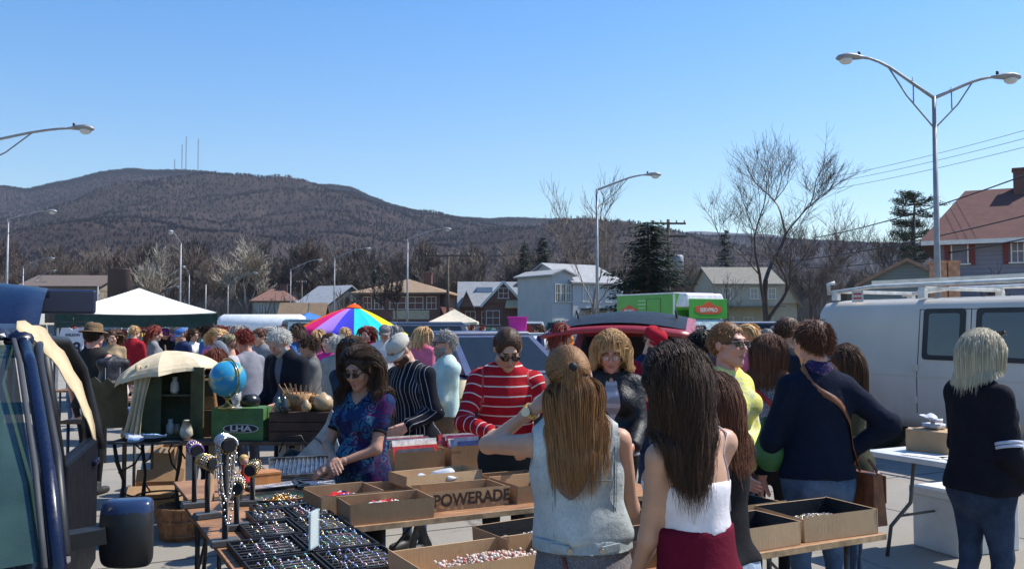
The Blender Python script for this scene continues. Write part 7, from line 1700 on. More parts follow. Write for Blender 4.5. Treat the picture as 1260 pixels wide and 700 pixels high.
tree('bare_tree','bare tree with reddish twigs between the big tree and the tufted pine',1000,62,240,bbr,12,levels=6,trunk=.2,spread=.8,up=.35,first=.22,nb=(2,3),minr=.011)
tree('bare_tree','rounded bare tree left of the tufted pine',1072,60,250,bdk,17,levels=6,trunk=.2,spread=.85,up=.35,first=.24,nb=(2,3),minr=.011)
tree('bare_tree','small crooked tree behind the grey blue minivan',896,74,333,bdk,19,levels=4,trunk=.22,spread=.7,first=.4,minr=.02)
tree('bare_tree','bare shrub like tree before the red roofed house',1215,33,322,bdk,23,levels=4,trunk=.06,spread=.8,first=.15,nb=(3,5),minr=.010)
tree('bare_tree','white limbed sycamore behind the tank trailer',303,118,290,bwh,41,levels=5,trunk=.4,spread=.75,up=.2,first=.25,nb=(3,4),minr=.05)
tree('bare_tree','white limbed sycamore above the white canopy',181,125,296,bwh,43,levels=5,trunk=.35,spread=.7,up=.3,first=.25,minr=.05)
tree('bare_tree','leafless dark tree in front of the long brick house',425,84,352,bdk,44,levels=4,trunk=.2,spread=.7,first=.3,minr=.03); tree('bare_tree','small tree with fine crown by the brick house door',487,80,338,bdk,45,levels=5,trunk=.16,spread=.6,first=.25,minr=.025)
# wood behind the houses: each tree its own
rr=random.Random(77); protos_=[]
for i in range(7):
    TR,CR=grow(10,100+i,levels=5,trunk=.20,spread=.55+.05*(i%3),up=.5,first=.22,nb=(3,4),minr=.028,rmul=.92); mt=[bg_,btan,bbr,bdk,bg_,btan,bbr][i]; protos_.append((TR,CR,mt,None))
mk=[(20,'at the far left'),(110,'above the tan building'),(190,'above the white canopy'),(270,'left of the sycamore'),(350,'above the small white house'),(430,'above the grey gable'),(520,'above the long brick house'),(600,'above the brick gable'),(680,'left of the pale barked tree'),(760,'behind the spruce'),(850,'beyond the transformer pole'),(960,'behind the big bare tree'),(1080,'behind the tufted pine'),(1200,'behind the red roofed house')]
cnt={}; pr_t=[None]*7; rows_=['front','second','third','rear']
for row,(Y,top,tv) in enumerate(((132,322,12),(150,310,14),(172,300,14),(200,296,14))):
    n=34
    for i in range(n):
        px=-20+i*1300/n+rr.uniform(-16,16)
        tp=top+rr.uniform(-tv,tv)+(12 if px>560 else 0)+(14 if px>760 else 0)+(10 if px<110 else 0)
        k=rr.randrange(7); m_=min(mk,key=lambda q:abs(q[0]-px))[1]; cd_=['grey brown','tan','reddish brown','dark','grey','pale tan','russet'][k]
        lab='%s leafless tree %s, %s row of the wood'%(cd_,m_,rows_[row]); cnt[lab]=cnt.get(lab,0)+1
        if cnt[lab]>1: lab=lab.replace('leafless','%s leafless'%(['','second','third','fourth'][min(3,cnt[lab]-1)]))
        s=zat(tp,Y)/10
        if pr_t[k] is None:
            t=thing('bare_tree',lab,'tree',pos(px,Y),rr.uniform(0,6),'bare trees of the wood behind the houses'); TR,CR,mt,_=protos_[k]; TR.build('trunk',mt,t,smooth=True); CR.build('crown',mt,t,smooth=True); t.scale=(s,s,s); pr_t[k]=t
        else: dup(pr_t[k],pos(px,Y),rr.uniform(0,6),lab,'bare trees of the wood behind the houses',scale=(s*rr.uniform(.85,1.15),)*2+(s,))
# underbrush along the wood
def brush():
    r=np.random.RandomState(9); N=26000; x=r.uniform(-150,190,N); y=r.choice([112,128,140,160,190],N)+r.normal(0,4,N); h=r.uniform(1.2,5.5,N); V=[]
    ok=np.abs(x)<y*.75; x,y,h=x[ok],y[ok],h[ok]; N=len(x)
    for k in range(3):
        a=r.uniform(0,6.28,N); lean=h*r.uniform(.1,.45,N); wd=.035+.03*r.rand(N); p0=np.stack([x-wd,y,0*x],-1); p1=np.stack([x+wd,y,0*x],-1); tp=np.stack([x+np.cos(a)*lean,y+np.sin(a)*lean,h],-1); V.append(np.stack([p0,p1,tp+A(.02,0,0),tp-A(.02,0,0)],1))
    v=np.concatenate(V).reshape(-1,3); o=npmesh('undergrowth',v,np.arange(len(v)).reshape(-1,4),M('brush',(.13,.095,.072),.95,var=.35,scale=.4),smooth=False); tag(o,'tangled leafless undergrowth along the foot of the wood','undergrowth',kind='stuff')
brush()
# ---------------------------------------------------------------- evergreens
def conifer(label,px,Y,ytop,wpx,seed,mt,name='spruce_tree',zb=.6,dens=1.0,flat=.35,irregular=.25,shape=1.0):
    r=random.Random(seed); h=zat(ytop,Y); W_=mpx(wpx,Y)/2; t=thing(name,label,'tree',pos(px,Y),0)
    MB().tube([(0,0,0),(0,0,h*.5),(0,0,h*.98)],[.28,.16,.03],8).build('trunk',bdk,t,smooth=True)
    m=MB(); rs=np.random.RandomState(seed)
    nl=int(h/.42*dens)
    for i in range(nl):
        z=zb+(h-zb)*(i/nl)**.95; f=1-(z-zb)/(h-zb); R_=W_*(f**shape)*r.uniform(1-irregular,1.1)+.15; nb_=int(7+R_*4.5)
        for j in range(nb_):
            a=r.uniform(0,6.283); L_=R_*r.uniform(.6,1.08); pd=Vector((math.cos(a),math.sin(a),0)); sd=Vector((-pd.y,pd.x,0)); zz=z+r.uniform(-.2,.2); K=max(3,int(L_/.28))
            for q in range(K):
                fq=(q+.6)/K; c=pd*L_*fq+Vector((0,0,zz-.42*L_*fq*flat*1.6+.12*L_*fq*fq+r.uniform(-.06,.06))); s_=.42*(1.1-.45*fq)*r.uniform(.7,1.3)
                for e in(-1,1):
                    tip=c+pd*s_*.8+sd*e*s_*r.uniform(.5,1.0)-Vector((0,0,s_*r.uniform(.1,.5))); m.add([c-pd*.1,c+pd*s_*.35+Vector((0,0,.03)),tip],[(0,1,2)])
    m.build('crown',mt,t); return t
def needles(n,c): return M('needles_'+n,c,.8,var=.4,scale=1.6,spec=.2)
conifer('broad dark spruce behind the green truck',798,56,270,142,3,needles('dark',(.030,.046,.026)),irregular=.42,shape=.42,zb=.4,dens=1.5)
conifer('dark pointed evergreen behind the cream house',893,104,282,62,5,needles('deep',(.022,.05,.035)),shape=.8)
conifer('dark evergreen left of the white house',645,112,297,64,6,needles('dark',(.02,.03,.02))); conifer('second dark evergreen nearer the white house',668,116,292,70,7,needles('dark',(.02,.03,.02)),shape=.7,dens=1.4); conifer('small evergreen behind the long brick house',462,124,330,34,9,needles('deep',(.022,.05,.035))); conifer('short evergreen left of the long brick house',474,120,333,30,10,needles('deep',(.02,.05,.03)))
# tufted old pine
def tufted():
    Y=55; h=zat(238,Y); t=thing('pine_tree','old pine with flat tufted branches left of the tall lamp','tree',pos(1126,Y),0); r=random.Random(4)
    pts=[(0,0,0),(.1,0,h*.4),(-.05,0,h*.7),(.12,0,h*.97)]; MB().tube(pts,[.26,.2,.14,.05],8).build('trunk',bdk,t,smooth=True); lm=MB(); nm=MB()
    for z,Rr in((.97,1.3),(.93,1.9),(.87,2.1),(.80,1.3),(.72,1.5),(.64,2.0),(.58,1.7),(.50,1.9),(.42,1.4)):
        for j in range(7):
            a=r.uniform(0,6.28); L_=Rr*r.uniform(.5,1.1); p=Vector((.05,0,h*z)); q=p+Vector((math.cos(a)*L_,math.sin(a)*L_*.8,r.uniform(-.1,.25))); lm.tube([p,p.lerp(q,.5)-Vector((0,0,.1)),q],[.05,.035,.015],5)
            for k in range(150):
                f=r.uniform(.45,1.05); c=p.lerp(q,f)+Vector((r.gauss(0,.18),r.gauss(0,.18),r.gauss(0,.08)+.05)); d=Vector((r.gauss(0,1),r.gauss(0,1),abs(r.gauss(0,.6))+.1)).normalized()*.17; s_=Vector((r.gauss(0,1),r.gauss(0,1),r.gauss(0,1))).normalized()*.03
                nm.add([c-s_,c+s_,c+d],[(0,1,2)])
    o=lm.build('limbs',bdk,t,smooth=True); nm.build('needles',needles('pine',(.045,.06,.03)),o)
tufted()
# ================================================================ the people
black=cloth('black',(.014,.014,.016)); navy=cloth('navy',(.014,.02,.045)); jean=cloth('jeans',(.05,.09,.16),kind='denim',col2=(.14,.21,.31)); djean=cloth('dark_jeans',(.02,.035,.07),kind='denim',col2=(.05,.08,.14))
ljean=cloth('pale_jeans',(.30,.37,.48),kind='denim',col2=(.45,.52,.62)); leather=M('brown_leather',(.16,.055,.022),.5,var=.25,scale=20,bump=.15)
# 1 girl in the sleeveless denim jacket, seen from behind
def ex1(f,b):
    K=f.k
    e=f.arm['L'][1]; w=f.arm['L'][2]; dr=Vector(nrm(w-e)); c=Vector(w)-dr*.012
    q=dr.to_track_quat('Z','Y').to_matrix().to_4x4(); m=MB()
    m.lathe([(.029,-.008),(.032,-.006),(.032,.006),(.029,.008)],18,0,Matrix.Translation(c)@q,sx=1,sy=.85,cap=False)
    for i in range(18): a=i*math.pi/9; m.box((.0325*math.cos(a),.0275*math.sin(a),0),(.006,.006,.014),0,Matrix.Translation(c)@q)
    o=m.build('watch',gold,b); MB().cyl(Vector(c)+Vector((0,0,0))+Vector((-.02,-.026,0)),Vector(c)+Vector((-.022,-.034,.0)),.016,n=16).build('watch_face',M('watch_dial',(.7,.62,.45),.3,var=0),o)
    # vest details: waistband, seams, adjuster tabs
    vst=[c for c in b.children if c.name.startswith('denim_vest')][0]
    dn=cloth('light_denim_trim',(.32,.36,.365),kind='denim',col2=(.44,.48,.48)); st=cloth('seam_dark',(.15,.19,.21))  # seams get a darker denim tone than the trim
    P=f.bodyprims(.023,('torso',))+[RC(f.upch-f.up*.02,f.waist-f.up*.02*K,.142*1.12*K+.006,.137*1.12*K+.006,.66,f.fwd)]; 
    v,fq=field(P,(),[((0,0,1),1.045*K),((0,0,-1),-.995*K)],h=.009,k=.028); N=vnormals(v,fq); v=folds(v,N,.0025,3,1.0); npmesh('waistband',v,fq,dn,vst)
    def surf(x,z,off=.020):
        p=A(x*K,-.4,z*K)
        for _ in range(40):
            d=min(ev(p[None],q)[0] for q in f.bodyprims(off,('torso',))+[RC(f.upch-f.up*.02,f.waist-f.up*.02*K,.142*1.12*K+off-.017,.137*1.12*K+off-.017,.66,f.fwd)])
            if d<.001: break
            p=p+A(0,max(d,.001)*.8,0)
        return Vector(p)
    for sx in(-1,1):
        m=MB(); m.tube([surf(sx*(.098+.01*(z-1.05)/.3),z,.0185) for z in np.linspace(1.05,1.36,10)],.0022,5); m.tube([surf(sx*(.106+.01*(z-1.05)/.3),z,.0185) for z in np.linspace(1.05,1.36,10)],.0012,5); m.build('seam',st,vst)
        m=MB(); a=surf(sx*.12,1.022,.026); c2=surf(sx*.055,1.016,.027); m.bar(a,c2,.006,.026); o=m.build('adjuster_tab',dn,vst,bevel=.002)
        MB().cyl(c2+Vector((0,-.003,0)),c2+Vector((0,-.009,0)),.008,n=12).build('button',M('button_metal',(.35,.3,.25),.35,metal=1,var=0),o)
    m=MB(); m.tube([surf(x,1.245,.0185) for x in np.linspace(-.11,.11,10)],.002,5); m.build('seam',st,vst)
    m=MB(); m.tube([surf(-.075,.99,.012),surf(-.06,.93,.016),surf(-.045,.86,.022),surf(-.02,.78,.03)],.008,6,flat=.35); m.build('strap',M('red_brown_strap',(.22,.05,.03),.6),b)
    MB().ball(f.hd((0,-.122,.03)),.017*K,10).build('hair_tie',M('hair_tie',(.01,.01,.012),.7,var=0),b)
b1,f1=person('girl from behind in sleeveless denim jacket with long light brown hair, hand to head',716,3.05,434,0,H=1.62,sex='f',sk='warm',side=-3,
 lh=(-.170,.10,1.47),lp=(-1,.5,-1.0),rh=(.13,.30,.98),rp=(.5,-1,0),hy=-8,hp=10,ht=-5,hands=('curl','relax'),girth=1.12,
 tops=[dict(mat=cloth('grey_marl',(.13,.12,.125),kind='fleck',p=(240,.56),col2=(.22,.2,.21)),e=.006,sleeve=0,hem=.90,name='tee_shirt',fold=.003),
  dict(mat=cloth('light_denim',(.38,.42,.42),kind='denim',col2=(.56,.59,.57),bump=.45),e=.017,sleeve=0,hem=1.035,name='denim_vest',boxy=1.12,fold=.0085,h=.010)],
 bott=dict(mat=black,top=.93),hair=dict(col='lightbrown',style='long',length=.37,n=5600,w=.0016,tie=(0,-.108,.035),thick=.022,gather=1.1,wave=.02),ex=ex1)
# 2 girl in white camisole and maroon skirt
def ex2(f,b):
    K=f.k
    for x in(-.06,.06):
        pr=f.bodyprims(.004,('torso',)); pts=[]
        for t in np.linspace(-.2,1.2,16):
            ang=t*math.pi; y=-math.cos(ang)*.09; z=1.24+math.sin(ang)*.155
            p=A(x*1.0+.02*(1 if x>0 else -1)*(1-math.sin(ang)),y,z)*K; c=f.chest+A(0,0,.02)
            dirn=nrm(p-c); q=c+dirn*.25
            for _ in range(30):
                d=min(ev(q[None],s_)[0] for s_ in pr)
                if d<.001: break
                q=q-dirn*d*.8
            pts.append(Vector(q))
        MB().tube(pts,.0042,6,flat=.5).build('strap',cloth('white',(.72,.68,.70)),b)
b2,f2=person('girl with long dark wavy hair in white camisole and maroon skirt',856,2.85,437,34,H=1.63,sex='f',sk='warm',lh=(-.10,.22,.86),rh=(.1,.32,.98),lp=(-.4,-1,0),hp=14,ht=-8,side=-5,hy=-8,tor=-.003,
 tops=[dict(mat=cloth('white',(.72,.68,.70)),e=.005,sleeve=0,hem=1.095,topz=1.265,name='camisole',neck=0,fold=.004)],
 bott=dict(mat=cloth('maroon',(.12,.006,.022),bump=.3),skirt=True,top=1.12,hem=.5,name='skirt',e=.011),hair=dict(col='dark',style='long',length=.38,n=7000,w=.0013,thick=.022,wave=.15,gather=2.2,swing=(-.34,0,0)),ex=ex2)
# 3 dark-haired girl in black cardigan and pale jeans
person('dark haired girl in black long sleeved cardigan and pale blue jeans, beside the white camisole',884,3.4,455,40,sex='f',sk='warm',lh=(-.12,.3,.95),rh=(.16,.25,.9),hp=15,
 tops=[dict(mat=black,e=.012,hem=.92,name='cardigan')],bott=dict(mat=ljean,top=.99),hair=dict(col='chestnut',style='long',length=.33,thick=.02,wave=.10,gather=1.6,n=2600,w=.002))
# 4 woman in yellow sweatshirt and sunglasses
def ex4(f,b): glasses(f,b)
person('short haired woman in bright yellow sweatshirt and dark sunglasses looking right',894,4.9,395,-142,sex='f',sk='rosy',girth=1.2,lh=(-.16,.22,.98),rh=(.2,.2,.95),ex=ex4,
 tops=[dict(mat=cloth('yellow_print',(.77,.74,.2),kind='floral',p=(7,.5),cols=[(.78,.74,.20),(.80,.77,.26),(.76,.73,.2),(.82,.80,.45),(.78,.75,.22),(.6,.6,.35)],bump=.35),e=.022,hem=.92,name='sweatshirt',fold=.007)],
 bott=dict(mat=djean),hair=dict(col='lightbrown',style='short',length=.035))
# 5 woman in navy jumper, brown strap, hand on hip
def ex5(f,b):
    o=strap(f,b,leather,(-.075,-.02,1.47),(.20,-.03,.93),w=.034,off=.024)
    K=f.k; m=MB(); Mb=T(.235*K,-.03,.80*K)@Rz(rad(20))
    m.box((0,0,0),(.09,.22,.26),0,Mb,top=(.7,.85)); m.box((.047,0,.05),(.008,.2,.14),0,Mb); m.bar((0,-.1,.13),(0,-.03,.2),.02,.01,0,Mb); m.bar((0,.1,.13),(0,.03,.2),.02,.01,0,Mb)
    m.build('handbag',leather,b,bevel=.012)
    v,q=field([RC(f.neck+A(-.03,-.02,.03),f.neck+A(.03,-.02,.02),.052,.052),RC(f.neck+A(0,-.03,-.01),f.neck+A(0,.03,.03),.052,.05)],[EL(f.neck+A(0,0,.1),(.05,.05,.05))],h=.009,k=.02); N=vnormals(v,q); v=folds(v,N,.006,5,1.6)
    npmesh('scarf',v,q,cloth('scarf_print',(.05,.03,.09),kind='floral',p=(42,.5),cols=[(.015,.015,.05),(.10,.07,.13),(.02,.02,.08),(.2,.15,.18),(.04,.015,.04)]),b)
    w=f.arm['R'][2]; e=f.arm['R'][1]; dr=Vector(nrm(w-e)); qd=dr.to_track_quat('Z','Y').to_matrix().to_4x4()
    MB().lathe([(.027,-.012),(.031,-.01),(.031,.01),(.027,.012)],16,0,Matrix.Translation(Vector(w)-dr*.03)@qd,cap=False).build('watch',M('dark_strap',(.02,.02,.02),.5),b)
person('woman from behind in navy jumper with brown bag strap and hand on hip',1003,4.7,392,4,sex='f',sk='rosy',girth=1.22,rh=(.175,.02,1.02),rp=(1,-.35,-.1),lh=(-.255,.12,.88),lp=(-.6,-1,0),hy=-14,hp=8,hands=('relax','flat'),
 tops=[dict(mat=cloth('navy_knit',(.007,.011,.024),kind='fleck',p=(300,.6),col2=(.012,.019,.038),bump=.4),e=.018,hem=.90,name='jumper',fold=.006,neck=.07,subs=[])],bott=dict(mat=jean),
 hair=dict(col='chestnut',style='short',length=.052,lift=.0,curl=.01,n=1800,w=.0022),ex=ex5)
v_,f_=field([RC((0,0,.05),(0,.02,.24),.075,.035,.6),EL((.02,0,.08),(.08,.05,.10))],h=.01,k=.04); N_=vnormals(v_,f_); v_=folds(v_,N_,.008,3); o=npmesh('shopping_bag',v_,f_,M('green_bag',(.03,.12,.03),.5,var=.2)); o.location=(at(948,560,4.66).x,4.70,.95); tag(o,'soft green shopping bag hanging at the left side of the navy jumper','bag')
# 6 woman in grey patterned top with red strap
def ex6(f,b): strap(f,b,M('red_strap',(.4,.02,.03),.6),(-.08,-.02,1.44),(.16,-.05,.98),w=.03,off=.02)
person('woman with dark auburn bob in grey speckled top with a red bag strap',944,5.7,410,-25,sex='f',sk='fair',girth=1.1,lh=(-.15,.25,.98),hp=18,ex=ex6,
 tops=[dict(mat=cloth('grey_speckle',(.10,.11,.17),kind='fleck',p=(130,.5),col2=(.32,.32,.38)),e=.014,hem=.88)],bott=dict(mat=black),hair=dict(col='chestnut',style='long',length=.27,thick=.035,gather=.6,n=1600,w=.0026))
person('dark haired man in black shirt standing behind the auburn bob by the red car',966,7.3,389,-70,sex='m',sk='tan',tops=[dict(mat=cloth('blackblue',(.015,.02,.03)),hem=.9)],bott=dict(mat=djean),hair=dict(col='brown',style='short',length=.04),hp=12)
# 8 girl in olive jacket
person('brown haired girl in olive field jacket partly hidden behind the navy jumper',1043,5.6,422,60,sex='f',sk='rosy',rh=(.18,.28,1.0),lh=(-.14,.28,.98),hp=12,
 tops=[dict(mat=cloth('tan_top',(.3,.2,.13)),e=.006,hem=.95,sleeve=1),dict(mat=cloth('olive',(.05,.05,.03),bump=.4),e=.022,hem=.86,name='jacket',open=.03,fold=.006)],bott=dict(mat=djean),hair=dict(col='brown',style='long',length=.36,thick=.02))
# 9 woman with pale blonde bob
def ex9(f,b):
    for i in(0,1):
        sh,el,w=f.arm['R']; t=.80+.07*i; c=Vector(sh+(el-sh)*t); dr=Vector(nrm(el-sh)); qd=dr.to_track_quat('Z','Y').to_matrix().to_4x4(); r=.060
        MB().lathe([(r,-.008),(r+.003,-.006),(r+.003,.006),(r,.008)],20,0,Matrix.Translation(c)@qd,cap=False).build('sleeve_stripe',cloth('stripe_white',(.5,.52,.62)),b)
    glasses(f,b,where='head')
person('woman with pale blonde bob in black zip jacket and jeans beside the white van',1203,4.7,407,-72,sex='f',sk='fair',girth=1.28,rh=(.225,.13,.90),lh=(-.18,.25,.95),hp=10,step=.12,stance=.06,hands=('relax','fist'),ex=ex9,
 tops=[dict(mat=cloth('black_navy',(.012,.012,.018),bump=.35),e=.022,hem=.86,name='jacket',fold=.008)],bott=dict(mat=djean),hair=dict(col='ash',style='long',length=.19,thick=.05,n=3600,w=.0022,gather=.2))
# 10 blonde woman in leather jacket
def ex10(f,b): glasses(f,b,dark=False,gold=True)
person('blonde woman with glasses in black leather jacket looking down at the boxes',752,5.75,407,172,sex='f',sk='rosy',girth=1.15,lh=(-.14,.3,1.0),rh=(.14,.3,1.0),hp=20,ex=ex10,
 tops=[dict(mat=cloth('grey_stripe_top',(.32,.3,.32),kind='hstripe',col2=(.5,.48,.5),p=(.07,.4)),e=.008,hem=.9,sleeve=1,neck=.075,vneck=.05),dict(mat=M('black_leather',(.013,.013,.015),.52,var=.3,scale=12,bump=.8,bscale=45,bd=.01,spec=.35),e=.028,hem=.93,name='leather_jacket',open=.05,fold=.005,neck=.07)],bott=dict(mat=black),
 hair=dict(col='blond',style='long',length=.21,thick=.06,lift=.1,n=2400,w=.0026,wave=.08))
# 11 bearded man in red cap
def ex11(f,b): cap(f,b,cloth('red_cap',(.42,.015,.03)),back=False)
person('bearded man in red baseball cap and navy and red jersey',799,7.3,398,-138,sex='m',sk='fair',beard='brown',hp=24,lh=(-.15,.3,1.05),rh=(.15,.3,1.05),ex=ex11,
 tops=[dict(mat=cloth('navy_jersey',(.016,.024,.06)),e=.018,hem=.88,sleeve=0,neck=.07,name='jersey'),dict(mat=cloth('red_sleeves',(.30,.012,.025)),e=.012,hem=.95,name='undershirt')],bott=dict(mat=djean),hair=dict(col='brown',style='short',length=.015,cap_off=-.004,thick=0))
person('black haired person in black seen from behind between yellow sweatshirt and red cap',862,6.9,404,20,sex='f',sk='tan',tops=[dict(mat=black,hem=.9)],bott=dict(mat=black),hair=dict(col='black',style='short',length=.07,lift=.1))
# 13 man in red sweater with thin white stripes
def ex13(f,b):
    glasses(f,b)
    v,q=field([RC(f.neck-f.up*.015,f.neck+f.up*.035,.064,.058)],[RC(f.neck-f.up*.1,f.neck+f.up*.14,.05,.048),EL(f.neck+f.fwd*.07+f.up*.03,(.03,.04,.05))],h=.007,k=.01); npmesh('collar',v,q,cloth('grey_collar',(.35,.36,.38)),b)
    w=f.arm['L'][2]
person('man in sunglasses and red sweater with thin white stripes',622,5.5,397,184,sex='m',sk='warm',girth=1.08,lean=4,hp=30,hy=-6,rh=(.105,.33,1.09),rp=(1,-.55,-.5),lh=(-.16,.30,1.02),lp=(-1,-.4,-.4),hands=('relax','pinch'),ex=ex13,handopt={'R':dict(up=(-.5,.6,-.6))},
 tops=[dict(mat=cloth('red_stripe',(.36,.012,.02),kind='hstripe',col2=(.62,.55,.5),p=(.058,.13),bump=.35),e=.017,hem=.93,name='sweater',fold=.006,neck=.056,h=.0125)],
 bott=dict(mat=cloth('charcoal',(.03,.034,.036))),hair=dict(col='brown',style='short',length=.022))
# 14 man in white cap and black striped shirt
def ex14(f,b): cap(f,b,cloth('cream_cap',(.55,.51,.43)))
person('bearded man in cream cap and black shirt with thin white vertical stripes',510,6.75,404,138,sex='m',sk='fair',beard='brown',lean=7,hp=30,hy=8,rh=(.2,.24,.98),lh=(-.17,.22,1.0),ex=ex14,girth=1.05,
 tops=[dict(mat=cloth('pinstripe',(.012,.013,.018),kind='vstripe',col2=(.45,.45,.48),p=(.038,.085),bump=.3),e=.024,hem=.86,name='shirt',fold=.009)],bott=dict(mat=jean),hair=dict(col='dkgrey',style='short',length=.012,cap_off=-.004,thick=.0))
# 15 grey haired man in mint shirt
def ex15(f,b): glasses(f,b)
person('grey bearded man in pale mint shirt and khaki trousers with arms folded',548,7.9,405,112,sex='m',sk='rosy',beard='grey',rh=(-.06,.2,1.12),rp=(1,-.5,-.6),lh=(.05,.23,1.10),lp=(-1,-.5,-.6),ex=ex15,girth=1.1,
 tops=[dict(mat=cloth('mint',(.50,.63,.56)),e=.02,hem=.92,fold=.009)],bott=dict(mat=cloth('khaki',(.22,.13,.07))),hair=dict(col='grey',style='short',length=.05,lift=.1))
# 16 woman with sunglasses pushed up
def ex16(f,b): glasses(f,b,where='head')
person('woman in navy top with sunglasses pushed up on brown hair, behind the floral blouse',437,6.9,411,172,sex='f',sk='fair',hp=22,lh=(-.12,.3,1.15),rh=(.02,.3,1.2),ex=ex16,
 tops=[dict(mat=cloth('steel_navy',(.03,.045,.07)),e=.015,hem=.9)],bott=dict(mat=djean),hair=dict(col='brown',style='long',length=.3,thick=.025))
# 17 woman in floral blouse
def ex17(f,b):
    glasses(f,b)
    for nm in('L','R'):
        sh,el,w=f.arm[nm]; c=Vector(sh+(el-sh)*.62); dr=Vector(nrm(el-sh)); qd=dr.to_track_quat('Z','Y').to_matrix().to_4x4()
        MB().lathe([(.040,-.009),(.043,-.007),(.043,.007),(.040,.009)],16,0,Matrix.Translation(c)@qd,cap=False).build('sleeve_band',black,b)
flo=cloth('floral',(.02,.035,.09),kind='floral',p=(13,.5),cols=[(.010,.014,.045),(.02,.09,.19),(.015,.035,.11),(.11,.012,.07),(.06,.18,.25),(.02,.015,.06),(.05,.015,.05)],bump=.3)
person('woman with long dark curly hair and sunglasses in blue and purple floral blouse, hands clasped',448,5.15,432,152,H=1.55,sex='f',sk='tan',girth=1.24,lh=(.0,.26,1.02),lp=(-1,-.5,-.5),rh=(.035,.245,1.045),rp=(1,-.5,-.5),hp=20,hy=-6,ex=ex17,handopt={'L':dict(up=(.3,-.2,-.7)),'R':dict(up=(-.3,-.2,-.7))},
 tops=[dict(mat=flo,e=.014,sleeve=.5,hem=.78,name='blouse',fold=.006,neck=.08,vneck=.06,skirted=True)],bott=dict(mat=black),hair=dict(col='dark',style='long',length=.40,thick=.05,wave=.20,n=2400,w=.0024,lift=.1,gather=.7))
# 18 white haired man in dark jacket
person('white haired man with moustache in dark open jacket browsing the antiques table',358,8.2,399,150,sex='m',sk='rosy',beard='white',girth=1.15,lean=8,hp=30,lh=(-.15,.3,1.0),rh=(.18,.25,.98),
 tops=[dict(mat=cloth('grey_shirt',(.16,.17,.2)),e=.008,hem=.92),dict(mat=cloth('dark_jacket',(.017,.018,.024),bump=.35),e=.028,hem=.84,open=.05,name='jacket',fold=.007)],bott=dict(mat=black),hair=dict(col='white',style='short',length=.06,lift=.15))
person('woman with short auburn hair in grey sweater and grey trousers facing left',308,9.3,403,62,sex='f',sk='rosy',girth=1.15,hp=26,lean=4,lh=(-.1,.33,1.15),rh=(.12,.33,1.12),tops=[dict(mat=cloth('grey_sweater',(.22,.22,.25)),e=.018,hem=.9)],bott=dict(mat=cloth('grey_trousers',(.07,.07,.08))),hair=dict(col='red',style='short',length=.08,lift=.2))
person('woman with dark curly hair in grey cardigan carrying a dark bag',384,9.6,412,100,sex='f',sk='tan',girth=1.1,hp=18,lh=(-.12,.3,1.05),tops=[dict(mat=cloth('grey_cardigan',(.12,.12,.115)),e=.02,hem=.86,name='cardigan')],bott=dict(mat=black),hair=dict(col='dark',style='short',length=.09,lift=.25,curl=.2))
person('person in hot pink top behind the grey hooded jacket',405,11.3,409,160,sex='f',sk='fair',tops=[dict(mat=cloth('hot_pink',(.62,.03,.24)),e=.014)],bott=dict(mat=djean),hair=dict(col='brown',style='long',length=.2))
person('white haired woman seen from behind in pale grey hooded jacket',416,10.3,412,8,sex='f',sk='fair',girth=1.15,tops=[dict(mat=cloth('pale_grey',(.30,.30,.28)),e=.024,name='jacket',add=[],hem=.84)],bott=dict(mat=djean),hair=dict(col='white',style='short',length=.09,lift=.2))
def ex23(f,b): cap(f,b,cloth('camo',(.09,.08,.045),kind='fleck',p=(40,.52),col2=(.25,.22,.14)))
person('person in camouflage cap and pale grey tee shirt near the blue globe',284,9.1,409,92,sex='m',sk='fair',hp=15,tops=[dict(mat=cloth('pale_tee',(.42,.40,.42)),sleeve=.7)],bott=dict(mat=jean),hair=dict(col='brown',style='short',length=.015,cap_off=-.004,thick=0),ex=ex23)
def ex24(f,b): cap(f,b,cloth('grey_flat_cap',(.16,.17,.2)))
person('older man in grey cap and checked pale blue shirt bending behind the cream parasol',240,8.7,411,-60,sex='m',sk='rosy',lean=16,hp=35,tops=[dict(mat=cloth('pale_check',(.34,.40,.50),kind='hstripe',col2=(.5,.55,.62),p=(.03,.5)),sleeve=.8)],bott=dict(mat=djean),ex=ex24)
person('woman with auburn hair low behind the blue globe',268,7.95,428,30,sex='f',sk='fair',tops=[dict(mat=black)],bott=dict(mat=black),hair=dict(col='auburn',style='long',length=.25,thick=.04),hp=20)
def ex26(f,b): sunhat(f,b,cloth('brown_hat',(.17,.11,.06)))
person('man in black sleeveless top and brown brimmed hat under the white canopy',116,9.0,408,-12,sex='m',sk='rosy',girth=1.15,H=1.68,rh=(.2,.33,1.15),tops=[dict(mat=cloth('washed_black',(.03,.027,.025)),sleeve=0,e=.016,hem=.88)],bott=dict(mat=black),ex=ex26,hair=dict(col='dark',style='short',length=.03))
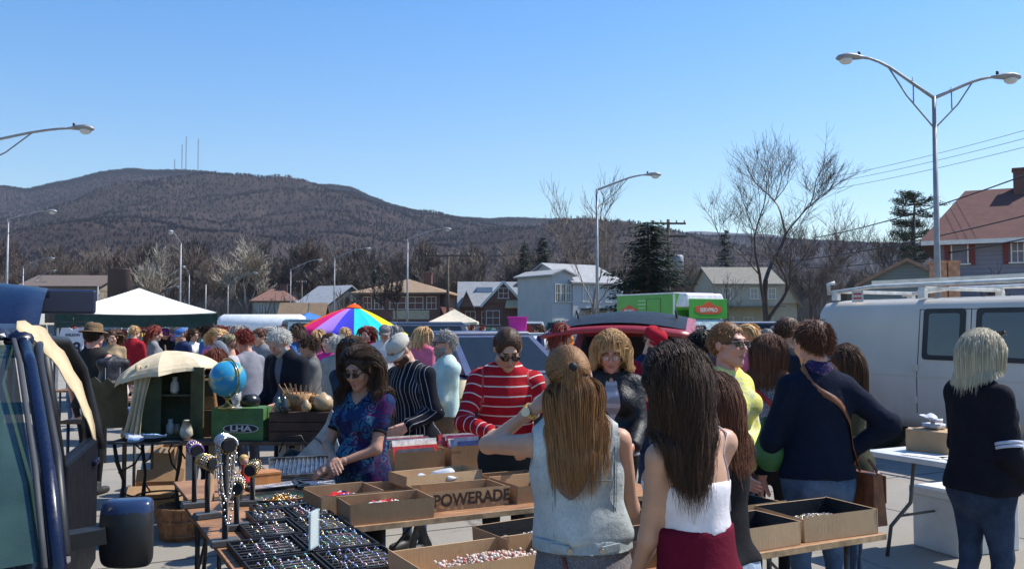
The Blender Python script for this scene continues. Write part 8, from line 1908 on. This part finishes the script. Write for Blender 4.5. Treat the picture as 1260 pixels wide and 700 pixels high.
# ================================================================ the crowd further off
def far_people():
    r=random.Random(21); tops=[('white',(.62,.6,.57)),('black',(.015,.015,.018)),('navy',(.02,.03,.08)),('red',(.4,.02,.03)),('pink',(.6,.15,.25)),('grey',(.2,.2,.21)),('purple',(.18,.05,.3)),('blue',(.06,.16,.4)),('green',(.06,.2,.09)),('tan',(.35,.25,.15)),('orange',(.55,.18,.04)),('maroon',(.15,.02,.03))]
    hairs=['brown','black','grey','blond','dark','chestnut','red','white']; prot={}
    def make(ci,sex,hc,cap_,lab,px,Y,top,rz,grp):
        x=(px-630)/F*Y; H=max(1.5,min(1.85,zat(top,Y)))
        f=Fig(H=1.7,sex=sex,hp=14,girth=r.uniform(1,1.2),lh=(-.16,.25,1.0) if r.random()<.6 else None,rh=(.16,.27,1.05) if r.random()<.6 else None)
        b=bodymesh('person',f,r.choice(['fair','rosy','tan','warm']),res=.02,hres=.011,hands=(None,None)); b.location=(x,Y,0); b.rotation_euler=(0,0,rad(rz)); b.scale=(H/1.7,)*3; tag(b,lab,'person',grp)
        garment('shirt',cloth('far_'+tops[ci][0],tops[ci][1]),b,f.bodyprims(.016,('torso','arms')),(),[((0,0,-1),-.9)],h=.024,fold=.006,seed=ci)
        P=f.bodyprims(.008,('legs',))+f.bodyprims(.008,('torso',))[:1]; garment('trousers',r.choice([black,jean,djean,cloth('khaki',(.22,.13,.07))]),b,P,(),[((0,0,1),1.0)],h=.026,fold=.003)
        if cap_: cap(f,b,cloth('far_'+tops[(ci+5)%12][0],tops[(ci+5)%12][1]))
        hair(f,hairmat(hc,*HR[hc]),b,style='short' if sex=='m' else 'long',length=(.015 if cap_ else .04) if sex=='m' else .24,cap_off=-.004 if cap_ else .012,n=170,w=.007,thick=.02,steps=8,seed=ci)
        return b
    places=[]
    # under and around the white canopy, beyond the antiques, between the tents, by the green truck
    places+= [(px,Y,'beneath the white canopy') for px,Y in((95,15),(122,21),(140,14.5),(152,19),(165,16),(178,22),(190,15),(203,18.5),(214,21),(225,14.5),(238,17.5),(250,20),(262,15.5))]
    places+= [(px,Y,'just right of the white canopy') for px,Y in((268,13),(273,22),(280,17.5),(288,25),(293,14.5),(299,20))]
    places+= [(px,Y,'behind the white haired man') for px,Y in((322,12.2),(331,16),(338,23),(345,19),(352,27),(366,13.5),(376,22))]
    places+= [(px,Y,'below the rainbow umbrella') for px,Y in((392,14.5),(402,19.5),(424,14),(437,19.8),(452,14.8),(462,18.6),(474,13.2))]
    places+= [(px,Y,'behind the cream cap') for px,Y in((484,16),(497,24),(521,12.6),(534,27))]
    places+= [(px,Y,'near the beige canopy') for px,Y in((548,34),(560,24),(571,30),(582,44),(594,36))]
    places+= [(px,Y,'beside the red minivan') for px,Y in((648,26),(664,22),(690,10.4),(700,30),(716,24))]
    places+= [(px,Y,'in front of the green truck') for px,Y in((806,24),(823,19),(833,21),(841,28),(848,25),(853,17),(861,30))]
    places+= [(px,Y,'left of the white van') for px,Y in((921,10.5),(941,14),(952,18),(980,12),(988,17))]
    used={}; combos=[]
    for i,(px,Y,where) in enumerate(places):
        tries=0
        while True:
            ci=r.randrange(12); sex=r.choice('mf'); hc=r.choice(hairs); lab='%s in %s top with %s hair %s'%('man' if sex=='m' else 'woman',tops[ci][0],{'blond':'blond','dark':'dark brown','chestnut':'chestnut'}.get(hc,hc),where); tries+=1
            if lab not in used or tries>60: break
        used[lab]=1; top=r.uniform(400,407) if Y<30 else r.uniform(400,403); rz=r.uniform(0,360)
        key=None
        if len(combos)>=22:
            key=r.choice(combos); (ci,sex,hc,b0)=key; lab='%s in %s top with %s hair %s'%('man' if sex=='m' else 'woman',tops[ci][0],{'dark':'dark brown'}.get(hc,hc),where)
            n_=used.get((lab,'n'),0); used[(lab,'n')]=n_+1
            if n_ or (lab in used and n_==0 and used[lab]==2): 
                cand=[c for c in combos if ('%s in %s top with %s hair %s'%('man' if c[1]=='m' else 'woman',tops[c[0]][0],{'dark':'dark brown'}.get(c[2],c[2]),where)) not in used]
                if cand: ci,sex,hc,b0=r.choice(cand); lab='%s in %s top with %s hair %s'%('man' if sex=='m' else 'woman',tops[ci][0],{'dark':'dark brown'}.get(hc,hc),where)
            used[lab]=2
            H=max(1.5,min(1.85,zat(top,Y))); dup(b0,((px-630)/F*Y,Y,0),rad(rz),lab,'shoppers in the background',scale=H/1.7)
        else:
            b=make(ci,sex,hc,sex=='m' and r.random()<.4,lab,px,Y,top,rz,'shoppers in the background'); combos.append((ci,sex,hc,b))
far_people()
# ---------------------------------------------------------------- clothes rails, hanging jersey, far stalls
def rail(px,Y,wpx,zt_,label,seed,n=18):
    w_=mpx(wpx,Y); t=thing('clothes_rail',label,'clothes rail',pos(px,Y),0); m=MB(); m.tube([(-w_/2,0,0),(-w_/2,0,zt_),(w_/2,0,zt_),(w_/2,0,0)],.018,6).build('rail_frame',steel,t); r=random.Random(seed)
    for i in range(n):
        x=-w_/2+w_*(i+.5)/n; c=r.choice([(.5,.1,.2),(.6,.55,.55),(.1,.15,.4),(.05,.05,.06),(.4,.2,.5),(.6,.4,.1),(.2,.4,.4)]); q='garment_%d'%int(c[0]*100+c[2]*10)
        o=MB().add([(x-.03,-.2,zt_-.08),(x+.03,-.2,zt_-.08),(x+.03,.2,zt_-.08),(x-.03,.2,zt_-.08),(x-.05,-.27,zt_-.85),(x+.05,-.25,zt_-.88),(x+.05,.25,zt_-.86),(x-.05,.27,zt_-.84)],[(0,1,2,3),(4,7,6,5),(0,4,5,1),(1,5,6,2),(2,6,7,3),(3,7,4,0)]).build('garment',cloth(q,c)); o.location=t.location; tag(o,'hanging garment on the '+label,'garment','garments on the '+label)
rail(570,50,48,1.5,'clothes rail under the beige canopy',3,16); rail(215,19.5,75,1.5,'long clothes rail beneath the white canopy',4,22); rail(150,21,60,1.55,'clothes rail at the back of the white canopy',5,16)
Y=10.8; t=thing('sports_jersey','white sleeveless sports jersey numbered 28 hanging at the left','jersey',(pos(90,Y)[0],Y,zat(440,Y)-.05),rad(4)); jw=cloth('jersey_white',(.62,.62,.66)); z1=zat(403,Y)-zat(440,Y)+.05
MB().prism([(-.10,0),(.11,0),(.125,z1*.62),(.17,z1*.60),(.13,z1),(.05,z1),(0,z1*.93),(-.05,z1),(-.13,z1),(-.17,z1*.62),(-.12,z1*.64)],.03).build('jersey_cloth',jw,t)
jb=M('jersey_letters',(.02,.02,.06),.7,var=0); text('28',.20,jb,t,T(0,-.003,z1*.38)@FACE,bold=.006); text('WILSON',.045,jb,t,T(0,-.003,z1*.78)@FACE,bold=.001)
MB().tube([(-.13,.015,z1),(0,.015,z1+.05),(.13,.015,z1)],.006,5).build('hanger',steel,t); MB().cyl((0,.015,z1+.05),(0,.015,z1+.12),.004,n=5).build('hook',steel,t)
o=MB().tube([(-.22,0,0),(-.22,0,1.72),(.22,0,1.72),(.22,0,0)],.014,6).build('hanging_frame',steel); o.location=(pos(90,Y)[0],Y+.02,0); tag(o,'metal frame from which the numbered jersey hangs','frame')
# far stall tables with goods, filling the aisles
r=random.Random(15); gm=[M('goods_%d'%i,c,.6,var=.3,scale=12) for i,c in enumerate([(.5,.45,.38),(.3,.08,.05),(.08,.12,.3),(.45,.3,.12),(.1,.25,.12),(.55,.55,.55),(.35,.1,.25),(.06,.06,.07)])]
spots=[(210,11.6,'behind the olive cabinet'),(300,14.4,'beyond the auburn hair'),(330,11.2,'behind the white haired man'),(420,12.6,'below the rainbow umbrella'),(480,15.0,'left of the cream cap'),(565,10.6,'between the mint shirt and the red sweater'),(640,17.5,'below the magenta tub'),(700,26,'behind the red minivan'),(150,13,'at the left of the white canopy'),(255,18,'at the right of the white canopy'),(380,24,'near the blue canopy'),(560,29,'before the beige canopy'),(830,16,'before the green truck'),(945,25,'beyond the dark red sedan')]
for i,(px,Y,wh) in enumerate(spots):
    t=thing('stall_table','small stall table with mixed goods '+wh,'table',pos(px,Y),r.uniform(-.5,.5),'stall tables in the background'); MB().box((0,0,.74),(1.7,.7,.03)).build('table_top',r.choice([ply,wt,oldw]),t)
    for sx in(-1,1):
        for sy in(-1,1): MB().cyl((sx*.75,sy*.28,.73),(sx*.75,sy*.28,0),.015,n=6).build('leg',steel,t)
    nm=['carton','jar','tin','book pile','basket','lamp','vase']; seen=set()
    for k in range(9):
        x=-.72+k*.18; y=r.uniform(-.2,.2); h=r.uniform(.08,.3); kd=r.randrange(7); mt=r.choice(gm)
        if kd in(0,3): m=MB().box((0,0,h/2),(r.uniform(.1,.17),r.uniform(.1,.2),h)).box((0,0,h+.006),(.09,.09,.012))
        elif kd==4: m=MB().lathe([(.05,0),(.07,h*.6),(.065,h*.6)],12).tube([(-.06,0,h*.6),(0,0,h*1.1),(.06,0,h*.6)],.006,5)
        elif kd==5: m=MB().lathe([(.04,0),(.015,.03),(.015,h)],10).lathe([(.085,h),(.05,h+.13)],12,cap=False)
        else: m=MB().lathe([(.03,0),(.055,h*.35),(.035,h*.75),(.02,h*.85),(.028,h)],12)
        o=m.build(['carton','jar','tin','book_pile','basket','lamp','vase'][kd],mt); p=Rz(t.rotation_euler[2])@Vector((x,y,.757)); o.location=t.location+p
        ord_=['first','second','third','fourth','fifth','sixth','seventh','eighth','ninth'][k]; tag(o,'%s, %s in the row of goods %s'%(nm[kd],ord_,wh),nm[kd],'goods on the table '+wh)
# colourful toys on the table between mint shirt and red sweater
t=thing('table_lamp','small cream shaded lamp between the mint shirt and the red sweater','lamp',(pos(567,8.3)[0],8.3,.76),0); MB().lathe([(.07,0),(.02,.03),(.02,.28)],14).build('base',brass,t); MB().lathe([(.13,.26),(.06,.42)],18,cap=False).build('lamp_shade',cream,t)
t=thing('folding_table','table with the cream shaded lamp and a doll','table',(pos(572,8.4)[0],8.4,0),0); MB().box((0,0,.745),(.9,.6,.03)).build('table_top',wt,t)
for sx in(-1,1):
    for sy in(-1,1): MB().cyl((sx*.4,sy*.25,.73),(sx*.4,sy*.25,0),.015,n=6).build('leg',steel,t)
crumple('soft_toy',(pos(563,8.2)[0],8.2,.45),.14,M('pink_plush',(.5,.05,.12),.9,var=.2),'pink and yellow bundle hanging beside the lamp table','toy',31,(1,.8,1.3))
